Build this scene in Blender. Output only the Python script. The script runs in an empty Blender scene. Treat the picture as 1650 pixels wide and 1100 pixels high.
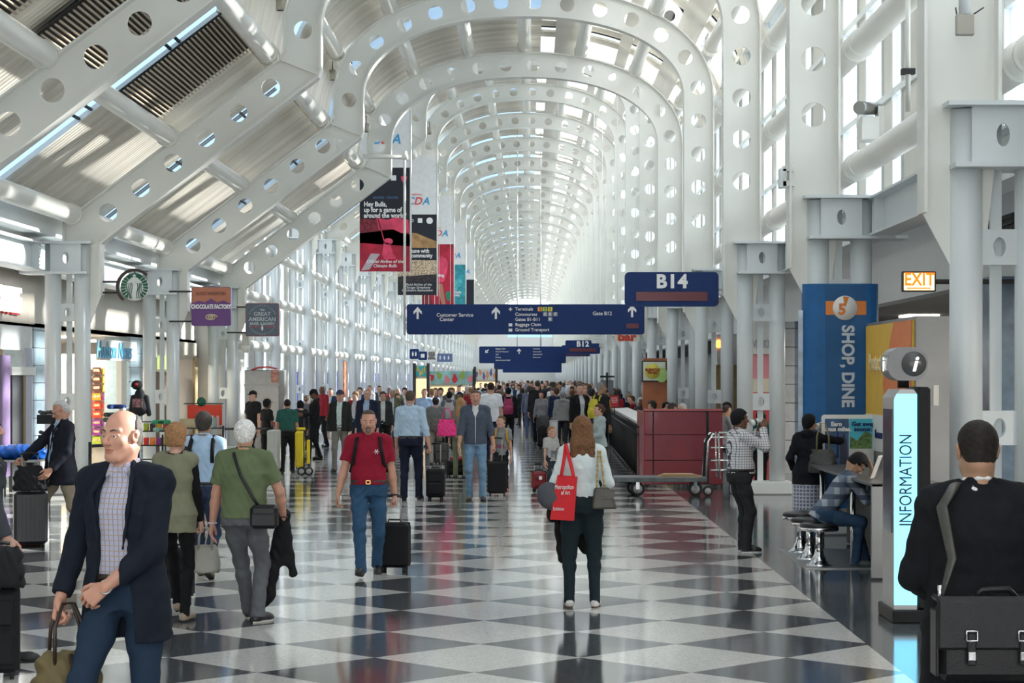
import bpy, math, random
import numpy as np
import openvdb
from mathutils import Vector, Matrix

S = bpy.context.scene
COL = S.collection
PI = math.pi
R = math.radians

# ------------------------------------------------------------------ camera, sky, sun, exposure
# 1650x1100 frame. The concourse runs along +Y, the eye is 2.08 m above the floor.
FPX, VX, VY, EYE = 3294.0, 853.0, 606.0, 2.08
cam_d = bpy.data.cameras.new('camera')
cam = bpy.data.objects.new('camera', cam_d); COL.objects.link(cam)
cam.location = (0, 0, EYE); cam.rotation_euler = (PI / 2, 0, 0)
cam_d.sensor_width = 36.0
cam_d.lens = FPX / 1650 * 36
cam_d.shift_x = (825 - VX) / 1650
cam_d.shift_y = (VY - 550) / 1650
cam_d.clip_end = 900
S.camera = cam

S.view_settings.view_transform = 'Standard'
S.view_settings.look = 'None'
S.view_settings.gamma = 1
S.view_settings.exposure = 1.18
S.cycles.max_bounces = 9
S.cycles.diffuse_bounces = 5
S.cycles.glossy_bounces = 4
S.cycles.transparent_max_bounces = 16
S.cycles.sample_clamp_indirect = 6
S.cycles.caustics_reflective = False

W = bpy.data.worlds.new('world'); S.world = W; W.use_nodes = True
wn, wl = W.node_tree.nodes, W.node_tree.links
bg = wn['Background']
sky = wn.new('ShaderNodeTexSky'); sky.sky_type = 'HOSEK_WILKIE'
sky.sun_direction = (0.85, 0.30, 0.40); sky.turbidity = 3.2; sky.ground_albedo = 0.6
mixw = wn.new('ShaderNodeMixRGB'); mixw.inputs[0].default_value = 0.75
mixw.inputs[2].default_value = (0.97, 0.97, 0.97, 1)
wl.new(sky.outputs[0], mixw.inputs[1]); wl.new(mixw.outputs[0], bg.inputs[0])
bg.inputs[1].default_value = 2.7

sun_d = bpy.data.lights.new('sun', 'SUN'); sun = bpy.data.objects.new('sun', sun_d); COL.objects.link(sun)
sun_d.energy = 9; sun_d.angle = R(1.5); sun_d.color = (1.0, 0.95, 0.86)
sun.rotation_euler = Vector((0.86, 0.34, 0.37)).to_track_quat('Z', 'Y').to_euler()

# ------------------------------------------------------------------ helpers
def P(px, py, s):
    """a pixel of the photograph at a scale of s pixels per metre -> world point"""
    return Vector(((px - VX) / s, FPX / s, EYE - (py - VY) / s))

def tag(o, label=None, cat=None, group=None, kind=None):
    if label: o['label'] = label
    if cat: o['category'] = cat
    if group: o['group'] = group
    if kind: o['kind'] = kind
    return o

def empty(name, loc=(0, 0, 0), rz=0.0, label=None, cat=None, group=None):
    o = bpy.data.objects.new(name, None); COL.objects.link(o)
    o.location = loc; o.rotation_euler = (0, 0, rz); o.empty_display_size = 0.1
    return tag(o, label, cat, group)

MATS = {}
def _n(m, t): return m.node_tree.nodes.new(t)
def mat(name, col=(0.8, 0.8, 0.8), rough=0.5, metal=0.0, emit=0.0, vary=0.06, scale=6.0, bump=0.0, bscale=40.0, sheen=0.0, coat=0.0, spec=0.5):
    if name in MATS: return MATS[name]
    m = bpy.data.materials.new(name); m.use_nodes = True
    nt = m.node_tree; b = nt.nodes['Principled BSDF']
    b.inputs['Roughness'].default_value = rough; b.inputs['Metallic'].default_value = metal
    b.inputs['Specular IOR Level'].default_value = spec
    if sheen: b.inputs['Sheen Weight'].default_value = sheen
    if coat: b.inputs['Coat Weight'].default_value = coat
    tc = _n(m, 'ShaderNodeTexCoord')
    no = _n(m, 'ShaderNodeTexNoise'); no.inputs['Scale'].default_value = scale; no.inputs['Detail'].default_value = 4
    nt.links.new(tc.outputs['Object'], no.inputs['Vector'])
    rp = _n(m, 'ShaderNodeValToRGB')
    rp.color_ramp.elements[0].color = tuple(max(0, c * (1 - vary)) for c in col) + (1,)
    rp.color_ramp.elements[1].color = tuple(min(1, c * (1 + vary)) for c in col) + (1,)
    rp.color_ramp.elements[0].position = 0.3; rp.color_ramp.elements[1].position = 0.7
    nt.links.new(no.outputs[0], rp.inputs[0]); nt.links.new(rp.outputs[0], b.inputs['Base Color'])
    if emit:
        b.inputs['Emission Color'].default_value = tuple(col) + (1,); b.inputs['Emission Strength'].default_value = emit
    if bump:
        n2 = _n(m, 'ShaderNodeTexNoise'); n2.inputs['Scale'].default_value = bscale; n2.inputs['Detail'].default_value = 5
        nt.links.new(tc.outputs['Object'], n2.inputs['Vector'])
        bp = _n(m, 'ShaderNodeBump'); bp.inputs['Strength'].default_value = bump; bp.inputs['Distance'].default_value = 0.01
        nt.links.new(n2.outputs[0], bp.inputs['Height']); nt.links.new(bp.outputs[0], b.inputs['Normal'])
    MATS[name] = m
    return m

def glass(name, tint=(0.9, 0.95, 1.0), gloss=0.12, rough=0.02, body=None):
    if name in MATS: return MATS[name]
    m = bpy.data.materials.new(name); m.use_nodes = True
    nt = m.node_tree; nt.nodes.clear()
    out = _n(m, 'ShaderNodeOutputMaterial'); mx = _n(m, 'ShaderNodeMixShader')
    t = _n(m, 'ShaderNodeBsdfTransparent'); g = _n(m, 'ShaderNodeBsdfGlossy')
    t.inputs[0].default_value = tuple(tint) + (1,); g.inputs['Roughness'].default_value = rough
    mx.inputs[0].default_value = gloss
    nt.links.new(t.outputs[0], mx.inputs[1]); nt.links.new(g.outputs[0], mx.inputs[2]); nt.links.new(mx.outputs[0], out.inputs[0])
    if body:
        d = _n(m, 'ShaderNodeBsdfDiffuse'); d.inputs[0].default_value = tuple(body) + (1,); m2 = _n(m, 'ShaderNodeMixShader'); m2.inputs[0].default_value = .6
        nt.links.new(mx.outputs[0], m2.inputs[1]); nt.links.new(d.outputs[0], m2.inputs[2]); nt.links.new(m2.outputs[0], out.inputs[0])
    MATS[name] = m
    return m

def checkmat(name, base, lines, size=0.018, width=0.22, rough=0.8, lines2=None, axes='XZ'):
    """woven check or plaid: two sets of thin lines over a base colour"""
    if name in MATS: return MATS[name]
    m = bpy.data.materials.new(name); m.use_nodes = True
    nt = m.node_tree; b = nt.nodes['Principled BSDF']; b.inputs['Roughness'].default_value = rough
    b.inputs['Specular IOR Level'].default_value = 0.2
    tc = _n(m, 'ShaderNodeTexCoord'); sp = _n(m, 'ShaderNodeSeparateXYZ'); nt.links.new(tc.outputs['Object'], sp.inputs[0])
    def band(sock, off):
        a = _n(m, 'ShaderNodeMath'); a.operation = 'MULTIPLY_ADD'; a.inputs[1].default_value = 1 / size; a.inputs[2].default_value = off
        nt.links.new(sock, a.inputs[0])
        f = _n(m, 'ShaderNodeMath'); f.operation = 'FRACT'; nt.links.new(a.outputs[0], f.inputs[0])
        c = _n(m, 'ShaderNodeMath'); c.operation = 'LESS_THAN'; c.inputs[1].default_value = width; nt.links.new(f.outputs[0], c.inputs[0])
        return c.outputs[0]
    x, z = band(sp.outputs[axes[0]], 0.1), band(sp.outputs[axes[1]], 0.3)
    m1 = _n(m, 'ShaderNodeMixRGB'); m1.inputs[1].default_value = tuple(base) + (1,); m1.inputs[2].default_value = tuple(lines) + (1,)
    m2 = _n(m, 'ShaderNodeMixRGB'); m2.inputs[2].default_value = tuple(lines2 or lines) + (1,)
    nt.links.new(x, m1.inputs[0]); nt.links.new(m1.outputs[0], m2.inputs[1]); nt.links.new(z, m2.inputs[0])
    nt.links.new(m2.outputs[0], b.inputs['Base Color'])
    MATS[name] = m
    return m

class MB:
    """collects shapes into one mesh"""
    def __init__(s): s.v, s.f, s.mi, s.ms, s.cur, s.sm = [], [], [], [], 0, []
    def use(s, m):
        if m not in s.ms: s.ms.append(m)
        s.cur = s.ms.index(m); return s
    def add(s, vs, fs, smooth=False):
        b = len(s.v); s.v += [tuple(v) for v in vs]
        for f in fs: s.f.append(tuple(b + i for i in f)); s.mi.append(s.cur); s.sm.append(smooth)
        return s
    def box(s, lo, hi, bev=0.0):
        x0, y0, z0 = lo; x1, y1, z1 = hi
        if x0 > x1: x0, x1 = x1, x0
        if y0 > y1: y0, y1 = y1, y0
        if z0 > z1: z0, z1 = z1, z0
        if bev:
            b = min(bev, (x1 - x0) / 2.1, (y1 - y0) / 2.1, (z1 - z0) / 2.1)
            vs, idx = [], {}
            for i, x in enumerate((x0, x1)):
                for j, y in enumerate((y0, y1)):
                    for k, z in enumerate((z0, z1)):
                        sx, sy, sz = 1 - 2 * i, 1 - 2 * j, 1 - 2 * k
                        idx[i, j, k, 0] = len(vs); vs.append((x, y + sy * b, z + sz * b))
                        idx[i, j, k, 1] = len(vs); vs.append((x + sx * b, y, z + sz * b))
                        idx[i, j, k, 2] = len(vs); vs.append((x + sx * b, y + sy * b, z))
            I = idx; fs = []
            for a in (0, 1):
                q = [(0, 0), (1, 0), (1, 1), (0, 1)]
                fs.append([I[a, j, k, 0] for j, k in (q if a else q[::-1])])
                fs.append([I[i, a, k, 1] for i, k in (q[::-1] if a else q)])
                fs.append([I[i, j, a, 2] for i, j in (q if a else q[::-1])])
            for a in (0, 1):
                for c in (0, 1):
                    fs.append([I[a, c, 0, 0], I[a, c, 1, 0], I[a, c, 1, 1], I[a, c, 0, 1]])
                    fs.append([I[a, 0, c, 0], I[a, 1, c, 0], I[a, 1, c, 2], I[a, 0, c, 2]])
                    fs.append([I[0, a, c, 1], I[1, a, c, 1], I[1, a, c, 2], I[0, a, c, 2]])
            for i in (0, 1):
                for j in (0, 1):
                    for k in (0, 1): fs.append([I[i, j, k, 0], I[i, j, k, 1], I[i, j, k, 2]])
            return s.add(vs, fs)
        vs = [(x, y, z) for x in (x0, x1) for y in (y0, y1) for z in (z0, z1)]
        return s.add(vs, [(0, 1, 3, 2), (4, 6, 7, 5), (0, 4, 5, 1), (2, 3, 7, 6), (0, 2, 6, 4), (1, 5, 7, 3)])
    def prism(s, pts, y0, y1):
        """polygon of (x, z) pushed from y0 to y1"""
        n = len(pts)
        vs = [(x, y0, z) for x, z in pts] + [(x, y1, z) for x, z in pts]
        fs = [tuple(range(n)), tuple(range(2 * n - 1, n - 1, -1))] + [(i, (i + 1) % n, n + (i + 1) % n, n + i) for i in range(n)]
        return s.add(vs, fs)
    def strip(s, pts, y0, y1, t):
        """ribbon of thickness t along (x, z) points"""
        n = len(pts); vs = []
        for i, p in enumerate(pts):
            a = pts[max(0, i - 1)]; b = pts[min(n - 1, i + 1)]
            dx, dz = b[0] - a[0], b[1] - a[1]; L = math.hypot(dx, dz) or 1
            nx, nz = -dz / L * t / 2, dx / L * t / 2
            vs += [(p[0] - nx, y0, p[1] - nz), (p[0] + nx, y0, p[1] + nz), (p[0] + nx, y1, p[1] + nz), (p[0] - nx, y1, p[1] - nz)]
        fs = [(0, 1, 2, 3), (4 * n - 1, 4 * n - 2, 4 * n - 3, 4 * n - 4)]
        for i in range(n - 1):
            for k in range(4):
                fs.append((4 * i + k, 4 * i + (k + 1) % 4, 4 * i + 4 + (k + 1) % 4, 4 * i + 4 + k))
        return s.add(vs, fs)
    def cyl(s, a, b, r0, r1=None, n=16, caps=True):
        a, b = Vector(a), Vector(b); r1 = r0 if r1 is None else r1
        return s.tube([a, b], [r0, r1], n, caps)
    def tube(s, pts, rs, n=10, caps=True, flat=None):
        pts = [Vector(p) for p in pts]
        if not hasattr(rs, '__len__'): rs = [rs] * len(pts)
        vs, fs = [], []
        d0 = (pts[1] - pts[0]).normalized()
        up = Vector((0, 0, 1)) if abs(d0.z) < 0.9 else Vector((0, 1, 0))
        u = d0.cross(up).normalized()
        for i, p in enumerate(pts):
            d = (pts[min(i + 1, len(pts) - 1)] - pts[max(i - 1, 0)]).normalized()
            u = (u - d * u.dot(d)).normalized(); w = d.cross(u)
            for k in range(n):
                t = 2 * PI * k / n
                vs.append(p + (u * math.cos(t) + w * math.sin(t) * (flat or 1)) * rs[i])
        m = len(pts)
        for i in range(m - 1):
            for k in range(n):
                fs.append((i * n + k, i * n + (k + 1) % n, (i + 1) * n + (k + 1) % n, (i + 1) * n + k))
        s.add(vs, fs, True)
        if caps:
            b = len(s.v) - m * n
            s.f += [tuple(b + k for k in range(n))[::-1], tuple(b + (m - 1) * n + k for k in range(n))]
            s.mi += [s.cur] * 2; s.sm += [False] * 2
        return s
    def lathe(s, c, prof, n=24, axis='Z', frm=None):
        """profile of (radius, height) turned about an axis through c"""
        c = Vector(c); vs, fs = [], []
        for r, h in prof:
            for k in range(n):
                t = 2 * PI * k / n; a, b = r * math.cos(t), r * math.sin(t)
                vs.append(c + (Vector((a, b, h)) if axis == 'Z' else Vector((h, a, b)) if axis == 'X' else Vector((a, h, b))))
        for i in range(len(prof) - 1):
            for k in range(n): fs.append((i * n + k, i * n + (k + 1) % n, (i + 1) * n + (k + 1) % n, (i + 1) * n + k))
        fs += [tuple(range(n))[::-1], tuple(range((len(prof) - 1) * n, len(prof) * n))]
        return s.add(vs, fs, True)
    def ell(s, c, r, n=16, rot=None):
        c = Vector(c); vs, fs = [], []; m = n // 2
        for i in range(m + 1):
            p = PI * i / m
            for k in range(n):
                t = 2 * PI * k / n
                v = Vector((r[0] * math.sin(p) * math.cos(t), r[1] * math.sin(p) * math.sin(t), r[2] * math.cos(p)))
                if rot is not None: v = rot @ v
                vs.append(c + v)
        for i in range(m):
            for k in range(n): fs.append((i * n + k, (i + 1) * n + k, (i + 1) * n + (k + 1) % n, i * n + (k + 1) % n))
        return s.add(vs, fs, True)
    def quad(s, a, b, c, d): return s.add([a, b, c, d], [(0, 1, 2, 3)])
    def build(s, name, m=None, parent=None, **kw):
        me = bpy.data.meshes.new(name); me.from_pydata(s.v, [], s.f)
        for x in (s.ms or [m]): me.materials.append(x)
        if s.ms: me.polygons.foreach_set('material_index', s.mi)
        me.polygons.foreach_set('use_smooth', s.sm)
        me.validate(); me.update()
        o = bpy.data.objects.new(name, me); COL.objects.link(o)
        if parent is not None: o.parent = parent
        if kw: tag(o, **kw)
        return o

def fixn(o):
    import bmesh
    bm = bmesh.new(); bm.from_mesh(o.data); bmesh.ops.recalc_face_normals(bm, faces=bm.faces); bm.to_mesh(o.data); bm.free(); return o

def copy_tree(o, parent=None):
    c = o.copy(); COL.objects.link(c)
    if parent is not None: c.parent = parent
    for ch in [x for x in o.children]: copy_tree(ch, c)
    return c

def tmesh(name, text, size, m, parent, loc, rot=(PI / 2, 0, 0), align='CENTER', bold=0.0, ext=0.004, sx=1.0, shear=0.0, space=1.0, line=1.0):
    """lettering as a real mesh, centred on loc"""
    c = bpy.data.curves.new(name, 'FONT'); c.body = text; c.size = size; c.extrude = ext; c.offset = bold
    c.align_x = align; c.align_y = 'CENTER'; c.shear = shear; c.space_character = space; c.space_line = line; c.resolution_u = 4
    o = bpy.data.objects.new(name, c); COL.objects.link(o)
    me = bpy.data.meshes.new_from_object(o); bpy.data.objects.remove(o); bpy.data.curves.remove(c)
    me.materials.clear(); me.materials.append(m)
    t = bpy.data.objects.new(name, me); COL.objects.link(t); t.parent = parent
    t.location = loc; t.rotation_euler = rot; t.scale = (sx, 1, 1)
    return t

def rrect(x0, z0, x1, z1, r, n=5):
    pts = []
    for cx, cz, a in ((x1 - r, z1 - r, 0), (x0 + r, z1 - r, 90), (x0 + r, z0 + r, 180), (x1 - r, z0 + r, 270)):
        for i in range(n + 1):
            t = R(a + 90 * i / n); pts.append((cx + r * math.cos(t), cz + r * math.sin(t)))
    return pts

# ------------------------------------------------------------------ common materials
M_STEEL = mat('painted white steel', (0.76, 0.76, 0.71), 0.42, vary=0.02, scale=1.5, coat=0.2)
M_STEELG = mat('painted pale grey steel', (0.68, 0.72, 0.73), 0.40, vary=0.02, scale=1.5)
M_WALL = mat('pale wall panel', (0.72, 0.72, 0.71), 0.6, vary=0.02)
M_CREAM = mat('cream metal panel', (0.70, 0.68, 0.62), 0.42, metal=0.2, vary=0.05, scale=1.0)
M_DARK = mat('dark gap', (0.03, 0.03, 0.032), 0.7)
M_BLACK = mat('black plastic', (0.010, 0.010, 0.011), 0.5, spec=0.3)
M_RUBBER = mat('black rubber', (0.015, 0.015, 0.015), 0.75)
M_SS = mat('brushed stainless', (0.40, 0.40, 0.39), 0.32, metal=0.95, vary=0.05, scale=3)
M_CHROME = mat('chrome', (0.8, 0.8, 0.8), 0.08, metal=1.0, vary=0.01)
M_NAVY = mat('navy sign enamel', (0.010, 0.032, 0.13), 0.55, vary=0.04, spec=0.25)
M_WHT = mat('white lettering', (0.85, 0.85, 0.84), 0.5, vary=0.0)
M_WHTL = mat('backlit white lettering', (1, 1, 0.98), 0.5, emit=0.8, vary=0.0)
M_LED = mat('dark red led strip', (0.11, 0.008, 0.018), 0.3, vary=0.1, scale=60)
M_PANE = glass('clear pane')
M_FROST = glass('skylight pane', (0.84, 0.88, 0.93), 0.10, 0.05)
M_TINT = glass('blue tinted pane', (0.42, 0.46, 0.90), 0.12, 0.05, body=(.22, .24, .46))
M_SKYB = glass('sky tinted roof pane', (0.16, 0.24, 0.34), 0.06, 0.05)  # tint put in to stand for blue sky that would clip to white
# ------------------------------------------------------------------ the building
PBAY = 9.15
def ny(n): return PBAY * n          # n bays from the camera
NS = [1.95 + k - 0.0 for k in range(-3, 31)]   # frame stations; 1.95, 2.95 ... are seen
LIFT = 3.1                          # the hall beyond the sixth frame is this much taller

# floor --------------------------------------------------------------
def floor_mat():
    m = bpy.data.materials.new('black and white terrazzo'); m.use_nodes = True
    nt = m.node_tree; b = nt.nodes['Principled BSDF']
    tc = _n(m, 'ShaderNodeTexCoord'); sp = _n(m, 'ShaderNodeSeparateXYZ'); nt.links.new(tc.outputs['Object'], sp.inputs[0])
    def math_(op, a, b_=None, c=None):
        q = _n(m, 'ShaderNodeMath'); q.operation = op
        for i, v in enumerate((a, b_, c)):
            if v is None: continue
            if isinstance(v, (int, float)): q.inputs[i].default_value = v
            else: nt.links.new(v, q.inputs[i])
        return q.outputs[0]
    L = 1.525
    x = math_('ADD', sp.outputs['X'], 0.385); y = math_('ADD', sp.outputs['Y'], -15.12 + 6 * L)
    # a half-module slip of the pattern left of a long joint, as laid
    u = math_('DIVIDE', math_('ADD', x, y), L); v = math_('DIVIDE', math_('SUBTRACT', x, y), L)
    fu = math_('FLOOR', math_('ADD', u, 0.5)); fv = math_('FLOOR', math_('ADD', v, 0.5))
    par = math_('MODULO', math_('ABSOLUTE', math_('ADD', fu, fv)), 2.0)
    iswhite = math_('LESS_THAN', par, 0.5)
    # dark border under the right-hand columns
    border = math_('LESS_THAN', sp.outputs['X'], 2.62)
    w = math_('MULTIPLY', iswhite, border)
    vo = _n(m, 'ShaderNodeTexVoronoi'); vo.inputs['Scale'].default_value = 70; nt.links.new(tc.outputs['Object'], vo.inputs['Vector'])
    def speck(c0, c1, c2):
        r = _n(m, 'ShaderNodeValToRGB'); r.color_ramp.interpolation = 'CONSTANT'
        e = r.color_ramp.elements; e[0].color = c0 + (1,); e[0].position = 0
        e[1].color = c1 + (1,); e[1].position = 0.5; q = e.new(0.8); q.color = c2 + (1,)
        s2 = _n(m, 'ShaderNodeSeparateColor'); nt.links.new(vo.outputs['Color'], s2.inputs[0]); nt.links.new(s2.outputs[0], r.inputs[0])
        return r.outputs[0]
    cw = speck((0.68, 0.67, 0.63), (0.63, 0.62, 0.59), (0.55, 0.54, 0.51))
    cd = speck((0.058, 0.064, 0.070), (0.085, 0.092, 0.100), (0.14, 0.15, 0.16))
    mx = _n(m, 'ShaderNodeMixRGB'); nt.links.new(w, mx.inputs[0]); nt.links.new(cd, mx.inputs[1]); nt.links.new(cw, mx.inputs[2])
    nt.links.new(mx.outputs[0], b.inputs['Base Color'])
    no = _n(m, 'ShaderNodeTexNoise'); no.inputs['Scale'].default_value = 0.8; nt.links.new(tc.outputs['Object'], no.inputs['Vector'])
    mr = _n(m, 'ShaderNodeMapRange'); mr.inputs[3].default_value = 0.06; mr.inputs[4].default_value = 0.14
    nt.links.new(no.outputs[0], mr.inputs[0]); nt.links.new(mr.outputs[0], b.inputs['Roughness'])
    b.inputs['Specular IOR Level'].default_value = 0.75
    n3 = _n(m, 'ShaderNodeTexNoise'); n3.inputs['Scale'].default_value = 1.6; nt.links.new(tc.outputs['Object'], n3.inputs['Vector'])
    bp = _n(m, 'ShaderNodeBump'); bp.inputs['Strength'].default_value = 0.06; bp.inputs['Distance'].default_value = 0.02
    nt.links.new(n3.outputs[0], bp.inputs['Height']); nt.links.new(bp.outputs[0], b.inputs['Normal'])
    return m
MB().box((-16, -18, -0.3), (14, 300, 0)).build('floor', floor_mat(), kind='structure')

# arch frames ---------------------------------------------------------
def arch_pts(lift):
    """outer arch from the left springing to the right one, and its inward offset"""
    cx, a, b, z0, e = -0.125, 4.195, 2.48, 8.2 + lift, 2.2
    out = []
    N = 40
    for i in range(N + 1):
        t = PI - PI * i / N
        c, s_ = math.cos(t), math.sin(t)
        out.append((cx + a * math.copysign(abs(c) ** (2 / e), c), z0 + b * abs(s_) ** (2 / e)))
    inn = []
    for i in range(N + 1):
        p = out[max(0, i - 1)]; q = out[min(N, i + 1)]
        dx, dz = q[0] - p[0], q[1] - p[1]; L = math.hypot(dx, dz)
        if i in (0, N): dx, dz, L = 0, 1 if i == 0 else -1, 1
        inn.append((out[i][0] + dz / L * 0.64, out[i][1] - dx / L * 0.64))
    return out, inn
def rib_edges(lift):
    out, inn = arch_pts(lift)
    zl = lift
    outer = [(-8.21, 4.40 + zl), (-8.21, 4.79 + zl), (-4.40, 7.66 + zl), (-4.32, 7.80 + zl)] + out + [(4.07, 4.43)]
    inner = [(-7.56, 3.52 + zl), (-7.56, 4.42 + zl), (-3.72, 7.36 + zl), (-3.68, 7.46 + zl)] + inn + [(3.43, 4.4), (3.43, 3.5)]
    return outer, inner
def rib_mesh(lift):
    outer, inner = rib_edges(lift)
    poly = [(-8.02, 3.0 + lift), (-8.02, 4.40 + lift)] + outer + [(4.07, 4.0), (3.95, 2.95), (3.72, 2.95)] + inner[::-1] + [(-7.76, 3.0 + lift)]
    c = bpy.data.curves.new('rib', 'CURVE'); c.dimensions = '2D'; c.fill_mode = 'BOTH'; c.extrude = 0.014
    def spl(pts):
        s = c.splines.new('POLY'); s.points.add(len(pts) - 1); s.use_cyclic_u = True
        for i, (x, z) in enumerate(pts): s.points[i].co = (x, z, 0, 1)
    spl(poly)
    # centreline
    out, inn = arch_pts(lift)
    mid = [(-7.9, 4.62 + lift), (-4.05, 7.55 + lift)]
    def along(pts, first, step):
        res, acc, nxt = [], 0, first
        for a, b in zip(pts, pts[1:]):
            L = math.hypot(b[0] - a[0], b[1] - a[1])
            while L > 0 and acc + L >= nxt:
                t = (nxt - acc) / L; res.append((a[0] + (b[0] - a[0]) * t, a[1] + (b[1] - a[1]) * t)); nxt += step
            acc += L
        return res
    holes = along([(-7.75, 4.74 + lift), (-4.25, 7.42 + lift)], 0.38, 0.725)[:6]
    am = [((a[0] + b[0]) / 2, (a[1] + b[1]) / 2) for a, b in zip(out, inn)]
    path = [(-4.0, 7.75 + lift)] + am + [(3.75, 4.6)]
    holes += along(path, 0.45, 0.735)
    holes = [h for h in holes if not (h[0] > 3.5 and h[1] < 4.85)]
    for hx, hz in holes: spl([(hx + 0.163 * math.cos(-2 * PI * k / 22), hz + 0.163 * math.sin(-2 * PI * k / 22)) for k in range(22)])
    o = bpy.data.objects.new('tmp', c); COL.objects.link(o)
    me = bpy.data.meshes.new_from_object(o); bpy.data.objects.remove(o); bpy.data.curves.remove(c)
    me.name = 'rib_web'
    for v in me.vertices:
        x, y, z = v.co; v.co = (x, z, y)
    me.flip_normals(); me.materials.clear(); me.materials.append(M_STEEL)
    for p in me.polygons: p.use_smooth = False
    return me
def make_frame(lift):
    root = empty('arch_frame')
    o = bpy.data.objects.new('rib_web', rib_mesh(lift)); COL.objects.link(o); o.parent = root
    outer, inner = rib_edges(lift)
    MB().strip(outer, -0.17, 0.17, 0.03).build('outer_flange', M_STEEL, root)
    MB().strip(inner, -0.17, 0.17, 0.03).build('inner_flange', M_STEEL, root)
    m = MB(); m.strip([(-4.38, 7.66 + lift), (-3.72, 7.40 + lift)], -0.10, 0.10, 0.03)
    for t in range(2):  # splice seam of bolts on the leg
        m.box((-4.30 + 0.58 * t, -0.03, 7.9 + lift), (-4.28 + 0.58 * t, 0.03, 7.92 + lift))
    m.build('stiffener', M_STEEL, root)
    for sd in (1, -1):
        zb = 0 if sd > 0 else lift
        xa, xb = (3.81, 4.38) if sd > 0 else (-7.90, -8.42)
        b = MB().use(M_STEELG)
        x_in, x_out = (3.60, 4.95) if sd > 0 else (-7.70, -8.95)
        for z, g in ((4.43, 0.0), (3.90, 0.06)):
            b.prism([(x_in + sd * g, z - 0.02), (x_out, z - 0.02), (x_out, z + 0.02), (x_in + sd * g, z + 0.02)], -0.30, 0.30) if not zb else b.prism([(x_in + sd * g, z - 0.02 + zb), (x_out, z - 0.02 + zb), (x_out, z + 0.02 + zb), (x_in + sd * g, z + 0.02 + zb)], -0.30, 0.30)
        c = 0.5 * (xa + xb); zc = 4.165 + zb
        # web plate with an oval slot between the two plates
        N = 16
        ring = [(c + 0.058 * math.cos(2 * PI * k / N), zc + 0.10 * math.sin(2 * PI * k / N)) for k in range(N)]
        sq = []
        for k in range(N):
            t = 2 * PI * k / N; q = 1 / max(abs(math.cos(t)), abs(math.sin(t)))
            sq.append((c + 0.27 * q * math.cos(t), zc + 0.245 * q * math.sin(t)))
        for y in (-0.18, -0.15):
            vs = [(x, y, z) for x, z in ring] + [(x, y, z) for x, z in sq]
            b.add(vs, [(k, (k + 1) % N, N + (k + 1) % N, N + k) for k in range(N)])
        b.add([(x, y, z) for y in (-0.18, -0.15) for x, z in ring], [(k, (k + 1) % N, N + (k + 1) % N, N + k) for k in range(N)])
        for k in range(7):
            for dx in (0.42, 0.50): b.ell((c + sd * dx, -0.31 + 0.0, 3.96 + zb + k * 0.07), (0.012, 0.012, 0.012), 6)
        b.build('bracket', None, root)
        for x, top in ((xa, 4.40), (xb, 4.40)):
            MB().use(M_STEELG).cyl((x, 0, 0), (x, 0, top + zb), 0.142, n=24).build('column', None, root)
        for z0, z1 in (((3.05, 3.36), (1.48, 1.78)) + (((5.2, 5.5), (6.6, 6.9)) if zb else ())):
            t = MB().use(M_STEELG)
            zc = (z0 + z1) / 2
            ring = [(c + 0.055 * math.cos(2 * PI * k / N), zc + 0.085 * math.sin(2 * PI * k / N)) for k in range(N)]
            sq = []
            for k in range(N):
                a = 2 * PI * k / N; q = 1 / max(abs(math.cos(a)), abs(math.sin(a)))
                sq.append((c + 0.245 * q * math.cos(a), zc + (z1 - z0) / 2 * q * math.sin(a)))
            for y in (-0.04, 0.04):
                t.add([(x, y, z) for x, z in ring] + [(x, y, z) for x, z in sq], [(k, (k + 1) % N, N + (k + 1) % N, N + k) for k in range(N)])
            for rg in (ring, sq):
                t.add([(x, y, z) for y in (-0.04, 0.04) for x, z in rg], [(k, (k + 1) % N, N + (k + 1) % N, N + k) for k in range(N)])
            t.build('tie_plate', None, root)
        g = MB().use(M_STEELG)
        g.box((c - 0.05, 0.10, 0), (c + 0.05, 0.14, 4.4 + zb))
        g.build('stiffener', None, root)
        MB().use(M_STEELG).box((min(xa, xb) - 0.24, -0.26, 0), (max(xa, xb) + 0.24, 0.26, 0.34 if False else 0.23), 0.02).build('plinth', None, root)
    return root
fr_near, fr_far = make_frame(0.0), make_frame(LIFT)
used = set()
ORD = {0: 'nearest white perforated steel frame, its leg filling the upper right corner', 1: 'second perforated frame, its leg above the blue banner sleeve',
       2: 'third perforated frame, with the round coffee sign on its left foot', 3: 'fourth perforated frame, its arch the first seen whole, purple sign on its left foot',
       4: 'fifth perforated arch frame, grey bakery sign on its left foot', 5: 'first arch frame of the taller hall, half hidden behind the fifth arch',
       6: 'second arch frame of the taller hall, pale blue leg right of centre', 7: 'third arch frame of the taller hall, kinked foot above the orchestra banner'}
for i, n in enumerate(NS):
    k = i - 3
    src = fr_near if k <= 4 else fr_far
    o = src if id(src) not in used else copy_tree(src)
    used.add(id(src))
    o.location = (0, ny(n), 0)
    if k in ORD: tag(o, ORD[k], 'steel arch')
    elif k < 0: tag(o, 'white perforated steel frame behind the point of view', 'steel arch', 'frames behind the viewer')
    else: tag(o, 'white perforated steel arch frame far down the vaulted concourse', 'steel arch', 'far arch frames')

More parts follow.
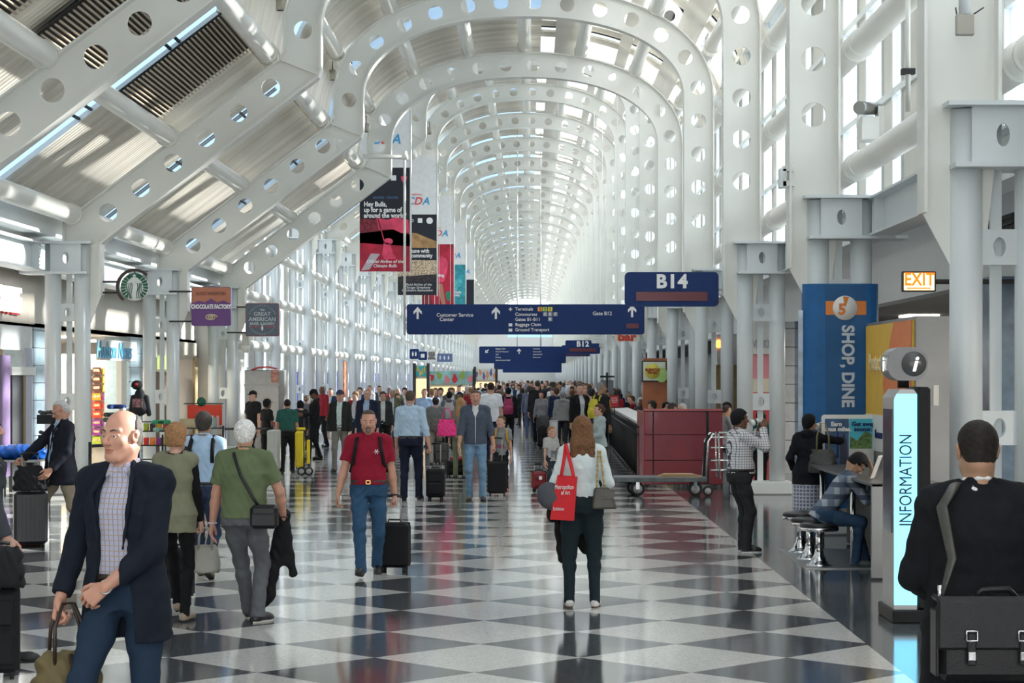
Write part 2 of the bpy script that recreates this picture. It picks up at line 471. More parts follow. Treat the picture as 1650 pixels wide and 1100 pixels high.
# longitudinal pipes ----------------------------------------------------
Y0, YS, Y1 = ny(NS[0]) , ny(6.45), ny(NS[-1])
NPIPE = [(-8.06, 4.93, 'white roof pipe low along the left eave above the shops'), (-6.37, 6.30, 'white roof pipe halfway up the left sloping ribs'), (-4.62, 7.78, 'white roof pipe at the kink of the left ribs'),
         (-4.30, 9.28, 'white roof pipe on the left haunch of the near vault'), (-3.08, 10.22, 'white roof pipe upper left on the near vault'), (-1.62, 10.72, 'white roof pipe just left of the near crown'),
         (-0.13, 10.86, 'white roof pipe along the crown of the near vault'), (1.38, 10.72, 'white roof pipe just right of the near crown'), (2.82, 10.22, 'white roof pipe upper right on the near vault'),
         (4.05, 9.38, 'white roof pipe on the right haunch of the near vault'), (4.36, 8.05, 'highest white pipe on the right clerestory side'), (4.36, 6.45, 'middle white pipe on the right clerestory side'), (4.36, 4.86, 'lowest white pipe on the right, above the box beam')]
def pipe(x, z, y0, y1, label, r=0.165):
    m = MB().use(M_STEEL).cyl((x, y0, z), (x, y1, z), r, n=20)
    for n in NS:
        y = ny(n)
        if y0 < y < y1:
            for e in (-0.22, 0.22):
                m.cyl((x, y + e - 0.03, z), (x, y + e + 0.03, z), r + 0.028, n=20)
    o = m.build('roof_pipe'); tag(o, label, 'pipe')
for i, (x, z, lb) in enumerate(NPIPE):
    pipe(x, z, Y0, YS if i < 10 else Y1, lb)
    if i < 10: pipe(x, z + LIFT, YS, Y1, lb.replace('near', 'tall far').replace('the left eave above the shops', 'the top of the tall left glass wall').replace('white roof pipe halfway', 'far white roof pipe halfway').replace('at the kink', 'far off at the kink'))
for z in (9.6, 11.1): pipe(4.36, z, YS, Y1, 'white pipe %s on the right wall of the tall hall' % ('lower' if z < 10 else 'upper'))
for z, w in ((2.98, 'lowest'), (4.43, 'middle'), (5.9, 'upper')):
    pipe(-8.15, z, ny(6.0), Y1, '%s horizontal white pipe along the tall left glass wall' % w, 0.15)

# box beams over the outer columns
def beam(x, y0, y1, z0, z1, label):
    m = MB().use(M_STEELG)
    m.box((x - 0.02, y0, z0), (x + 0.02, y1, z1)); m.box((x - 0.17, y0, z0 - 0.03), (x + 0.17, y1, z0)); m.box((x - 0.17, y0, z1), (x + 0.17, y1, z1 + 0.03))
    for n in NS:
        if y0 < ny(n) < y1: m.box((x - 0.15, ny(n) - 0.5, z0), (x + 0.15, ny(n) - 0.47, z1))
    tag(m.build('edge_beam'), label, 'beam')
beam(4.62, Y0, Y1, 3.95, 4.40, 'pale grey steel edge beam running over the right-hand columns')
beam(-8.70, Y0, ny(6.2), 3.95, 4.40, 'pale grey steel edge beam running over the left-hand columns and shop fronts')

# ceiling shell ------------------------------------------------------------
def deck_mat():
    m = bpy.data.materials.new('ribbed metal roof deck'); m.use_nodes = True
    nt = m.node_tree; b = nt.nodes['Principled BSDF']; b.inputs['Roughness'].default_value = 0.45; b.inputs['Metallic'].default_value = 0.12
    tc = _n(m, 'ShaderNodeTexCoord'); sp = _n(m, 'ShaderNodeSeparateXYZ'); nt.links.new(tc.outputs['Object'], sp.inputs[0])
    a = _n(m, 'ShaderNodeMath'); a.operation = 'MULTIPLY'; a.inputs[1].default_value = 38; nt.links.new(sp.outputs['Y'], a.inputs[0])
    s_ = _n(m, 'ShaderNodeMath'); s_.operation = 'SINE'; nt.links.new(a.outputs[0], s_.inputs[0])
    bp = _n(m, 'ShaderNodeBump'); bp.inputs['Strength'].default_value = 0.5; bp.inputs['Distance'].default_value = 0.02
    nt.links.new(s_.outputs[0], bp.inputs['Height']); nt.links.new(bp.outputs[0], b.inputs['Normal'])
    mp = _n(m, 'ShaderNodeMapping'); mp.inputs['Scale'].default_value = (0.3, 2.2, 0.3); nt.links.new(tc.outputs['Object'], mp.inputs[0])
    no = _n(m, 'ShaderNodeTexNoise'); no.inputs['Scale'].default_value = 1.0; nt.links.new(mp.outputs[0], no.inputs['Vector'])
    r = _n(m, 'ShaderNodeValToRGB'); r.color_ramp.elements[0].color = (0.64, 0.60, 0.52, 1); r.color_ramp.elements[1].color = (0.84, 0.80, 0.71, 1)
    r.color_ramp.elements[0].position = 0.35; r.color_ramp.elements[1].position = 0.65
    nt.links.new(no.outputs[0], r.inputs[0]); nt.links.new(r.outputs[0], b.inputs['Base Color'])
    return m
M_DECK = deck_mat()
def shell_profile(lift):
    out, _ = arch_pts(lift)
    N = len(out) - 1
    off = []
    for i in range(0, N + 1):
        p = out[max(0, i - 1)]; q = out[min(N, i + 1)]
        dx, dz = q[0] - p[0], q[1] - p[1]; L = math.hypot(dx, dz)
        off.append((out[i][0] - dz / L * 0.75, out[i][1] + dx / L * 0.75))
    return [(-9.3, 4.9 + lift), (-5.15, 8.08 + lift)] + off[2:-2]
def shell(lift, y0, y1, nlab):
    prof = shell_profile(lift)
    deck, win = MB(), MB()
    # walk along the profile; bays split into deck and glass strips
    step = PBAY / 3
    segs = []
    d = 0
    for a, b in zip(prof, prof[1:]):
        L = math.hypot(b[0] - a[0], b[1] - a[1]); segs.append((a, b, d, d + L)); d += L
    strip_ = MB(); fr = MB()
    left_ = [(0, 5.3, 0), (5.3, 6.6, 2), (6.6, 9.15, 0)]
    mid_ = [(0, 4.6, 0), (4.6, 6.6, 2), (6.6, 9.15, 0)]
    right_ = [(0, .42, 1), (.42, 1.3, 0), (1.3, 4.2, 1), (4.2, 5.0, 0), (5.0, 7.9, 1), (7.9, 8.73, 0), (8.73, 9.15, 1)]
    ys_ = [ny(n) for n in NS if y0 - PBAY < ny(n) < y1]
    for (a, b, s0, s1) in segs:
        xm = (a[0] + b[0]) / 2
        for yb_ in ys_:
            for p, q, kd in (left_ if xm < -3.0 else mid_ if xm < .2 else right_):
                ya, yb = max(y0, yb_ + p), min(y1, yb_ + q)
                if yb - ya < .01: continue
                t = (deck, win, strip_)[kd]
                t.quad((a[0], ya, a[1]), (b[0], ya, b[1]), (b[0], yb, b[1]), (a[0], yb, a[1]))
                if kd == 1:
                    for e_ in (ya, yb): fr.strip([a, b], e_ - .05, e_ + .05, .09)
    strip_.build('window_%d' % (nlab + 10), M_SKYB, kind='structure')
    o = deck.build('ceiling', M_DECK, kind='structure')
    sol = o.modifiers.new('s', 'SOLIDIFY'); sol.thickness = 0.08; sol.offset = -1
    win.build('window_%d' % nlab, M_FROST, kind='structure')
    # ridge purlins between deck bands, dark joints
    for (x, z) in prof[::1]:
        if x > -5.5 and (abs((x + 20) % 1.45) < 0.35 or True):
            pass
    return fr, prof
fr1, prof_n = shell(0.0, Y0, YS - 0.0, 1)
fr2, prof_f = shell(LIFT, YS, Y1, 2)
fr1.build('trim_1', M_STEELG, kind='structure'); fr2.build('trim_2', M_STEELG, kind='structure')
# solid roof bands (deck) running lengthwise across the glazed right side, as between the skylights
def lband(prof, i0, i1, y0, y1, name):
    m = MB(); pts = prof[i0:i1 + 1]
    m.strip([(x * 0.985, z - 0.12) for x, z in pts], y0, y1, 0.10)
    m.build(name, M_CREAM, kind='structure')
k = 0
for prof, y0, y1 in ((prof_n, Y0, YS), (prof_f, YS, Y1)):
    for i0, i1 in ((22, 24), (27, 28), (31, 33)):
        k += 1; lband(prof, i0, i1, y0, y1, 'trim_%d' % (10 + k))
# lengthwise dark joints and conduits on the left deck
for j, (x, off) in enumerate(((-7.4, 0.0), (-7.2, 0.0), (-5.9, 0.0), (-5.75, 0.0))):
    z = 8.08 + (x + 5.15) * 0.766 - 0.05
    for y0, y1, l in ((Y0, YS, 0), (YS, Y1, LIFT)):
        MB().box((x - 0.02, y0, z - 0.02 + l), (x + 0.02, y1, z + 0.02 + l)).build('trim_%d' % (30 + j + (10 if l else 0)), M_DARK, kind='structure')
# cross joints on the sloping deck
jm = MB()
for q in range(int((YS - Y0) / (PBAY / 4))):
    y = Y0 + q * PBAY / 4 + 1.1
    jm.prism([(-9.2, 4.90), (-5.2, 7.96), (-5.2, 8.0), (-9.2, 4.94)], y, y + 0.04)
    jm.prism([(-9.2, 4.90), (-5.2, 7.96), (-5.2, 8.0), (-9.2, 4.94)], y + 0.22, y + 0.25)
jm.build('trim_50', mat('grey joint', (0.25, 0.24, 0.22), 0.6), kind='structure')
# gable where the low vault meets the tall hall
g = MB()
lo, hi = shell_profile(0), shell_profile(LIFT)
pts_lo = lo[1:]; pts_hi = hi[1:]
for a, b, c, d in zip(pts_lo, pts_lo[1:], pts_hi, pts_hi[1:]):
    g.quad((a[0], YS, a[1]), (b[0], YS, b[1]), (d[0], YS, d[1]), (c[0], YS, c[1]))
g.quad((-9.3, YS, 4.9), (-5.15, YS, 8.08), (-5.15, YS, 11.18), (-9.3, YS, 8.0))
g.build('wall_gable', M_WALL, kind='structure')

# right clerestory wall above the edge beam ---------------------------------------
XR = 5.25
def clerestory(y0, y1, ztop, nlab):
    fr, pn, lo_ = MB(), MB(), MB()
    nb = int(round((y1 - y0) / (PBAY / 4)))
    st = (y1 - y0) / nb
    for j in range(nb):
        ya, yb = y0 + j * st, y0 + (j + 1) * st
        ym = ya + st * (.45 if j % 4 else .75)
        pn.box((XR, ym, 4.6), (XR + 0.02, yb - 0.06, ztop - 0.1)); lo_.box((XR, ya, 4.6), (XR + 0.04, ym, ztop)); fr.box((XR - 0.03, ym - 0.03, 4.5), (XR + 0.06, ym + 0.03, ztop))
        fr.box((XR - 0.06, ya - 0.06, 4.5), (XR + 0.06, ya + 0.06, ztop))
    for z in (4.5, 6.1, 7.7, ztop - 0.1): fr.box((XR - 0.05, y0, z), (XR + 0.05, y1, z + 0.10))
    fr.build('trim_%d' % (60 + nlab), M_STEELG, kind='structure'); pn.build('window_%d' % nlab, M_PANE, kind='structure')
    lo_.build('wall_right_%s' % ('upper' if nlab == 3 else 'tall'), M_CREAM, kind='structure')
clerestory(Y0, YS, 9.15, 3)
clerestory(YS, Y1, 12.2, 4)
MB().box((4.6, Y0, 9.05), (5.3, YS, 9.2)).build('trim_70', M_CREAM, kind='structure')
# right lower wall: fascia over the open shops, back wall, low ceiling ------------------
MB().box((6.0, Y0, 3.32), (6.15, Y1, 4.7)).build('wall_right_fascia', M_WALL, kind='structure')
MB().box((5.2, Y0, 4.5), (6.1, Y1, 4.6)).build('ceiling_right_ledge', M_WALL, kind='structure')
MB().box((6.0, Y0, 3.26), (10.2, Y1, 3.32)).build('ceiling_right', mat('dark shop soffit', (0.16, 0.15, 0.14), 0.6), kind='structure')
MB().box((9.6, Y0, 0), (9.8, Y1, 3.3)).build('wall_right', mat('shop back wall', (0.42, 0.43, 0.42), 0.6, vary=0.08, scale=0.6), kind='structure')

# tall left glass wall beyond the shops ---------------------------------------------------
gl, gb, mu, pn = MB(), MB(), MB(), MB()
y = ny(6.3)
nb = int(round((Y1 - y) / (PBAY / 4))); st = (Y1 - y) / nb
for j in range(nb):
    ya = y + j * st; yw = ya + st * .40; yb = ya + st
    mu.box((-8.74, ya - 0.10, 0), (-8.67, ya + 0.06, 8.1)); mu.box((-8.72, yw - 0.04, 0), (-8.67, yw + 0.04, 8.1))
    pn.box((-8.72, yw + .04, 0), (-8.68, yb - .10, 8.05))
    gl.box((-8.70, ya + 0.06, 2.3), (-8.68, yw - 0.04, 8.05))
    gb.box((-8.70, ya + 0.06, 0.3), (-8.68, yw - 0.04, 2.3))
for z in (0.0, 2.25, 8.0): mu.box((-8.74, y, z), (-8.66, Y1, z + 0.10))
mu.build('trim_80', M_STEEL, kind='structure'); gl.build('window_5', M_PANE, kind='structure'); gb.build('window_6', M_TINT, kind='structure')
pn.build('wall_left_tall', M_CREAM, kind='structure')
MB().box((-14, ny(6.26), 0), (-8.6, ny(6.3), 5.2)).build('wall_left_end', M_WALL, kind='structure')
# end of the concourse
MB().box((-9, Y1 + 0.1, 0), (10, Y1 + 0.3, 9.0)).build('wall_end', M_WALL, kind='structure')
MB().box((-9, Y1 + 0.1, 9.0), (6, Y1 + 0.12, 15)).build('window_7', M_PANE, kind='structure')
# louvre panels on the sloping deck -----------------------------------------------
def louver(x0, x1, n0, n1, label):
    root = empty('louver_panel', (0, 0, 0), 0, label, 'vent')
    zd = lambda x: 8.08 + (x + 5.15) * 0.766
    y0, y1 = ny(n0), ny(n1)
    MB().add([(x0, y0, zd(x0) - 0.22), (x1, y0, zd(x1) - 0.22), (x1, y1, zd(x1) - 0.22), (x0, y1, zd(x0) - 0.22)], [(0, 1, 2, 3)]).build('backing', M_DARK, root)
    m = MB(); N = int((x1 - x0) / 0.06)
    for i in range(N):
        x = x0 + (i + 0.5) * (x1 - x0) / N; z = zd(x) - 0.28
        m.box((x - 0.012, y0, z - 0.012), (x + 0.012, y1, z + 0.012))
    m.build('slats', mat('tan slat', (0.42, 0.34, 0.24), 0.5), root)
louver(-6.85, -4.95, 3.62, 4.0, 'dark slatted louvre on the sloping roof beside the third frame')
louver(-6.75, -4.95, 3.02, 3.4, 'dark slatted louvre on the sloping roof at the upper left')
louver(-6.85, -5.9, 2.6, 2.86, 'small slatted louvre above the nearest sloping rib')

# left lower wall behind the left columns (shops) ------------------------------------
XL = -9.35
M_TILE = mat('blue grey glazed tile', (0.28, 0.36, 0.40), 0.25, vary=0.12, scale=8)
MB().box((XL - 0.15, Y0, 3.0), (XL, ny(6.26), 4.6)).build('wall_left_fascia', mat('cream fascia', (0.62, 0.59, 0.52), 0.5, vary=0.08, scale=0.8), kind='structure')
MB().box((XL - 0.1, Y0, 4.55), (-8.4, ny(6.26), 4.95)).build('trim_90', M_STEELG, kind='structure')
MB().box((-14.1, Y0, 0), (-14, ny(6.26), 4.6)).build('wall_left', mat('shop interior wall', (0.5, 0.45, 0.38), 0.7, vary=0.15, scale=1.2), kind='structure')
MB().box((-14, Y0, 3.0), (XL, ny(6.26), 3.08)).build('ceiling_left', M_WALL, kind='structure')
for n in NS:
    if n < 5.5:
        t = MB()
        t.use(M_TILE); t.box((XL - 0.5, ny(n) + 2.1, 0), (XL + 0.08, ny(n) + 4.0, 3.0)); t.use(M_DARK)
        for j in range(9): t.box((XL + 0.06, ny(n) + 2.09, .33 * j + .3), (XL + 0.085, ny(n) + 4.01, .33 * j + .312))
        o = t.build('wall_left_pier_%d' % int(n * 10), None, kind='structure')

def ztop(x, lift=LIFT):
    p = shell_profile(lift); return float(np.interp(x, [a for a, b in p], [b for a, b in p]))
# ------------------------------------------------------------------ figures: one skin surface per body, clothes as surfaces over it
def V3(*a): return np.array(a, float)
def nrm(v): return v / (np.linalg.norm(v) + 1e-9)

class SD:
    """a list of rounded shapes blended into one surface"""
    def __init__(s): s.p = []
    def cone(s, a, b, ra, rb, k=0.02): s.p.append(('c', V3(*a), V3(*b), ra, rb, k)); return s
    def ell(s, c, r, k=0.02, M=None, sub=False): s.p.append(('e', V3(*c), V3(*r), k, M, sub)); return s
    def loft(s, o, M, keys, k=0.03, e=2.0): s.p.append(('l', V3(*o), M, np.array(keys, float), k, e)); return s
    def cutcyl(s, a, d, r=0.09, L=0.3): s.p.append(('y', V3(*a), nrm(V3(*d)), r, L)); return s
    def cut(s, fn, lo, hi): s.p.append(('f', fn, V3(*lo), V3(*hi))); return s
    def wrinkle(s, amp, fr, seed=0): s.p.append(('w', amp, fr, seed)); return s
    def bounds(s):
        lo, hi = V3(9, 9, 9), V3(-9, -9, -9)
        for q in s.p:
            if q[0] == 'c': r = max(q[3], q[4]); l, h = np.minimum(q[1], q[2]) - r, np.maximum(q[1], q[2]) + r
            elif q[0] == 'e' and not q[5]: r = max(q[2]); l, h = q[1] - r, q[1] + r
            elif q[0] == 'l':
                z = q[3][:, 0]; r = q[3][:, 1:3].max() + abs(q[3][:, 3]).max()
                e = [q[1] + q[2][2] * z.min(), q[1] + q[2][2] * z.max()]
                l, h = np.minimum(*e) - r, np.maximum(*e) + r
            else: continue
            lo, hi = np.minimum(lo, l), np.maximum(hi, h)
        return lo - 0.03, hi + 0.03
    def mesh(s, h, lo=None, hi=None):
        l0, h0 = s.bounds()
        lo = l0 if lo is None else np.maximum(lo, l0 - 0.02); hi = h0 if hi is None else np.minimum(hi, h0 + 0.02)
        n = np.maximum(np.ceil((hi - lo) / h).astype(int) + 1, 4)
        ax = [(lo[i] + np.arange(n[i]) * h).astype(np.float32) for i in range(3)]
        A = np.full(n, 0.25, np.float32)
        def win(l, u):
            i0 = [int(np.clip(np.floor((l[i] - lo[i]) / h), 0, n[i])) for i in range(3)]
            i1 = [int(np.clip(np.ceil((u[i] - lo[i]) / h) + 1, 0, n[i])) for i in range(3)]
            if any(i1[i] <= i0[i] for i in range(3)): return None
            sl = tuple(slice(i0[i], i1[i]) for i in range(3))
            return sl, ax[0][sl[0]][:, None, None], ax[1][sl[1]][None, :, None], ax[2][sl[2]][None, None, :]
        def smin(sl, d, k, sub=False):
            a = A[sl]
            if sub:
                d = -d; m = np.maximum(a, d); q = np.maximum(k - np.abs(a - d), 0) / k; A[sl] = m + q * q * k / 4; return
            m = np.minimum(a, d); q = np.maximum(k - np.abs(a - d), 0) / k; A[sl] = m - q * q * k / 4
        for q in s.p:
            if q[0] == 'c':
                _, a, b, ra, rb, k = q; r = max(ra, rb) + k + 2 * h
                w = win(np.minimum(a, b) - r, np.maximum(a, b) + r)
                if not w: continue
                sl, x, y, z = w; ba = b - a; L2 = float(ba @ ba) + 1e-9
                t = np.clip(((x - a[0]) * ba[0] + (y - a[1]) * ba[1] + (z - a[2]) * ba[2]) / L2, 0, 1)
                d = np.sqrt((x - a[0] - ba[0] * t) ** 2 + (y - a[1] - ba[1] * t) ** 2 + (z - a[2] - ba[2] * t) ** 2) - (ra + (rb - ra) * t)
                smin(sl, d, k)
            elif q[0] == 'e':
                _, c, r, k, M, sub = q; rr = max(r) + k + 2 * h
                w = win(c - rr, c + rr)
                if not w: continue
                sl, x, y, z = w; x, y, z = x - c[0], y - c[1], z - c[2]
                if M is not None: x, y, z = (x * M[i][0] + y * M[i][1] + z * M[i][2] for i in range(3))
                k0 = np.sqrt((x / r[0]) ** 2 + (y / r[1]) ** 2 + (z / r[2]) ** 2); k1 = np.sqrt((x / r[0] ** 2) ** 2 + (y / r[1] ** 2) ** 2 + (z / r[2] ** 2) ** 2) + 1e-6
                smin(sl, k0 * (k0 - 1) / k1, k, sub)
            elif q[0] == 'l':
                _, o, M, K, k, e = q
                r = K[:, 1:3].max() + abs(K[:, 3]).max() + k + 2 * h; z0, z1 = K[:, 0].min(), K[:, 0].max()
                E = [o + M[2] * z0, o + M[2] * z1]
                w = win(np.minimum(*E) - r, np.maximum(*E) + r)
                if not w: continue
                sl, x, y, z = w; x, y, z = x - o[0], y - o[1], z - o[2]
                u = x * M[2][0] + y * M[2][1] + z * M[2][2]; a = x * M[0][0] + y * M[0][1] + z * M[0][2]; f = x * M[1][0] + y * M[1][1] + z * M[1][2]
                shp = u.shape; uf = u.ravel()
                rx = np.interp(uf, K[:, 0], K[:, 1]).reshape(shp); ry = np.interp(uf, K[:, 0], K[:, 2]).reshape(shp); fy = np.interp(uf, K[:, 0], K[:, 3]).reshape(shp)
                p = (np.abs(a / rx) ** e + np.abs((f - fy) / ry) ** e) ** (1 / e)
                d = (p - 1) * np.minimum(rx, ry)
                d = np.maximum(d, np.maximum(z0 - u, u - z1))
                smin(sl, d.astype(np.float32), k)
            elif q[0] == 'y':
                _, a, dr, r, L = q; b = a + dr * L
                w = win(np.minimum(a, b) - r - h, np.maximum(a, b) + r + h)
                if not w: continue
                sl, x, y, z = w; x, y, z = x - a[0], y - a[1], z - a[2]
                u = x * dr[0] + y * dr[1] + z * dr[2]; rad = np.sqrt(np.maximum(x * x + y * y + z * z - u * u, 0))
                A[sl] = np.maximum(A[sl], -np.maximum(np.maximum(rad - r, -u), u - L))
            elif q[0] == 'f':
                w = win(q[2], q[3])
                if not w: continue
                sl, x, y, z = w
                A[sl] = np.maximum(A[sl], -q[1](x, y, z))
            elif q[0] == 'w':
                _, amp, fr, sd = q
                x, y, z = ax[0][:, None, None], ax[1][None, :, None], ax[2][None, None, :]
                ph = sd * 1.7
                wz = np.sin(fr * 0.6 * x + ph) * 1.5 + np.sin(fr * 0.5 * y + 2 * ph)
                A += (amp * (np.sin(fr * 1.1 * z + wz + 1.3 * np.sin(fr * .35 * z + 3 * x * fr * .2)) * 0.6 + np.sin(fr * 1.9 * (x + 0.6 * z) + 0.8 * wz) * 0.4)).astype(np.float32)
        A[0], A[-1], A[:, 0], A[:, -1], A[:, :, 0], A[:, :, -1] = [np.maximum(t, h * .5) for t in (A[0], A[-1], A[:, 0], A[:, -1], A[:, :, 0], A[:, :, -1])]
        g = openvdb.FloatGrid(0.25); g.copyFromArray(A)
        pts, quads = g.convertToQuads(isovalue=0.0)
        return pts * h + lo, quads

def join_meshes(parts):
    vs, fs, b = [], [], 0
    for p, q in parts: vs.append(p); fs.append(q + b); b += len(p)
    return np.concatenate(vs), np.concatenate(fs)

def sdmesh(name, pq, mats, parent, pick=None, mesh_only=False):
    p, q = pq
    me = bpy.data.meshes.new(name)
    me.vertices.add(len(p)); me.vertices.foreach_set('co', np.ascontiguousarray(p, np.float32).ravel())
    me.loops.add(len(q) * 4); me.loops.foreach_set('vertex_index', np.ascontiguousarray(q[:, ::-1], np.int32).ravel())
    me.polygons.add(len(q)); me.polygons.foreach_set('loop_start', np.arange(0, len(q) * 4, 4, dtype=np.int32))
    me.polygons.foreach_set('use_smooth', np.ones(len(q), bool))
    for m in mats: me.materials.append(m)
    if pick is not None:
        c = p[q].mean(1); me.polygons.foreach_set('material_index', pick(c).astype(np.int32))
    me.update(calc_edges=True); me.validate()
    o = bpy.data.objects.new(name, me); COL.objects.link(o)
    if parent is not None: o.parent = parent
    return o

SKIN = {'fair': (0.62, 0.36, 0.27), 'ruddy': (0.58, 0.30, 0.21), 'tan': (0.42, 0.24, 0.15), 'brown': (0.16, 0.075, 0.045), 'dark': (0.075, 0.035, 0.022)}
def skin(n):
    c = SKIN[n]; m = mat('skin ' + n, c, 0.5, vary=0.07, scale=18, bump=0.03, bscale=300)
    b = m.node_tree.nodes['Principled BSDF']; b.inputs['Subsurface Weight'].default_value = 0.12; b.inputs['Subsurface Radius'].default_value = (0.012, 0.005, 0.003)
    return m
def lipm(n): c = SKIN[n]; return mat('lips ' + n, (c[0] * .75, c[1] * .5, c[2] * .5), 0.4)
def stub(n): c = SKIN[n]; return mat('stubble ' + n, (c[0] * .82, c[1] * .84, c[2] * .86), 0.7)
def hairm(c): return mat('hair %.2f %.2f %.2f' % c, c, 0.7, vary=0.30, scale=55, bump=0.2, bscale=160, spec=0.2)
def cloth(c, rough=0.85, b=0.15): return mat('cloth %.3f %.3f %.3f' % tuple(c), c, rough, vary=0.08, scale=9, bump=b, bscale=260, spec=0.2)
def leather(c): return mat('leather %.2f %.2f %.2f' % tuple(c), c, 0.4, vary=0.15, scale=20, bump=0.2, bscale=120)
M_EYEW = mat('eye white', (0.7, 0.68, 0.65), 0.2); M_IRIS = mat('iris', (0.03, 0.02, 0.015), 0.15)

def frame3(fwd, up):
    f = nrm(V3(*fwd)); u = V3(*up); s_ = nrm(np.cross(f, u)); u = np.cross(s_, f)
    return np.array([s_, f, u])        # rows: right, forward, up

def ik(a, b, l1, l2, hint):
    d = b - a; L = np.linalg.norm(d); L2 = min(L, (l1 + l2) * 0.999); n = d / (L + 1e-9)
    b = a + n * L2
    x = (l1 * l1 - l2 * l2 + L2 * L2) / (2 * L2); hgt = math.sqrt(max(l1 * l1 - x * x, 0))
    h = V3(*hint); h = nrm(h - n * (h @ n))
    return a + n * x + h * hgt, b

HANDP = {'relax': 0.45, 'grip': 1.25, 'flat': 0.12, 'half': 0.8}
def hand(sd, W, D, N, T, sc, curl, k=0.004, thumbin=0.3):
    """palm and five fingers; D along the hand, N out of the palm, T to the thumb side"""
    D, N, T = nrm(D), nrm(N), nrm(T)
    offs = (0.034, 0.0115, -0.0115, -0.033); kn = (0.092, 0.096, 0.091, 0.082)
    for i in range(4):
        b0 = W + T * offs[i] * 0.55 * sc + D * 0.005; kk = W + (D * kn[i] + T * offs[i]) * sc
        sd.cone(b0, kk, 0.0165 * sc, 0.0118 * sc, 0.012)
        lens = ((.043, .026, .021), (.048, .030, .022), (.044, .028, .021), (.034, .021, .018))[i]
        p = kk; ang = 0; r = (0.0098, 0.0100, 0.0096, 0.0086)[i] * sc
        spread = (0.10, 0.03, -0.04, -0.12)[i] * (1 - min(curl, 1) * .7)
        for j, L in enumerate(lens):
            ang += curl * (0.95, 1.05, 0.65)[j] * (1 + 0.12 * (i - 1.5))
            dr = nrm(D * math.cos(ang) + N * math.sin(ang) + T * spread)
            q = p + dr * L * sc; sd.cone(p, q, r, r * 0.9, k); p = q; r *= 0.9
    t0 = W + (D * 0.018 + T * 0.026 + N * 0.006) * sc
    t1 = W + (D * 0.052 + T * (0.056 - 0.012 * thumbin) + N * (0.014 + 0.02 * thumbin)) * sc
    t2 = t1 + nrm(D * 0.75 + T * (0.45 - 0.8 * thumbin) + N * (0.1 + 0.6 * thumbin)) * 0.033 * sc
    t3 = t2 + nrm(D * 0.85 + T * (0.15 - 0.9 * thumbin) + N * (0.15 + 0.7 * thumbin)) * 0.026 * sc
    sd.cone(t0, t1, 0.018 * sc, 0.0135 * sc, 0.012).cone(t1, t2, 0.0125 * sc, 0.0108 * sc, 0.005).cone(t2, t3, 0.0108 * sc, 0.009 * sc, k)

def head(sd, c, M, sc, nose=1.0, jaw=1.0, fat=1.0):
    """M rows: right, forward, up"""
    Tr = lambda x, y, z: c + (M[0] * x + M[1] * y + M[2] * z) * sc
    E = lambda p, r, k=0.012, sub=False: sd.ell(Tr(*p), tuple(q * sc for q in r), k * sc, M, sub)
    C = lambda a, b, ra, rb, k=0.012: sd.cone(Tr(*a), Tr(*b), ra * sc, rb * sc, k * sc)
    E((0, -.014, .034), (.074, .094, .083), .02); E((0, .022, -.030), (.060 * fat, .068, .080), .03)
    E((0, .060, -.098), (.026 * jaw, .024, .021), .03)
    for q in (-1, 1):
        C((q * .050 * fat, .004, -.060), (q * .020, .056, -.097), .020 * jaw, .018, .025)
        E((q * .043, .057, -.022), (.020 * fat, .022, .020), .02)
        C((q * .012, .083, .024), (q * .044, .066, .026), .009, .009, .012)
        E((q * .031, .099, .002), (.019, .018, .011), .010, True)
        C((q * .017, .084, .0058), (q * .045, .074, .0045), .0068, .0062, .004)      # upper lid
        C((q * .018, .080, -.0068), (q * .043, .073, -.0068), .0055, .0055, .004)    # lower lid
        E((q * .0105, .097, -.036), (.0085, .011, .0085), .006)
        E((q * .077, -.006, -.004), (.008, .021, .031), .006); E((q * .083, -.014, .010), (.006, .017, .020), .006)
        E((q * .085, .000, -.002), (.006, .008, .013), .004, True)
    C((0, .086, .012), (0, .094 + .016 * nose, -.026), .0085, .0115, .012); E((0, .094 + .014 * nose, -.031), (.0115, .012, .010), .008)
    E((0, .087, -.0605), (.024, .010, .0055), .006); E((0, .085, -.0715), (.020, .010, .0068), .006)
    E((0, .098, -.0655), (.022, .008, .0018), .003, True)
    E((0, -.058, -.045), (.052, .045, .050), .03)

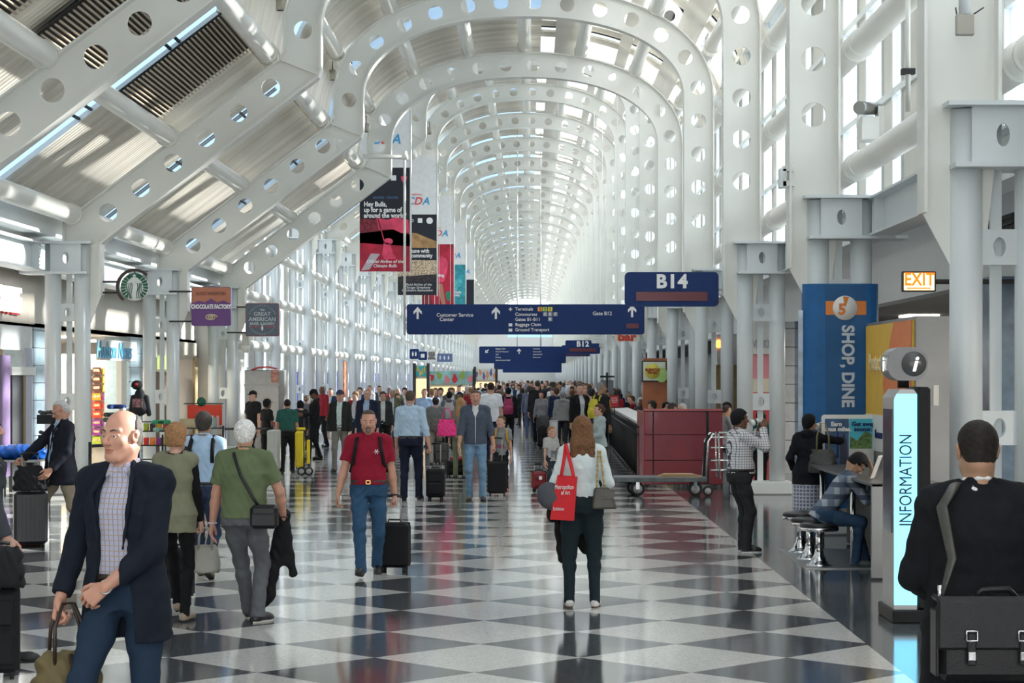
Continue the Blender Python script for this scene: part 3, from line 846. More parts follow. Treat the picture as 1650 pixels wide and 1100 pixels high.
def hairsd(style, c, M, sc):
    h = SD()
    Tr = lambda x, y, z: c + (M[0] * x + M[1] * y + M[2] * z) * sc
    loc = lambda x, y, z: [((x - c[0]) * M[i][0] + (y - c[1]) * M[i][1] + (z - c[2]) * M[i][2]) / sc for i in range(3)]
    g = {'short': .006, 'bald': .006, 'buzz': .005, 'full': .020, 'long': .016, 'bob': .024, 'bun': .014, 'curly': .026, 'receding': .010}[style]
    h.ell(Tr(0, -.016, .034), tuple((q + g) * sc for q in (.0745, .0945, .083)), .01, M)
    h.ell(Tr(0, -.055, -.030), tuple((q + g * .7) * sc for q in (.054, .047, .050)), .03, M)
    zs = [-.09, -.055, -.02, .0, .04, .07, .09, .13]
    fs = {'short': [-.055, -.035, -.018, -.004, .020, .046, .074, .2], 'bald': [-.055, -.035, -.018, .004, .018, .010, -.018, -.3],
          'receding': [-.055, -.035, -.018, -.004, .010, .012, .045, .2], 'buzz': [-.055, -.03, -.012, .002, .028, .060, .10, .2]}.get(style, [-.05, -.03, .0, .022, .045, .074, .12, .2])
    def cutf(x, y, z):
        s_, f, u = loc(x, y, z)
        lim = np.interp(u.ravel(), zs, fs).reshape(u.shape) if u.shape == np.broadcast(x, y, z).shape else np.interp(np.broadcast_to(u, np.broadcast(x, y, z).shape).ravel(), zs, fs).reshape(np.broadcast(x, y, z).shape)
        lim = lim - np.clip((np.abs(s_) - .035) * 1.2, 0, .03) * (u > .025)
        bot = {'bob': -.12, 'long': -9, 'full': -.085, 'curly': -.085}.get(style, -.074)
        keep = np.maximum((f - lim) * .8, bot - u)
        if style == 'bald': keep = np.maximum(keep, u - .125)
        return -keep * sc
    if style in ('long',):
        for q in (-1, 0, 1):
            for (a, b, ra, rb) in (((q * .05, -.06, .02), (q * .062, -.085, -.13), .045, .050), ((q * .062, -.085, -.13), (q * .085, -.085, -.27), .050, .036)):
                h.cone(Tr(*a), Tr(*b), ra * sc, rb * sc, .03)
        for q in (-1, 1): h.cone(Tr(q * .068, -.01, .03), Tr(q * .078, -.03, -.14), .024 * sc, .026 * sc, .03)
    if style == 'bob':
        for q in (-1, 1): h.cone(Tr(q * .06, -.03, .02), Tr(q * .064, -.04, -.055), .035 * sc, .032 * sc, .03)
    if style == 'bun': h.ell(Tr(0, -.125, .01), (.040 * sc,) * 3, .015)
    h.cut(cutf, c - .25, c + .25)
    amp, fr = {'full': (.0014, 120), 'long': (.0022, 90), 'bob': (.0016, 130)}.get(style, (.0008, 200))
    h.wrinkle(amp, fr, 3)
    return h

def person(name='person', loc=(0, 0), rz=0.0, H=1.78, w=1.0, belly=0.0, feet=None, hands=None, elbows=(None, None), curl=('relax', 'relax'),
           lean=0.0, leanx=0.0, twist=0.0, hyaw=0.0, hpitch=0.0, hroll=0.0, hip=None, skinc='fair', hair=('short', (0.10, 0.07, 0.05)), top='shirt', topc=None, sleeve='long',
           under=None, underc=None, open_=None, hem=None, leg=None, legc=None, shoe=(0.02, 0.02, 0.02), legw=1.0, collar=None, label=None, group=None, fine=1.0,
           stubble=False, face=True, mats=None, knees=None, z0=0.0, woman=False, hscale=1.0, skirt=None, sleevec=None, palm=(None, None), cap=None, mustache=None,
           glasses=False, belt=None, hood=None, jaw=1.0, fat=1.0, pts=None, shin=False):
    root = empty(name, (loc[0], loc[1], z0), rz, label, 'person', group)
    fx = {'c': 0.009, 'f': 0.0042} if fine == 1.0 else {'c': 0.009 * fine, 'f': 0.0042 * fine}
    q = H / 1.78
    sc = q if H > 1.5 else (0.235 + 0.03 * (H - 1.5)) / 0.235 * 0.93
    sc *= hscale
    if hip is None:
        def hz(h_):
            z = .532 * h_
            for f in (feet or []):
                if len(f) < 4 or f[3] >= 0:
                    d2 = f[1] ** 2 + (abs(f[0]) - .088 * h_ / 1.78) ** 2
                    z = min(z, f[2] + .042 * h_ + math.sqrt(max((.4895 * h_) ** 2 - d2, .1)))
            return z
        H += min(.532 * H - hz(H), .06); q = H / 1.78
    hipz = hz(H) if hip is None else hip[2]
    pc = V3(0, 0, hipz) if hip is None else V3(*hip)
    # torso frame
    up = nrm(V3(math.sin(leanx), math.sin(lean), math.cos(lean)))
    fwd = nrm(V3(math.sin(-twist), math.cos(twist), 0)); fwd = nrm(fwd - up * (fwd @ up)); rt = np.cross(fwd, up)
    T = np.array([rt, fwd, up])
    tl = 0.305 * H                     # pelvis joint line to shoulder line
    TT = lambda x, y, z: pc + rt * x + fwd * y + up * z
    shw = (0.098 if not woman else 0.088) * H * (0.85 + 0.15 * w)
    neck = TT(0, 0.0, tl + 0.036 * q)
    fwy = math.sin(hyaw), math.cos(hyaw)
    hf = nrm(fwd * fwy[1] * math.cos(hpitch) + rt * fwy[0] * math.cos(hpitch) + V3(0, 0, math.sin(hpitch)))
    hu = nrm(V3(math.sin(hroll), 0, 1) + up * 0.3)
    HM = frame3(hf, hu)
    hc = neck + up * 0.062 * q + nrm(up + V3(0, 0, 1)) * 0.075 * sc + hf * 0.022 * sc
    body = SD()
    head(body, hc, HM, sc, jaw=jaw, fat=fat)
    nk = 0.056 * sc * (0.85 if woman else 1) * (0.75 + .25 * w)
    body.cone(hc - HM[2] * 0.065 * sc - HM[1] * 0.022 * sc, neck - up * 0.03, nk, nk * 1.12, 0.03)
    g = w
    if woman: tk = [(-.06, .150, .105, 0), (.02, .168, .112, -.01), (.14, .138, .092, 0), (.22, .122, .085, .005), (.36, .150, .105, .01), (.45, .145, .088, 0), (.50, .122, .068, 0), (.54, .078, .052, 0), (.575, .05, .05, 0)]
    else: tk = [(-.06, .155, .108, 0), (.02, .165, .112, 0), (.14, .155, .105, .005), (.24, .158, .105, .005), (.38, .170, .115, .005), (.45, .160, .100, 0), (.49, .136, .080, -.005), (.525, .094, .062, -.005), (.555, .064, .055, -.003), (.585, .052, .054, 0)]
    def tkey(add, z0_=-.09, z1_=.58, flare=0.0, blouse=0):
        out = []
        for z, rx, ry, f in tk:
            if z < z0_ or z > z1_: continue
            bl = belly * max(0, 1 - abs(z - .10) / .22)
            out.append((z * q, rx * q * g + add + flare * max(0, .2 - z), ry * q * g + add + bl * .5 + flare * max(0, .2 - z), f * q + bl * .5))
        return out
    body.loft(pc, T, tkey(-0.012), 0.03, 2.2)
    # arms
    l1, l2 = 0.172 * H, 0.150 * H
    sh, el, wr, hd = [], [], [], []
    hands = hands or [None, None]
    if hands[0] is None: hands = [(0.22 * q * (.6 + .4 * w) + .03, 0.05, hipz - 0.10 * q), hands[1]]
    if hands[1] is None: hands = [hands[0], (-0.22 * q * (.6 + .4 * w) - .03, 0.05, hipz - 0.10 * q)]
    for i, sg in ((0, 1), (1, -1)):
        s_ = TT(sg * shw, -0.005, tl - 0.034 * q); h_ = V3(*hands[i])
        e, wv = ik(s_, h_, l1, l2, elbows[i] or (sg * 0.28, -1, -0.1))
        sh.append(s_); el.append(e); wr.append(wv)
    aw = (0.5 + 0.5 * w) * q * (0.84 if woman else 1)
    hand_geo = []
    for i, sg in ((0, 1), (1, -1)):
        s_, e, wv = sh[i], el[i], wr[i]
        body.cone(TT(sg * shw * 0.5, 0, tl - .016 * q), s_, .040 * aw, .050 * aw, .04)
        body.cone(s_, e, .050 * aw, .040 * aw, .02)
        mid = e + (wv - e) * .35; body.cone(e, mid, .040 * aw, .041 * aw, .02).cone(mid, wv, .040 * aw, .026 * aw, .02)
        D = nrm(wv - e)
        if palm[i] is not None: Nn = V3(*palm[i][:3]); D2 = V3(*palm[i][3:]) if len(palm[i]) > 3 else D
        else: Nn = V3(-sg, 0, 0); D2 = D
        D2 = nrm(D2); Nn = nrm(Nn - D2 * (Nn @ D2)); Tt = np.cross(D2, Nn) * (1 if sg > 0 else -1)
        # thumb side: forward for a hanging arm
        if palm[i] is None and Tt[1] < 0: Tt = -Tt
        elif palm[i] is not None: Tt = np.cross(Nn, D2) * (-1 if sg > 0 else 1)
        hand_geo.append((wv, D2, Nn, Tt))
        hand(body, wv + D2 * .012, D2, Nn, Tt, sc * .97 * (.92 if woman else 1), HANDP[curl[i]], thumbin=.2 if curl[i] != 'grip' else .9)
    # legs
    feet = feet or [(0.09 * q, 0.0, 0.0), (-0.09 * q, 0.0, 0.0)]
    t1, t2 = 0.245 * H, 0.246 * H
    hw = .088 * q * (0.6 + .4 * w)
    lw = (0.45 + .55 * w) * q * legw
    hj, kn, an, ft = [], [], [], []
    for i, sg in ((0, 1), (1, -1)):
        f = list(feet[i]) + [0, 0][len(feet[i]) - 3:] if len(feet[i]) < 5 else feet[i]
        fx_, fy_, fz_ = feet[i][:3]; pit = feet[i][3] if len(feet[i]) > 3 else 0.0; yaw = feet[i][4] if len(feet[i]) > 4 else -sg * 0.12
        h_ = pc + rt * sg * hw + V3(0, 0, -.01)
        a_ = V3(fx_, fy_ - .0, fz_ + .075 * q)
        k_, a_ = ik(h_, a_, t1, t2, (knees[i] if knees else (sg * .12, 1, 0)))
        hj.append(h_); kn.append(k_); an.append(a_)
        fd = V3(-math.sin(yaw) * math.cos(pit), math.cos(yaw) * math.cos(pit), math.sin(pit)); ft.append(fd)
        body.cone(h_, k_, .066 * lw, .038 * lw, .03); m_ = k_ + (a_ - k_) * .3 - fd * .012
        body.cone(k_, m_, .038 * lw, .038 * lw, .03).cone(m_, a_, .038 * lw, .026 * q, .03)
        body.cone(a_, a_ - V3(0, 0, .03 * q), .030 * q, .026 * q, .02).cone(a_ - V3(0, 0, .03 * q), a_ + fd * .11 * q - V3(0, 0, .045 * q), .026 * q, .016 * q, .02)
    # mesh the body: fine at head and hands
    boxes = []
    if fine <= 2.2:
        r = .155 * sc
        boxes.append((hc - V3(r, r, .135 * sc), hc + V3(r, r, r)))
        for (wv, D2, _, _) in hand_geo:
            c_ = wv + D2 * .09 * sc; boxes.append((c_ - .125 * sc, c_ + .125 * sc))
    hcs = body.mesh(fx['c'])
    if boxes:
        parts = []
        c_ = hcs[0][hcs[1]].mean(1); keep = np.ones(len(c_), bool)
        for l, u in boxes: keep &= ~np.all((c_ > l + fx['c']) & (c_ < u - fx['c']), axis=1)
        parts.append((hcs[0], hcs[1][keep]))
        for bi, (l, u) in enumerate(boxes):
            hh = fx['f'] if bi == 0 else fx['f'] * .8
            p, f = body.mesh(hh, l - 3 * hh, u + 3 * hh)
            if not len(f): continue
            cc = p[f].mean(1); kk = np.all((cc > l) & (cc < u), axis=1); parts.append((p, f[kk]))
        hcs = join_meshes(parts)
    sk = skin(skinc)
    def pick(c_):
        l = (c_ - hc) @ HM.T / sc; r_ = np.zeros(len(c_), int)
        lips = (l[:, 1] > .074) & (np.abs(l[:, 2] + .0665) < .0085 - .005 * (np.abs(l[:, 0]) / .023) ** 2) & (np.abs(l[:, 0]) < .022); r_[lips] = 1
        if stubble:
            sb = (l[:, 2] < -.046 - .012 * (l[:, 1] < .06)) & (l[:, 2] > -.125) & (l[:, 1] > .01) & ~lips; r_[sb] = 2
        return r_
    bo = sdmesh('body', hcs, [sk, lipm(skinc), stub(skinc)], root, pick if face else None)
    # eyes and brows
    W_ = lambda x, y, z: Vector(hc + (HM[0] * x + HM[1] * y + HM[2] * z) * sc)
    if face and fine <= 2.2:
        for s_ in (-1, 1):
            e = MB().use(M_EYEW).ell(W_(s_ * .031, .0745, .0), (.0118 * sc,) * 3, 12); e.use(M_IRIS).ell(W_(s_ * .031, .0800, -.0005), (.0072 * sc,) * 3, 10)
            e.build('eye', None, root)
            hb = hair[1] if hair else (.1, .07, .05)
            MB().use(hairm(tuple(c * .8 for c in hb))).tube([W_(s_ * .014, .0925, .023), W_(s_ * .030, .0895, .030), W_(s_ * .047, .075, .026)], [.0032 * sc, .0038 * sc, .0022 * sc], 6).build('eyebrow', None, root)
    if mustache:
        m_ = SD(); 
        for s_ in (-1, 1): m_.cone(W_(s_ * .003, .101, -.050), W_(s_ * .026, .086, -.062), .0075 * sc, .006 * sc, .006); 
        if mustache == 'goatee':
            for s_ in (-1, 1): m_.cone(W_(s_ * .026, .086, -.062), W_(s_ * .020, .080, -.090), .006 * sc, .007 * sc, .006)
            m_.ell(W_(0, .078, -.096), (.024 * sc, .016 * sc, .016 * sc), .01)
        m_.wrinkle(.0008, 260, 2)
        sdmesh('beard', m_.mesh(.0035), [hairm((0.17, 0.145, 0.125))], root)
    if hair: sdmesh('hair', hairsd(hair[0], hc, HM, sc).mesh(.0045 * max(1, fine * .8)), [hairm(hair[1])], root)
    if glasses:
        gm = MB().use(M_BLACK)
        for s_ in (-1, 1):
            gm.tube([W_(s_ * .031 + .020 * math.cos(t), .092, .0 + .014 * math.sin(t)) for t in [2 * PI * k / 14 for k in range(15)]], .0014 * sc, 5)
            gm.tube([W_(s_ * .052, .090, .004), W_(s_ * .077, .06, .006), W_(s_ * .082, -.01, .004)], .0016 * sc, 5)
        gm.tube([W_(-.012, .094, .004), W_(0, .099, .007), W_(.012, .094, .004)], .0014 * sc, 5)
        gm.build('glasses', None, root)
    if cap:
        cm = MB().use(cloth(cap)); 
        c0 = SD(); c0.ell(W_(0, -.014, .046), tuple((v + .016) * sc for v in (.074, .094, .078)), .01, HM)
        c0.cut(lambda x, y, z: (x - hc[0]) * HM[2][0] + (y - hc[1]) * HM[2][1] + (z - hc[2]) * HM[2][2] - .042 * sc, hc - .2, hc + .2)
        co = sdmesh('cap', c0.mesh(.006), [cloth(cap)], root)
        vs = []
        for j in range(9):
            t = -0.85 + 1.7 * j / 8
            vs += [W_(.084 * math.sin(t), .075 * math.cos(t) + .012, .047), W_(.070 * math.sin(t), .075 + .105 * math.cos(t) - .01, .030)]
        bm_ = MB().use(cloth(cap)); bm_.add(vs, [(2 * j, 2 * j + 1, 2 * j + 3, 2 * j + 2) for j in range(8)], True)
        b_ = bm_.build('cap_brim', None, co); so = b_.modifiers.new('s', 'SOLIDIFY'); so.thickness = .005
    # ---- trousers, skirt
    lm = mats['leg'] if mats and 'leg' in mats else cloth(legc or (.03, .04, .07))
    tr = SD()
    tr.loft(pc, T, tkey(.004 if not skirt else .0, -.1, .16), .03, 2.2); tr.cutcyl(TT(0, 0, .100 * q), up, .30, .3)
    for i in (0, 1):
        k_, a_ = kn[i], an[i]; h_ = hj[i]
        mid = h_ + (k_ - h_) * .45
        tr.cone(h_ + V3(0, 0, .01), mid, .090 * lw, .076 * lw, .05); tr.cone(mid, k_, .076 * lw, .062 * lw, .05)
        fw = 1.0 if leg != 'slim' else .78
        if not shin: m_ = k_ + (a_ - k_) * .3 - ft[i] * .012; tr.cone(k_, m_, .060 * lw * (1 + fw) / 2, .055 * lw * (1 + fw) / 2, .04).cone(m_, a_ + (a_ - k_) * .08, .055 * lw * (1 + fw) / 2, .054 * lw * fw * (1.08 if leg == 'wide' else 1), .04); tr.cutcyl(a_ - V3(0, 0, .042 * q), (a_ - k_) * V3(.6, .6, 1), .11, .16)
    tr.wrinkle(.0035 if leg != 'slim' else .002, 55, H * 7 + w)
    sdmesh('trousers' if not woman or leg != 'legging' else 'leggings', tr.mesh(.0085 * fine), [lm], root)
    if skirt:
        s2 = SD(); s2.loft(pc, T, [(-.50 * q, .20, .17, 0), (-.2 * q, .19, .16, 0), (.0, .178 * g, .13, 0), (.14 * q, .15, .11, 0)], .03, 2.0); s2.wrinkle(.006, 40, 2)
        sdmesh('skirt', s2.mesh(.01 * fine), [mats['skirt']], root)
    # ---- shoes
    for i in (0, 1):
        a_, fd = an[i], ft[i]; sdir = nrm(np.cross(fd, V3(0, 0, 1))); un = np.cross(sdir, fd)
        s0 = SD(); b_ = a_ - un * .042 * q
        s0.ell(b_ - fd * .025 * q, (.036 * q, .045 * q, .040 * q), .02, np.array([sdir, fd, un]))
        s0.cone(b_ + un * .012 * q, b_ + fd * .13 * q + un * .0, .038 * q, .036 * q, .03); s0.cone(b_ + fd * .12 * q + un * .002 * q, b_ + fd * .17 * q - un * .002, .038 * q, .030 * q, .03)
        s0.cone(b_ + un * .03, b_ + un * .062 * q, .036 * q, .037 * q, .03)
        o_ = b_ - un * .020 * q
        s0.cut(lambda x, y, z, o_=o_, un=un: ((x - o_[0]) * un[0] + (y - o_[1]) * un[1] + (z - o_[2]) * un[2]), a_ - .3, a_ + .3)
        sh_ = sdmesh('shoe', s0.mesh(.006 * fine), [mats['shoe'] if mats and 'shoe' in mats else leather(shoe)], root)
        so = MB().use(mats['sole'] if mats and 'sole' in mats else M_RUBBER)
        ring = []
        for j in range(18):
            t = 2 * PI * j / 18; L = .130 * q; wd = (.040 + .008 * math.cos(t - .3)) * q
            ring.append((b_ + fd * (.068 * q + L * math.cos(t)) + sdir * wd * math.sin(t)))
        so.add([r_ - un * .018 * q for r_ in ring] + [r_ - un * .033 * q for r_ in ring], [tuple(range(18))[::-1], tuple(range(18, 36))] + [(j, (j + 1) % 18, 18 + (j + 1) % 18, 18 + j) for j in range(18)], False)
        so.build('sole', None, sh_)
    # ---- tops
    def sleeves(t, add, slv, sadd):
        for i, sg in ((0, 1), (1, -1)):
            s_, e, wv = sh[i], el[i], wr[i]
            t.cone(TT(sg * shw * .40, -.008, tl - .004 * q), s_ - up * .006, (.034 * aw + add), .046 * aw + add, .05).cone(TT(sg * .045 * q, -.012, tl + .030 * q), TT(sg * shw * .8, -.006, tl - .010 * q), .020, .030 * aw + add * .6, .06)
            if slv == 'none': continue
            if slv == 'short':
                c_ = s_ + (e - s_) * .72; t.cone(s_, c_, .050 * aw + sadd, .054 * aw + sadd, .03); t.cutcyl(c_, e - s_, .12, .3)
            elif slv == 'three':
                c_ = e + (wv - e) * .45; t.cone(s_, e, .050 * aw + sadd, .045 * aw + sadd, .03).cone(e, c_, .047 * aw + sadd, .043 * aw + sadd, .03); t.cutcyl(c_, wv - e, .075, .2)
            else:
                t.cone(s_, e, .052 * aw + sadd, .046 * aw + sadd, .03); c_ = e + (wv - e) * .97
                t.cone(e, c_, .046 * aw + sadd, .036 * aw + sadd, .03); t.cutcyl(c_, wv - e, .075, .2)
    def topsd(add, z0_, slv, sadd, open_w=None, flare=0.0, neckr=True):
        t = SD(); sleeves(t, add, slv, sadd); K = tkey(add, z0_, .565, flare)
        if K[0][0] > z0_ * q + 1e-4:
            f0 = K[0]; K = [(z0_ * q, f0[1] + flare * .06, f0[2] + flare * .06, f0[3])] + K
        t.loft(pc, T, K, .03, 2.3)
        if neckr:
            n0 = neck - up * .012 * q - fwd * .005
            t.cone(n0 - up * .03, n0 + up * .012, nk * 1.12 + .016, nk * 1.10 + .007, .03)
            hi_ = collar or top in ('polo', 'shirt')
            t.cutcyl(n0 + up * (.026 if hi_ else .016) + fwd * .0, up * 1.0 - fwd * (.12 if hi_ else .32), .085, .10)
        if open_w is not None:
            zz, ww, yf = open_w
            def oc(x, y, z):
                a = (x - pc[0]) * rt[0] + (y - pc[1]) * rt[1] + (z - pc[2]) * rt[2]; f = (x - pc[0]) * fwd[0] + (y - pc[1]) * fwd[1] + (z - pc[2]) * fwd[2]; u = (x - pc[0]) * up[0] + (y - pc[1]) * up[1] + (z - pc[2]) * up[2]
                u = np.broadcast_to(u, np.broadcast(x, y, z).shape); lim = np.interp(u.ravel(), [v * q for v in zz], ww).reshape(u.shape)
                return np.maximum(np.abs(a) - lim, yf - f)
            t.cut(oc, pc - 1, pc + 1)
        return t
    def collar_(t):
        for sg in (1, -1):
            a_, b_, c_, d_ = TT(sg * .020 * sc, -.058 * sc, tl + .066 * q), TT(sg * .062 * sc, -.015 * sc, tl + .058 * q), TT(sg * .040 * sc, .050 * sc, tl + .042 * q), TT(sg * .012 * sc, .074 * sc, tl + .016 * q)
            t.cone(a_, b_, .010, .011, .004).cone(b_, c_, .011, .010, .004).cone(c_, d_, .010, .008, .004)
            t.cone(c_, TT(sg * .050 * sc, .082 * sc, tl - .008 * q), .009, .007, .012)
        t.cone(TT(.02 * sc, -.058 * sc, tl + .066 * q), TT(-.02 * sc, -.058 * sc, tl + .066 * q), .010, .010, .004)
    tm = mats['top'] if mats and 'top' in mats else cloth(topc or (.5, .5, .5))
    um = mats['under'] if mats and 'under' in mats else cloth(underc or (.6, .6, .6))
    if top in ('jacket', 'blazer', 'hoodie', 'vest', 'coat'):
        uz = -.0 if top == 'blazer' else -.02
        u_ = topsd(.003, .092 if top == 'blazer' else -.02, 'none' if top != 'vest' else 'long', .004)
        if collar: collar_(u_)
        u_.wrinkle(.002, 60, 4)
        sdmesh('shirt', u_.mesh(.008 * fine), [um], root)
        hz = hem if hem is not None else {'blazer': -.16, 'coat': -.30, 'jacket': -.05, 'hoodie': -.03, 'vest': -.10}[top]
        ow = open_ or {'blazer': ((-.4, .10, .22, .50, .60), (.10, .07, .05, .085, .05), .0), 'jacket': ((-.4, .0, .5, .6), (.045, .05, .06, .05), .0), 'coat': ((-.4, .0, .5, .6), (.03, .05, .06, .05), .0),
                       'hoodie': ((-.3, .36, .50, .6), (-.01, -.01, .05, .05), .0), 'vest': ((-.4, .0, .5, .6), (.04, .04, .06, .05), .0)}[top]
        j = topsd(.022 if fine < 3 else .02, hz, sleeve if top != 'vest' else 'none', .012, ow, flare=.12 if top in ('blazer', 'coat') else .02, neckr=True)
        if top in ('blazer', 'coat'):
            for sg in (1, -1):
                a0 = TT(sg * .055 * q, .02, tl + .055 * q); b0 = TT(sg * .098 * q, .128 * q * g + .012, tl - .08 * q); c0 = TT(sg * .060 * q, .130 * q * g + .014 + belly * .5, .22 * q)
                j.cone(a0, b0, .012, .014, .006).cone(b0, c0, .014, .006, .006)
            j.cone(TT(.05 * q, -.045, tl + .055 * q), TT(-.05 * q, -.045, tl + .055 * q), .016, .016, .01)
        if top == 'hoodie' or hood:
            j.ell(TT(0, -.085, tl + .03 * q), (.085, .045, .055), .03)
        j.wrinkle(.003, 48, 2 + H)
        sdmesh({'blazer': 'jacket'}.get(top, top), j.mesh(.008 * fine), [tm], root)
    else:
        t = topsd(.010 if top != 'tee' else .012, hem if hem is not None else (.06 if belt else -.04), sleeve, .010 if sleeve != 'short' else .016, open_, flare=.03)
        if top in ('polo', 'shirt') and collar is not False:
            collar_(t)
        t.wrinkle(.0032, 45, 5 + H)
        sdmesh('shirt', t.mesh(.008 * fine), [tm], root)
    if belt:
        bt = SD(); K = tkey(.010, .0, .16); zb = .085 * q
        kk = np.array(K); rx, ry, fy = (np.interp(zb, kk[:, 0], kk[:, c_]) for c_ in (1, 2, 3))
        bm_ = MB().use(leather(belt)); n_ = 40; vs = []
        for j_ in range(n_):
            t_ = 2 * PI * j_ / n_; c_, s_ = math.cos(t_), math.sin(t_); e_ = 2 / 2.25
            for dz in (-.017, .017):
                for dr in (0, .006):
                    vs.append(TT((rx + dr) * math.copysign(abs(c_) ** e_, c_), fy + (ry + dr) * math.copysign(abs(s_) ** e_, s_), zb + dz * q))
        fs = []
        for j_ in range(n_):
            a_, b_ = 4 * j_, 4 * ((j_ + 1) % n_); fs += [(a_ + 1, b_ + 1, b_ + 3, a_ + 3), (a_ + 3, b_ + 3, b_ + 2, a_ + 2), (a_, b_, b_ + 1, a_ + 1)]
        bm_.add(vs, fs, True); bo_ = bm_.build('belt', None, root)
        bk = MB().use(mat('brass', (.6, .42, .15), .25, metal=1)); y_ = fy + ry + .008
        for (x0, z0_, x1, z1) in ((-.024, -.02, .024, -.014), (-.024, .014, .024, .02), (-.024, -.02, -.018, .02), (.018, -.02, .024, .02)):
            bk.add([TT(x, yy, zb + z) for x in (x0, x1) for yy in (y_, y_ + .006) for z in (z0_, z1)], [(0, 1, 3, 2), (4, 6, 7, 5), (0, 4, 5, 1), (2, 3, 7, 6), (0, 2, 6, 4), (1, 5, 7, 3)])
        bk.build('buckle', None, bo_)
    root['_'] = 0; del root['_']
    Mw = Matrix.Translation((loc[0], loc[1], z0)) @ Matrix.Rotation(rz, 4, 'Z')
    inf = {'root': root, 'wr': [Mw @ Vector(w_) for w_ in wr], 'palm': [Mw @ Vector(hg[0] + hg[1] * .085 * sc + hg[2] * .02) for hg in hand_geo], 'sh': [Mw @ Vector(s_) for s_ in sh], 'M': Mw,
           'TT': lambda x, y, z: Mw @ Vector(TT(x, y, z)), 'hc': Mw @ Vector(hc), 'W': lambda x, y, z: Mw @ W_(x, y, z), 'q': q, 'el': [Mw @ Vector(e_) for e_ in el], 'tl': tl}
    return inf
# ------------------------------------------------------------------ signs, shops, counters, carts
def RX(px, s): return (px - VX) / s
def RZ(py, s): return EYE - (py - VY) / s
def YS_(s): return FPX / s
def slab(x0, z0, x1, z1, y, th, r=0.0):
    m = MB(); m.prism(rrect(x0, z0, x1, z1, r) if r else [(x0, z0), (x1, z0), (x1, z1), (x0, z1)], y, y + th); return m
F = PI / 2
FACE = (PI / 2, 0, 0)
def arrow(name, parent, x, z, y, h, m=M_WHT, rot=0):
    w = h * .38
    pts = [(-.09, -.5), (.09, -.5), (.09, .12), (.34, -.12), (.34, .12), (0, .5), (-.34, .12), (-.34, -.12), (-.09, .12)]
    c, s_ = math.cos(rot), math.sin(rot)
    pts = [((a * c - b * s_) * h + x, (a * s_ + b * c) * h + z) for a, b in pts]
    b = MB(); n = len(pts)
    tri = [(0, 1, 2, 8), (8, 2, 5), (2, 3, 4), (2, 4, 5), (8, 5, 6), (8, 6, 7)]
    b.add([(px, y - .004, pz) for px, pz in pts] , tri)
    return b.build(name, m, parent)

def gate_sign(px0, py0, px1, py1, s, text, label):
    x0, x1, z0, z1, y = RX(px0, s), RX(px1, s), RZ(py1, s), RZ(py0, s), YS_(s)
    root = empty('gate_sign', (0, 0, 0), 0, label, 'sign')
    slab(x0, z0, x1, z1, y, .14, .08).build('sign_box', M_NAVY, root)
    h, w = z1 - z0, x1 - x0
    tmesh('lettering', text, h * .54, M_WHT, root, ((x0 + x1) / 2, y - .006, z0 + h * .71), FACE, bold=.014, space=1.12)
    slab(x0 + w * .12, z0 + h * .16, x0 + w * .88, z0 + h * .42, y - .012, .02).build('led_strip', M_LED, root)
    m = MB(); m.cyl((x1 - .02, y + .07, (z0 + z1) / 2), (x1 + (.45 if s > 50 else .12), y + .07, (z0 + z1) / 2), .025); m.build('arm', M_STEEL, root)
    return root
gate_sign(1007, 438, 1158, 493.5, 91, 'B14', 'blue gate sign reading B14 with a dark red display strip')
gate_sign(911, 548, 967, 570, 32.9, 'B12', 'smaller blue gate sign reading B12 farther down the hall')
gate_sign(905, 556, 951, 574, 27.8, 'B10', 'small far gate sign partly hidden just behind the B12 sign')

def board(px0, py0, px1, py1, s, label, small=False):
    x0, x1, z0, z1, y = RX(px0, s), RX(px1, s), RZ(py1, s), RZ(py0, s), YS_(s)
    root = empty('direction_sign', (0, 0, 0), 0, label, 'sign')
    slab(x0, z0, x1, z1, y, .20, .06).build('sign_box', M_NAVY, root)
    return root, x0, x1, z0, z1, y
r_, x0, x1, z0, z1, y = board(655, 490, 1038.5, 538.5, 72.7, 'long blue overhead direction sign with three white arrows, nearest of the row')
u = lambda px: RX(px, 72.7); v = lambda py: RZ(py, 72.7)
for ax in (673, 799, 1018.5): arrow('arrow', r_, u(ax), v(504 if ax != 1018.5 else 501), y, .27)
tmesh('lettering', 'Customer Service', .112, M_WHT, r_, (u(733), y - .006, v(507.5)), FACE, bold=.001)
tmesh('lettering', 'Center', .112, M_WHT, r_, (u(720), y - .006, v(514.5)), FACE, bold=.001)
for i, (t, w_) in enumerate((('Terminals', 0), ('Concourses', 0), ('Gates B1-B11', 0), ('Baggage Claim', 0), ('Ground Transport', 0))):
    tmesh('lettering', t, 0.10, M_WHT, r_, (u(830), y - .006, v(498 + i * 8.3)), FACE, align='LEFT', bold=.001)
tmesh('lettering', 'Gate B12', .112, M_WHT, r_, (u(970.5), y - .006, v(505)), FACE, bold=.001)
Y_ORG, Y_GRN, Y_YEL = mat('orange tile', (.85, .35, .02), .4), mat('green tile', (.45, .65, .05), .4), mat('yellow tile', (.85, .70, .02), .4)
M_GREYT = mat('grey tile', (.25, .27, .33), .4)
for px, py, m, t in ((870, 498, Y_ORG, '2'), (878, 498, Y_GRN, '3'), (886.5, 498, Y_YEL, '5'), (878.5, 506, M_GREYT, 'C'), (886.5, 506, M_GREYT, 'E'), (895, 506, M_GREYT, 'F'), (886.5, 514, M_GREYT, 'B')):
    sq = slab(u(px) - .048, v(py) - .045, u(px) + .048, v(py) + .045, y - .008, .01).build('number_tile', m, r_)
    tmesh('numeral', t, .085, M_NAVY if py == 498 else M_WHT, sq, (u(px), y - .013, v(py)), FACE, bold=.002)
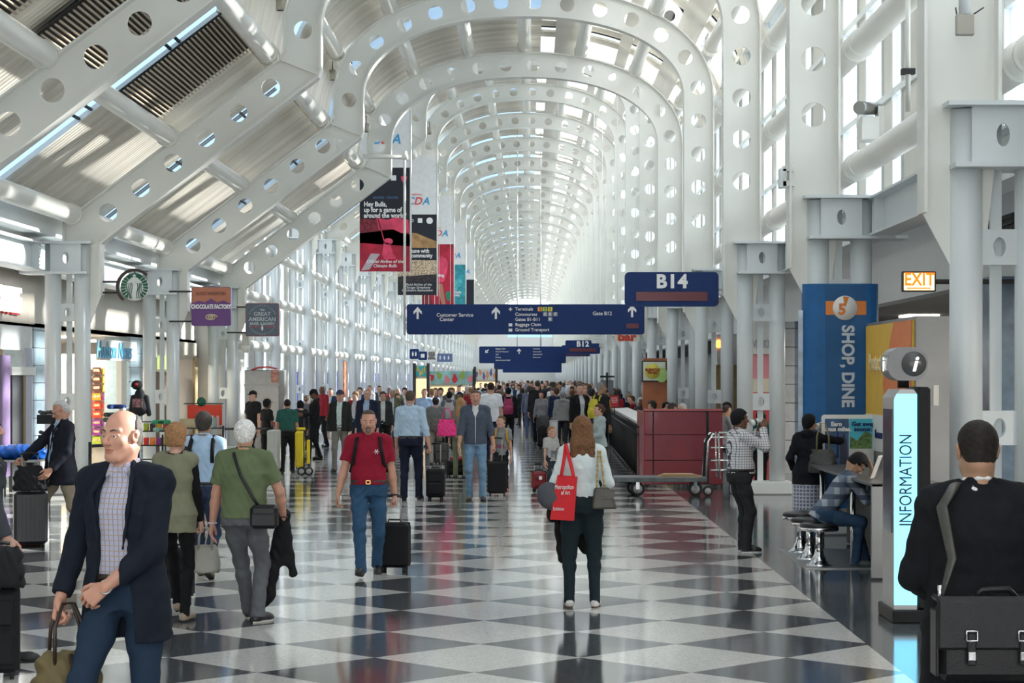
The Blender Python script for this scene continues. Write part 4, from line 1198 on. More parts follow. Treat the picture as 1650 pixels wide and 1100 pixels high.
slab(u(1009.5), v(529), u(1029), v(521), y - .01, .02).build('led_strip', M_LED, r_)
ic = MB()
for px, py in ((822.5, 498),):
    ic.box((u(px) - .012, y - .006, v(py) - .04), (u(px) + .012, y, v(py) + .04)); ic.box((u(px) - .04, y - .006, v(py) - .008), (u(px) + .04, y, v(py) + .008))
for py in (523, 531.5):
    ic.box((u(822.5) - .04, y - .006, v(py) - .035), (u(822.5) + .04, y, v(py) + .03)); 
ic.build('pictogram', M_WHT, r_)
# its hanger, with a dome camera on the end
h = MB(); h.cyl((u(651.5), y + .1, z0 - .02), (u(651.5), y + .1, 7.0), .028); h.cyl((u(651.5), y + .1, 6.95), (-3.7, y, 6.95), .05)
h.cyl((u(651.5), y + .1, 6.9), (u(651.5), y + .1, 7.08), .09, .05); h.build('hanger', M_STEEL, r_)

def far_board(px0, py0, px1, py1, s, label, rows, group=None):
    r_, x0, x1, z0, z1, y = board(px0, py0, px1, py1, s, label)
    if group: r_['group'] = group
    H_ = z1 - z0; W_ = x1 - x0
    if rows:
        arrow('arrow', r_, x0 + W_ * .09, z1 - H_ * .28, y, .24, rot=PI * .75)
        arrow('arrow', r_, x0 + W_ * .46, z1 - H_ * .28, y, .27)
        for i, t in enumerate(('Baggage Claim', 'Ground Transport', 'Taxi', 'Parking', 'Service Animal Relief')):
            tmesh('lettering', t, .085, M_WHT, r_, (x0 + W_ * .19, y - .006, z1 - H_ * (.14 + .17 * i)), FACE, align='LEFT', bold=.001)
        for i, t in enumerate(('Terminals', 'Concourses', 'Gates B1-B11', 'Restrooms')):
            tmesh('lettering', t, .085, M_WHT, r_, (x0 + W_ * .62, y - .006, z1 - H_ * (.14 + .17 * i)), FACE, align='LEFT', bold=.001)
    for xx in ((833.6 - VX) / s, (871 - VX) / s): MB().use(M_STEEL).cyl((xx, y + .1, z1 - .02), (xx, y + .1, ztop(xx)), .02 if s > 21 else .07).build('hanging_pole', None, r_)
    return r_
far_board(772, 558, 912, 585, 32.5, 'second blue overhead direction sign, with a diagonal arrow at its left end', True)
far_board(796, 572, 905, 595, 25.0, 'third blue overhead sign, showing below the second one', False)
far_board(810, 584, 905, 600, 20.5, 'fourth and lowest of the far blue overhead signs', False)
# small hanging signs on the left side
def small_sign(px0, py0, px1, py1, s, m, text, label, tm=M_WHT, size=.5, line=.8):
    x0, x1, z0, z1, y = RX(px0, s), RX(px1, s), RZ(py1, s), RZ(py0, s), YS_(s)
    root = empty('hanging_sign', (0, 0, 0), 0, label, 'sign')
    slab(x0, z0, x1, z1, y, .12, min(.08, (z1 - z0) * .12)).build('sign_face', m, root)
    for xx in (x0 + .1, x1 - .1): MB().use(M_STEEL).cyl((xx, y + .06, z1 - .02), (xx, y + .06, ztop(xx)), .008, n=6).build('hanging_rod', None, root)
    if text: tmesh('lettering', text, (z1 - z0) * size, tm, root, ((x0 + x1) / 2, y - .006, (z0 + z1) / 2), FACE, bold=.004, line=line)
    return root, x0, x1, z0, z1, y
small_sign(660, 562, 675, 578, 40, M_NAVY, '', 'small navy square sign, leftmost of the row over the food counters', size=.35)
small_sign(674, 566, 688, 580, 38, M_NAVY, '', 'small navy sign with a pale square beside the leftmost one', size=.7)
small_sign(687, 563, 704, 583, 36, mat('pale sign', (.75, .75, .72), .5), 'SHOE\nSHINE\nAND\nREPAIR', 'pale square sign with four rows of dark lettering', tm=M_DARK, size=.2)
small_sign(704, 569.5, 729, 583, 34, mat('dusty blue sign', (.12, .18, .36), .5), '', 'dusty blue oblong sign with three pictograms', size=.4)
for px, py, s_, n in ((667.5, 570, 40, 2), (681, 573, 38, 1), (716, 576, 34, 3)):
    rt_ = [o for o in bpy.data.objects if o.name.startswith('hanging_sign') and o.get('label', '').startswith({2: 'small navy square', 1: 'small navy sign with', 3: 'dusty blue'}[n])][0]
    for k in range(n):
        xx = RX(px, s_) + (k - (n - 1) / 2) * (.12 if n == 2 else .2); q_ = MB()
        if n == 1: q_.box((xx - .08, YS_(s_) - .01, RZ(py, s_) - .08), (xx + .08, YS_(s_), RZ(py, s_) + .08))
        else: q_.ell((xx, YS_(s_) - .005, RZ(py, s_) + .07), (.025, .004, .025), 10); q_.add([(xx - .04, YS_(s_) - .006, RZ(py, s_) + .04), (xx + .04, YS_(s_) - .006, RZ(py, s_) + .04), (xx + .025, YS_(s_) - .006, RZ(py, s_) - .09), (xx - .025, YS_(s_) - .006, RZ(py, s_) - .09)], [(0, 1, 2, 3)])
        q_.build('pictogram', M_WHT, rt_)
b_, *_q = small_sign(990, 534, 1030, 550, 52, mat('cream sign', (.75, .70, .58), .5), '', 'cream sign reading bar in red rounded letters')
tmesh('lettering', 'bar', .34, mat('red lettering', (.62, .05, .03), .5), b_, ((_q[0] + _q[1]) / 2, _q[4] - .006, (_q[2] + _q[3]) / 2 - .02), FACE, bold=.015, sx=1.25)
b_, *_q = small_sign(953, 534, 975, 553, 45, mat('off white sign', (.72, .74, .71), .5), '~~~\n~~~', 'off white sign with faint green script beside the bar sign', tm=mat('sage script', (.45, .58, .5), .5), size=.35)

# projecting shop signs on the left frames
def signarm(root, x, y, z): MB().cyl((x, y + .05, z), (x - .5, y + .05, z), .02).build('arm', M_DARK, root)
s = 90.5
root = empty('coffee_roundel_sign', (0, 0, 0), 0, 'round green and white siren logo sign in a dark half ring on the left frame', 'sign')
cx, cz, yy = RX(221, s), RZ(463, s), YS_(s) - .25
ro = .245
M_SBG = mat('roundel green', (.004, .10, .055), .35)
MB().lathe((cx, yy, cz), [(ro, 0), (ro, .05)], 40, 'Y').build('disc', mat('roundel white', (.78, .80, .78), .4), root)
g = MB()
N = 40
def pl(pts, y): g.add([(cx + a * ro, y, cz + b * ro) for a, b in pts], [tuple(range(len(pts)))])
# green field left and right of the hair, crown, waves
for sg in (-1, 1):
    for k in range(8):
        a0, a1 = R(62 - k * 15), R(50 - k * 15)
        q = [(sg * math.cos(a0) * .99, math.sin(a0) * .99), (sg * math.cos(a1) * .99, math.sin(a1) * .99), (sg * math.cos(a1) * (.60 + .02 * k), math.sin(a1) * .66), (sg * math.cos(a0) * (.60), math.sin(a0) * .66)]
        pl(q, yy - .004)
    for k in range(4):
        xo = sg * (.20 + k * .11); pts = [(xo + .05 * math.sin(j * .9 + k), .28 - j * .16) for j in range(8)]
        g.strip([(cx + a * ro, cz + b * ro) for a, b in pts], yy - .006, yy - .001, .012)
for k in range(14):
    a0, a1 = R(60 + k * 60 / 14), R(60 + (k + 1) * 60 / 14)
    pl([(math.cos(a0) * .99, math.sin(a0) * .99), (math.cos(a1) * .99, math.sin(a1) * .99), (math.cos(a1) * .70, math.sin(a1) * .70), (math.cos(a0) * .70, math.sin(a0) * .70)], yy - .004)
g.build('emblem', M_SBG, root)
fm = MB(); fm.use(mat('roundel white', (.78, .80, .78), .4))
st = []
for k in range(10):
    a = PI / 2 + k * PI / 5; r0 = .17 if k % 2 == 0 else .07; st.append((cx + math.cos(a) * r0 * ro, cz + (.80 + math.sin(a) * r0) * ro))
fm.add([(a, yy - .008, b) for a, b in st], [tuple(range(10))])
fm.build('star', None, root)
e = MB().use(M_SBG)
for sg in (-1, 1): e.box((cx + sg * .09 * ro - .008, yy - .006, cz + .30 * ro), (cx + sg * .09 * ro + .008, yy, cz + .33 * ro))
e.box((cx - .014, yy - .006, cz + .13 * ro), (cx + .014, yy, cz + .15 * ro)); e.build('face_marks', None, root)
M_BRNZ = mat('dark bronze', (.045, .035, .03), .4, metal=.5)
m = MB(); m.strip([(cx + .30 * math.cos(R(t)), cz + .30 * math.sin(R(t))) for t in range(45, 236, 8)], yy - .02, yy + .06, .05)
for dz in (.09, -.10): m.cyl((cx - .30, yy + .02, cz + dz), (-7.56, yy + .02, cz + dz), .018)
m.cyl((cx, yy + .03, cz + ro), (cx, yy + .03, cz + .30), .012); m.build('bracket', M_BRNZ, root)

s = 72.7; y = YS_(s) - .3
x0, x1, z0, z1 = RX(312, s), RX(375, s), RZ(525.5, s), RZ(463, s)
root = empty('shop_sign', (0, 0, 0), 0, 'square orange and purple shop sign reading CHOCOLATE FACTORY', 'sign')
slab(x0, z0, x1, z1, y, .08, .05).build('sign_face', mat('purple enamel', (.13, .045, .20), .4), root)
m = MB(); m.prism([(x0 + .01, z1 - .36), (x0 + .16, z1 - .30), (x0 + .30, z1 - .34), ((x0 + x1) / 2, z1 - .255), (x1 - .30, z1 - .34), (x1 - .16, z1 - .30), (x1 - .01, z1 - .36), (x1 - .01, z1 - .05), (x1 - .05, z1 - .01), (x0 + .05, z1 - .01), (x0 + .01, z1 - .05)], y - .006, y); m.build('upper_band', mat('rust orange', (.45, .16, .09), .5), root)
tmesh('lettering', 'CHOCOLATE FACTORY', .13, M_WHT, root, ((x0 + x1) / 2, y - .01, z0 + .42), FACE, bold=.006, sx=.62)
tmesh('lettering', 'ROCKY MOUNTAIN', .10, mat('brown lettering', (.22, .08, .05), .5), root, ((x0 + x1) / 2, y - .01, z1 - .15), FACE, bold=.003, sx=.72)
m = MB(); m.tube([((x0 + x1) / 2 + .14 * (1 - t / 34) * math.cos(t * .5), y - .01, z0 + .19 + .07 * (1 - t / 34) * math.sin(t * .5)) for t in range(32)], .012, 5); m.build('swirl', mat('cream lettering', (.75, .62, .42), .5), root)
signarm(root, x0, y, z1 - .1); signarm(root, x0, y, z0 + .1)
s = 60.5; y = YS_(s) - .3
x0, x1, z0, z1 = RX(398, s), RX(452, s), RZ(542, s), RZ(489, s)
root = empty('shop_sign', (0, 0, 0), 0, 'square slate grey bakery sign reading GREAT AMERICAN with a red rim', 'sign')
slab(x0, z0, x1, z1, y, .08, .05).build('rim', mat('dull red rim', (.28, .05, .06), .4), root)
slab(x0 + .02, z0 + .02, x1 - .02, z1 - .02, y - .01, .02, .04).build('sign_face', mat('slate enamel', (.10, .13, .17), .4), root)
for t, sz, dz in (('THE', .07, .72), ('GREAT', .145, .60), ('AMERICAN', .145, .44), ('BAGEL & BAKERY', .085, .31)):
    tmesh('lettering', t, sz, mat('pale lettering', (.55, .60, .62), .5), root, ((x0 + x1) / 2, y - .015, z0 + .88 * dz + .06), FACE, bold=.002)
m = MB()
for k in range(40):
    a = 2 * PI * k / 40
    if abs(math.sin(a)) > .45: m.ell(((x0 + x1) / 2 + .37 * math.cos(a), y - .012, (z0 + z1) / 2 + .38 * math.sin(a)), (.009, .004, .009), 6)
m.build('dot_ring', M_WHT, root)
m = MB(); m.ell(((x0 + x1) / 2, y - .012, z0 + .21), (.03, .006, .06), 10); m.ell(((x0 + x1) / 2, y - .012, z0 + .29), (.02, .006, .02), 8); m.build('baker_figure', M_WHT, root)
for sg in (-1, 1): slab((x0 + x1) / 2 + sg * .2 - .13, z0 + .245, (x0 + x1) / 2 + sg * .2 + .13, z0 + .265, y - .014, .01).build('red_rule', mat('red rule', (.5, .04, .05), .5), root)
signarm(root, x0, y, z1 - .1); signarm(root, x0, y, z0 + .1)
MB().use(M_STEEL).cyl((RX(396, 60.5), YS_(60.5), RZ(535, 60)), (RX(396, 60.5), YS_(60.5), RZ(560, 60)), .10).ell((RX(396, 60.5), YS_(60.5), RZ(561, 60)), (.12, .12, .13)).cyl((RX(396, 60.5), YS_(60.5), RZ(538, 60)), (-7.9, YS_(60.5), RZ(538, 60)), .03).build('dome_camera', None, None, label='white dome security camera under the bakery sign', cat='camera')

# banners ------------------------------------------------------------
def banner(k, sc_, cols, texts, label, ztop=10.9, bottom=5.32):
    n = 6.95 + 2 * k; y = ny(n) - .35; x0, x1 = -5.25, -3.69
    root = empty('hanging_banner', (0, 0, 0), 0, label, 'banner')
    slab(x0, 8.53, x1, ztop, y, .03).build('white_panel', mat('banner white', (.80, .80, .79), .7), root)
    pts = []
    bn = MB(); bn.use(cols[0]); bn.box((x0, y - .005, bottom), (x1, y + .03, 8.53))
    bn.build('printed_panel', None, root)
    for (t, sz, x, z, al, m, kw) in texts: tmesh('lettering', t, sz, m, root, (x, y - .012, z), FACE, align=al, **kw)
    MB().cyl((x1 + .02, y, bottom - .05), (x1 + .02, y, ztop + .1), .03).build('pole', M_STEEL, root)
    return root, y
def art(root, y, shapes):
    for nm, m, pts in shapes:
        b = MB(); b.add([(x, y, z) for x, z in pts], [tuple(range(len(pts)))]); b.build(nm, m, root)
def blob(cx, cz, rx, rz, n=18, sq=1.0, ph=0.0, amp=.0):
    return [(cx + rx * math.cos(t) * (1 + amp * math.sin(3 * t + ph)), cz + rz * math.sin(t) * (1 + amp * math.cos(2 * t + ph))) for t in [2 * PI * k / n for k in range(n)]]
M_BNBLK = mat('banner black', (.010, .012, .022), .6); M_BRED = mat('banner red', (.42, .010, .04), .6, vary=.35, scale=2.2)
M_PINK = mat('banner pink', (.75, .06, .14), .6, vary=.3, scale=3); M_MAR = mat('banner maroon', (.20, .014, .03), .6, vary=.6, scale=14)
M_BGOLD = mat('concert gold', (.42, .24, .10), .6, vary=.4, scale=4); M_BTEAL = mat('banner teal', (.03, .30, .36), .6, vary=.4, scale=3)
M_CDAR, M_CDAB = mat('logo red', (.75, .08, .08), .5), mat('logo blue', (.05, .35, .65), .5)
XC = -4.47
cda = lambda z: [('C', .42, XC - .30, z, 'CENTER', M_CDAB, dict(bold=.008, shear=.25)), ('D', .42, XC + .02, z, 'CENTER', M_CDAR, dict(bold=.008, shear=.25)), ('A', .42, XC + .34, z, 'CENTER', M_CDAB, dict(bold=.008, shear=.25)), ('CHICAGO', .10, XC - .05, z + .27, 'CENTER', M_CDAR, {})]
root, y = banner(0, 51.8, (M_BNBLK,), [('Hey Bulls,\nup for a game of\naround the world?', .205, -5.12, 7.22, 'LEFT', M_WHT, dict(bold=.006, line=.85, sx=.86)), ('UNITED  CENTER', .10, -4.45, 7.60, 'CENTER', mat('steel blue lettering', (.10, .2, .4), .5), {}),
                            ('Official Airline of the\nChicago Bulls', .135, XC, 5.56, 'CENTER', M_WHT, dict(bold=.002, shear=.2))] + cda(9.4),
                 'black and red basketball banner reading Hey Bulls, nearest of the row')
art(root, y - .009, [('red_field', M_BRED, [(-5.25, 5.32), (-3.69, 5.32), (-3.69, 6.45), (-4.2, 6.62), (-5.25, 6.50)]), ('crowd_field', M_MAR, [(-5.25, 6.2), (-3.69, 6.1), (-3.69, 6.9), (-5.25, 6.95)]),
                     ])
art(root, y - .011, [('flag', M_PINK, [(-4.74, 6.98), (-4.40, 6.92), (-4.1, 7.0), (-3.75, 6.92), (-3.71, 6.52), (-3.95, 6.50), (-4.2, 6.62), (-4.5, 6.62), (-4.66, 6.60)]), ('flag_pole', M_PINK, [(-4.72, 7.05), (-4.70, 7.05), (-4.46, 6.2), (-4.49, 6.2)]),
                     ('runner', M_PINK, blob(-4.36, 6.25, .14, .10)), ('runner_body', M_PINK, [(-4.50, 6.22), (-4.30, 6.18), (-4.22, 5.88), (-4.12, 5.72), (-4.5, 5.70), (-4.56, 5.85)]), ('drape', mat('silver drape', (.5, .45, .48), .5), [(-5.2, 5.35), (-4.95, 5.38), (-4.62, 5.86), (-4.9, 5.88)]),
                     ('logo_mark', M_WHT, [(-4.28, 8.13), (-4.12, 8.13), (-4.12, 8.29), (-4.28, 8.29)]), ('bull_mark', M_PINK, blob(-3.88, 8.18, .09, .12, amp=.2))])
root, y = banner(1, 40, (M_BNBLK,), [('UNITED', .17, -4.92, 8.28, 'CENTER', M_WHT, dict(bold=.004)), ('In tune with\nour community', .22, XC + .02, 6.98, 'CENTER', M_WHT, dict(bold=.005, line=.85, sx=.85)), ('Official Airline of the\nChicago Symphony\nOrchestra Association', .135, XC, 5.62, 'CENTER', M_WHT, dict(shear=.2, line=.85))] + cda(9.05),
                 'dark banner with a gold concert hall picture, second of the row')
art(root, y - .009, [('hall_glow', M_BGOLD, [(-5.25, 7.85), (-4.5, 7.78), (-3.69, 7.45), (-3.69, 7.2), (-5.25, 7.2)]), ('orchestra', mat('orchestra crowd', (.5, .38, .26), .6, vary=.9, scale=22), [(-5.25, 6.05), (-3.69, 6.15), (-3.69, 6.7), (-5.25, 6.72)]), ('audience', mat('audience crowd', (.03, .02, .025), .6, vary=.9, scale=18), [(-5.25, 5.85), (-3.69, 5.85), (-3.69, 6.12), (-5.25, 6.05)]),
                     ('logo_mark', M_WHT, [(-4.45, 8.2), (-4.27, 8.2), (-4.27, 8.38), (-4.45, 8.38)]), ('round_mark', M_WHT, blob(-3.98, 8.28, .13, .13))])
root, y = banner(2, 33, (M_BRED,), [('Connecting\nglobally.\nLiving\nlocally.', .20, -5.1, 6.75, 'LEFT', M_WHT, dict(bold=.005, line=.85))] + cda(9.05), 'red banner with a dancer picture and white words, third of the row')
art(root, y - .009, [('dancer_red', M_PINK, blob(-4.35, 7.3, .35, .75, amp=.15)), ('dancer_leg', mat('warm skin print', (.45, .2, .14), .6), [(-4.5, 6.6), (-4.25, 6.6), (-4.05, 5.4), (-4.25, 5.4)]), ('green_accent', mat('print green', (.02, .22, .12), .6), blob(-3.95, 6.0, .12, .3, amp=.2)), ('dark_edge', M_MAR, [(-5.25, 5.32), (-4.6, 5.32), (-4.9, 6.2), (-5.25, 6.4)])])
root, y = banner(3, 28, (M_BTEAL,), [('Travel globally.\nDine locally.', .20, XC + .05, 6.85, 'CENTER', M_WHT, dict(bold=.005, line=.85, sx=.85))] + cda(9.05), 'teal banner with a laughing face print, fourth of the row')
art(root, y - .009, [('face_print', mat('face print', (.5, .3, .22), .6, vary=.2), blob(-4.35, 5.95, .28, .36)), ('leaf_print', mat('leaf print', (.08, .45, .48), .6, vary=.3), blob(-4.5, 7.3, .5, .55, amp=.35, n=30))])
root, y = banner(4, 24, (M_BNBLK,), cda(9.05), 'dark banner under a white logo panel, farthest of the row')

# EXIT sign, grille, wall details right -------------------------------------
s = 136; y = YS_(s)
root = empty('exit_sign', (0, 0, 0), 0, 'lit EXIT sign with orange letters and an arrow on the right wall', 'sign')
x0, x1, z0, z1 = RX(1454, s), RX(1508, s), RZ(470, s), RZ(437, s)
slab(x0, z0, x1, z1, y, .07, .01).build('case', M_DARK, root)
mg = mat('exit glow', (1.0, .82, .42), .5, emit=1.0)
slab(x0 + .02, z0 + .02, x1 - .02, z1 - .02, y - .01, .02).build('lit_face', mg, root)
mo = mat('exit letters', (.95, .16, .01), .5, emit=.8)
tmesh('lettering', 'EXIT', .21, mo, root, ((x0 + x1) / 2, y - .02, (z0 + z1) / 2 + .02), FACE, bold=.006, sx=.80, space=1.05)
slab(x0 + .05, z0 + .035, x1 - .06, z0 + .05, y - .02, .01).build('arrow', mo, root)
MB().cyl((x1, y + .03, (z0 + z1) / 2), (6.0, y + .03, (z0 + z1) / 2), .03).build('mount', M_DARK, root)
m = MB(); m.box((5.96, ny(2.75), 3.85), (6.0, ny(2.75) + 1.6, 4.1)); 
for k in range(3): m.box((5.94, ny(2.75), 3.88 + k * .08), (5.96, ny(2.75) + 1.6, 3.91 + k * .08))
tag(m.build('wall_grille', M_DARK), 'dark slotted air grille on the pale wall left of the EXIT sign', 'vent')
# fill lamps added under the soffit to brighten the right shops
for i, n in enumerate((1.6, 2.4, 3.3, 4.3)):
    o = MB().use(mat('fill lamp panel', (1, .95, .85), .5, emit=4.0)).box((7.2, ny(n) - .5, 3.22), (7.8, ny(n) + .5, 3.255)).build('fill_lamp')
    tag(o, 'added flat fill lamp in the dark soffit of the right-hand shops', 'lamp', 'added soffit lamps on the right')
    ld = bpy.data.lights.new('fill_lamp_light', 'AREA'); ld.shape = 'RECTANGLE'; ld.size = .6; ld.size_y = 1.0; ld.energy = 110; ld.color = (1, .93, .82)
    lo = bpy.data.objects.new('fill_lamp_light', ld); COL.objects.link(lo); lo.location = (7.5, ny(n), 3.2)
for i, n in enumerate((3.3, 4.2, 5.1, 5.7)):  # same added fill lamps, lighting the left shop interiors
    o = MB().use(mat('fill lamp panel', (1, .95, .85), .5, emit=4.0)).box((-11.4, ny(n) - .5, 2.96), (-10.6, ny(n) + .5, 2.995)).build('fill_lamp')
    tag(o, 'added flat fill lamp inside the left-hand shops', 'lamp', 'added shop lamps on the left')
    ld = bpy.data.lights.new('fill_lamp_light', 'AREA'); ld.shape = 'RECTANGLE'; ld.size = .8; ld.size_y = 1.0; ld.energy = 120; ld.color = (1, .9, .75)
    lo = bpy.data.objects.new('fill_lamp_light', ld); COL.objects.link(lo); lo.location = (-11, ny(n), 2.9)
# hockey poster seen between the nearest columns
root = empty('wall_poster', (0, 0, 0), 0, 'lit sports poster on the shop wall between the nearest columns', 'poster')
y = ny(3.2); s = FPX / y; x0 = RX(1603, s); x1 = x0 + .7; z0, z1 = RZ(655, s), RZ(568, s)
slab(x0, z0, x1, z1, y, .05).build('frame', mat('pale frame', (.5, .5, .48), .5), root)
slab(x0 + .04, z0 + .04, x1, z1 - .04, y - .01, .02).build('print', mat('crowd print', (.35, .10, .08), .5, vary=.9, scale=14), root)
slab(x0 + .12, z0 + .04, x1, z0 + .5, y - .02, .02).build('ice_print', mat('ice print', (.85, .75, .55), .5, emit=.3), root)

# SHOP, DINE sleeve round the second right-hand column pair -------------------
s = 122.0; yb = YS_(s)
root = empty('banner_sleeve', (0, 0, 0), 0, 'blue fabric sleeve round the columns reading SHOP, DINE', 'banner')
x0, x1, z0, z1 = 3.60, 4.60, .35, RZ(458, s)
M_SLB = mat('sleeve blue', (.008, .12, .34), .6, vary=.08, bump=.3, bscale=6)
pts = rrect(x0, -.22, x1, .22, .18, 6)
m = MB(); n_ = len(pts)
m.add([(x, yb + v_, z0) for x, v_ in pts] + [(x, yb + v_, z1) for x, v_ in pts], [(i, (i + 1) % n_, n_ + (i + 1) % n_, n_ + i) for i in range(n_)], True)
m.build('sleeve', M_SLB, root)
m = MB(); m.box((x0 + .28, yb - .232, 1.25), (x1 - .20, yb - .222, z1 - .02)); m.build('front_panel', mat('sleeve panel blue', (.012, .10, .26), .6), root)
tmesh('lettering', 'SHOP, DINE', .22, mat('sleeve lettering', (.62, .68, .74), .6), root, (RX(1361, s), yb - .24, RZ(590, s)), (PI / 2, PI / 2, 0), bold=.008, sx=.92, space=1.0)
MB().box((x0 + .28, yb - .24, RZ(508, s)), (x1 - .19, yb - .225, RZ(486, s))).build('orange_band', mat('orange band', (.75, .23, .04), .6), root)
MB().lathe((RX(1357, s), yb - .25, RZ(497, s)), [(.16, 0), (.16, .01)], 28, 'Y').build('clock_badge', M_WHT, root)
tmesh('lettering', '5', .20, mat('orange band', (.75, .23, .04), .6), root, (RX(1352, s), yb - .26, RZ(500, s)), FACE, bold=.008)
m = MB(); m.add([(RX(1357, s), yb - .262, RZ(497, s)), (RX(1357, s) - .03, yb - .262, RZ(497, s) + .15), (RX(1357, s) + .05, yb - .262, RZ(497, s) + .145)], [(0, 1, 2)]); m.build('clock_wedge', mat('orange band', (.75, .23, .04), .6), root)
# light strip poster edge left of the sleeve
MB().use(mat('pale print', (.55, .66, .78), .5, vary=.25, scale=5)).box((3.54, yb - .1, .3), (3.60, yb - .08, 2.95)).build('edge_poster', None, None, label='tall narrow pale blue and orange poster edge left of the blue sleeve', cat='poster')

# ad board below the sleeve
s = 128.0; y = YS_(s)
root = empty('advert_board', (0, 0, 0), 0, 'white framed double advert board, city picture left and beach picture right', 'advert board')
x0, x1, z0, z1 = RX(1324, s), RX(1408, s), .55, RZ(668, s)
slab(x0, z0, x1, z1, y, .05, .04).build('frame', M_STEEL, root)
xm = RX(1368, s)
slab(x0 + .04, z0 + .04, xm - .004, z1 - .05, y - .01, .02).build('city_print', mat('dusk city print', (.04, .11, .24), .5, vary=.5, scale=4), root)
slab(xm + .004, z0 + .04, x1 - .02, z1 - .05, y - .01, .02).build('beach_print', mat('beach sky print', (.06, .48, .60), .5, vary=.1, scale=2), root)
slab(xm + .004, z0 + .04, x1 - .02, z0 + .62, y - .014, .01).build('beach_sand', mat('beach sand print', (.62, .60, .55), .5), root)
art(root, y - .018, [('palms', mat('palm print', (.09, .16, .04), .6, vary=.8, scale=30), [(xm + .01, z0 + .62), (x1 - .03, z0 + .62), (x1 - .03, z0 + .80), (xm + .2, z0 + .84), (xm + .1, z0 + .72), (xm + .01, z0 + .78)]),
                     ('suited_figure', mat('dark figure print', (.03, .03, .06), .6), [(xm - .12, z0 + .3), (xm - .02, z0 + .3), (xm - .03, z0 + .72), (xm - .07, z0 + .82), (xm - .11, z0 + .72)]), ('tower', M_NAVY, [(xm - .16, z0 + .5), (xm - .13, z0 + .5), (xm - .14, z0 + .95), (xm - .15, z0 + .95)]),
                     ('white_figure', M_WHT, [(xm + .08, z0 + .2), (xm + .14, z0 + .2), (xm + .13, z0 + .58), (xm + .09, z0 + .58)])])
tmesh('lettering', 'Earn\nbonus miles.', .075, M_WHT, root, ((x0 + xm) / 2 + .01, y - .02, z1 - .15), FACE, bold=.003, line=.85)
tmesh('lettering', 'Get away\nsooner.', .075, M_NAVY, root, ((x1 + xm) / 2 + .02, y - .02, z1 - .15), FACE, bold=.003, line=.85)

# orange panel clad box -------------------------------------------------------------
root = empty('advert_wall_unit', (0, 0, 0), 0, 'stainless cabinet with a yellow and orange advert on its long side', 'cabinet')
Ya, Yb = YS_(143), YS_(125); xf = 4.35
MB().box((xf, Ya, 0), (xf + .42, Yb, 2.76), .01).build('cabinet_body', mat('grey brushed steel', (.30, .30, .295), .38, metal=.85, vary=.12, scale=2), root)
MB().box((xf - .02, Ya + .05, 1.15), (xf, Yb - .05, 2.72)).build('advert_print', mat('advert yellow', (.80, .48, .03), .5), root)
m = MB()
m.add([(xf - .025, Yb - (Yb - Ya) * a, z) for a, z in ((.45, 1.62), (.40, 2.0), (.55, 2.5), (.62, 2.72), (.97, 2.72), (.97, 1.62))], [tuple(range(6))]); m.build('orange_swoosh', mat('advert orange', (.78, .20, .03), .5), root)
MB().box((xf - .028, Ya + .05, 1.15), (xf - .018, Yb - .05, 1.60)).build('white_strip', M_WHT, root)
tmesh('lettering', 'Protect your AWS?', .30, mat('pale yellow lettering', (.9, .75, .4), .5), root, (xf - .035, (Ya + Yb) / 2 + .1, 2.25), (PI / 2, 0, -PI / 2), bold=.004)
tmesh('lettering', 'Barracuda', .16, M_NAVY, root, (xf - .035, (Ya + Yb) / 2 + .5, 1.36), (PI / 2, 0, -PI / 2))
MB().box((xf + .20, Ya - .02, 1.75), (xf + .26, Ya, 1.98)).build('latch', M_CREAM, root)

# INFORMATION totem --------------------------------------------------------------------
s = 191.0; y = YS_(s)
root = empty('information_totem', (0, 0, 0), 0, 'tall totem with a glowing pale blue edge reading INFORMATION', 'information kiosk')
xa, xb, xc = 3.08, 3.275, 3.385
MB().box((xa - .02, y - .04, .0), (xc + .02, y + .70, .11), .01).build('base', M_BLACK, root)
m = MB(); m.prism([(xa, .11), (xb, .11), (xb, 1.93), (xb - .03, 1.97), (xa + .05, 1.97), (xa, 1.90)], y + .02, y + .58); m.build('housing', M_SS, root)
MB().box((xb, y - .01, .11), (xc, y + .60, 1.99), .02).build('black_spine', M_BLACK, root)
mb = mat('glowing pale blue', (.22, .70, 1.0), .4, emit=.75, vary=.01)
m = MB(); m.prism([(xa + .0, .15), (xb - .005, .15), (xb - .005, 1.93), (xa + .02, 1.93), (xa + .0, 1.88)], y, y + .03); m.build('lit_edge', mb, root)
tmesh('lettering', 'INFORMATION', .15, mat('black lettering', (.01, .015, .03), .5), root, ((xa + xb) / 2 + .0, y - .008, 1.205), (PI / 2, -PI / 2, 0), sx=.76)
MB().box((xa - .01, y + .10, .75), (xa + .005, y + .50, 1.80)).build('screen', mat('dark screen', (.02, .02, .05), .1), root)
MB().cyl((3.20, y + .25, 1.98), (3.20, y + .25, 2.10), .05).build('neck', M_BLACK, root)
hc_ = (3.26, RZ(590, s))
m = MB(); m.prism(rrect(RX(1432, s), RZ(613, s), RX(1497, s), RZ(559, s), .12, 6), y + .05, y + .40); m.build('head_box', mat('dark brushed metal', (.20, .20, .20), .3, metal=.9), root)
MB().lathe((RX(1474, s), y + .03, RZ(586, s)), [(.105, 0), (.105, .03)], 32, 'Y').build('round_face', mat('smoked face', (.10, .10, .10), .3), root)
tmesh('lettering', 'i', .18, M_WHTL, root, (RX(1474, s), y + .02, RZ(587, s)), FACE, bold=.004, shear=.25)
tmesh('lettering', 'i', .18, M_WHTL, root, (RX(1432, s) - .006, y + .22, RZ(587, s)), (PI / 2, 0, -PI / 2), bold=.003)

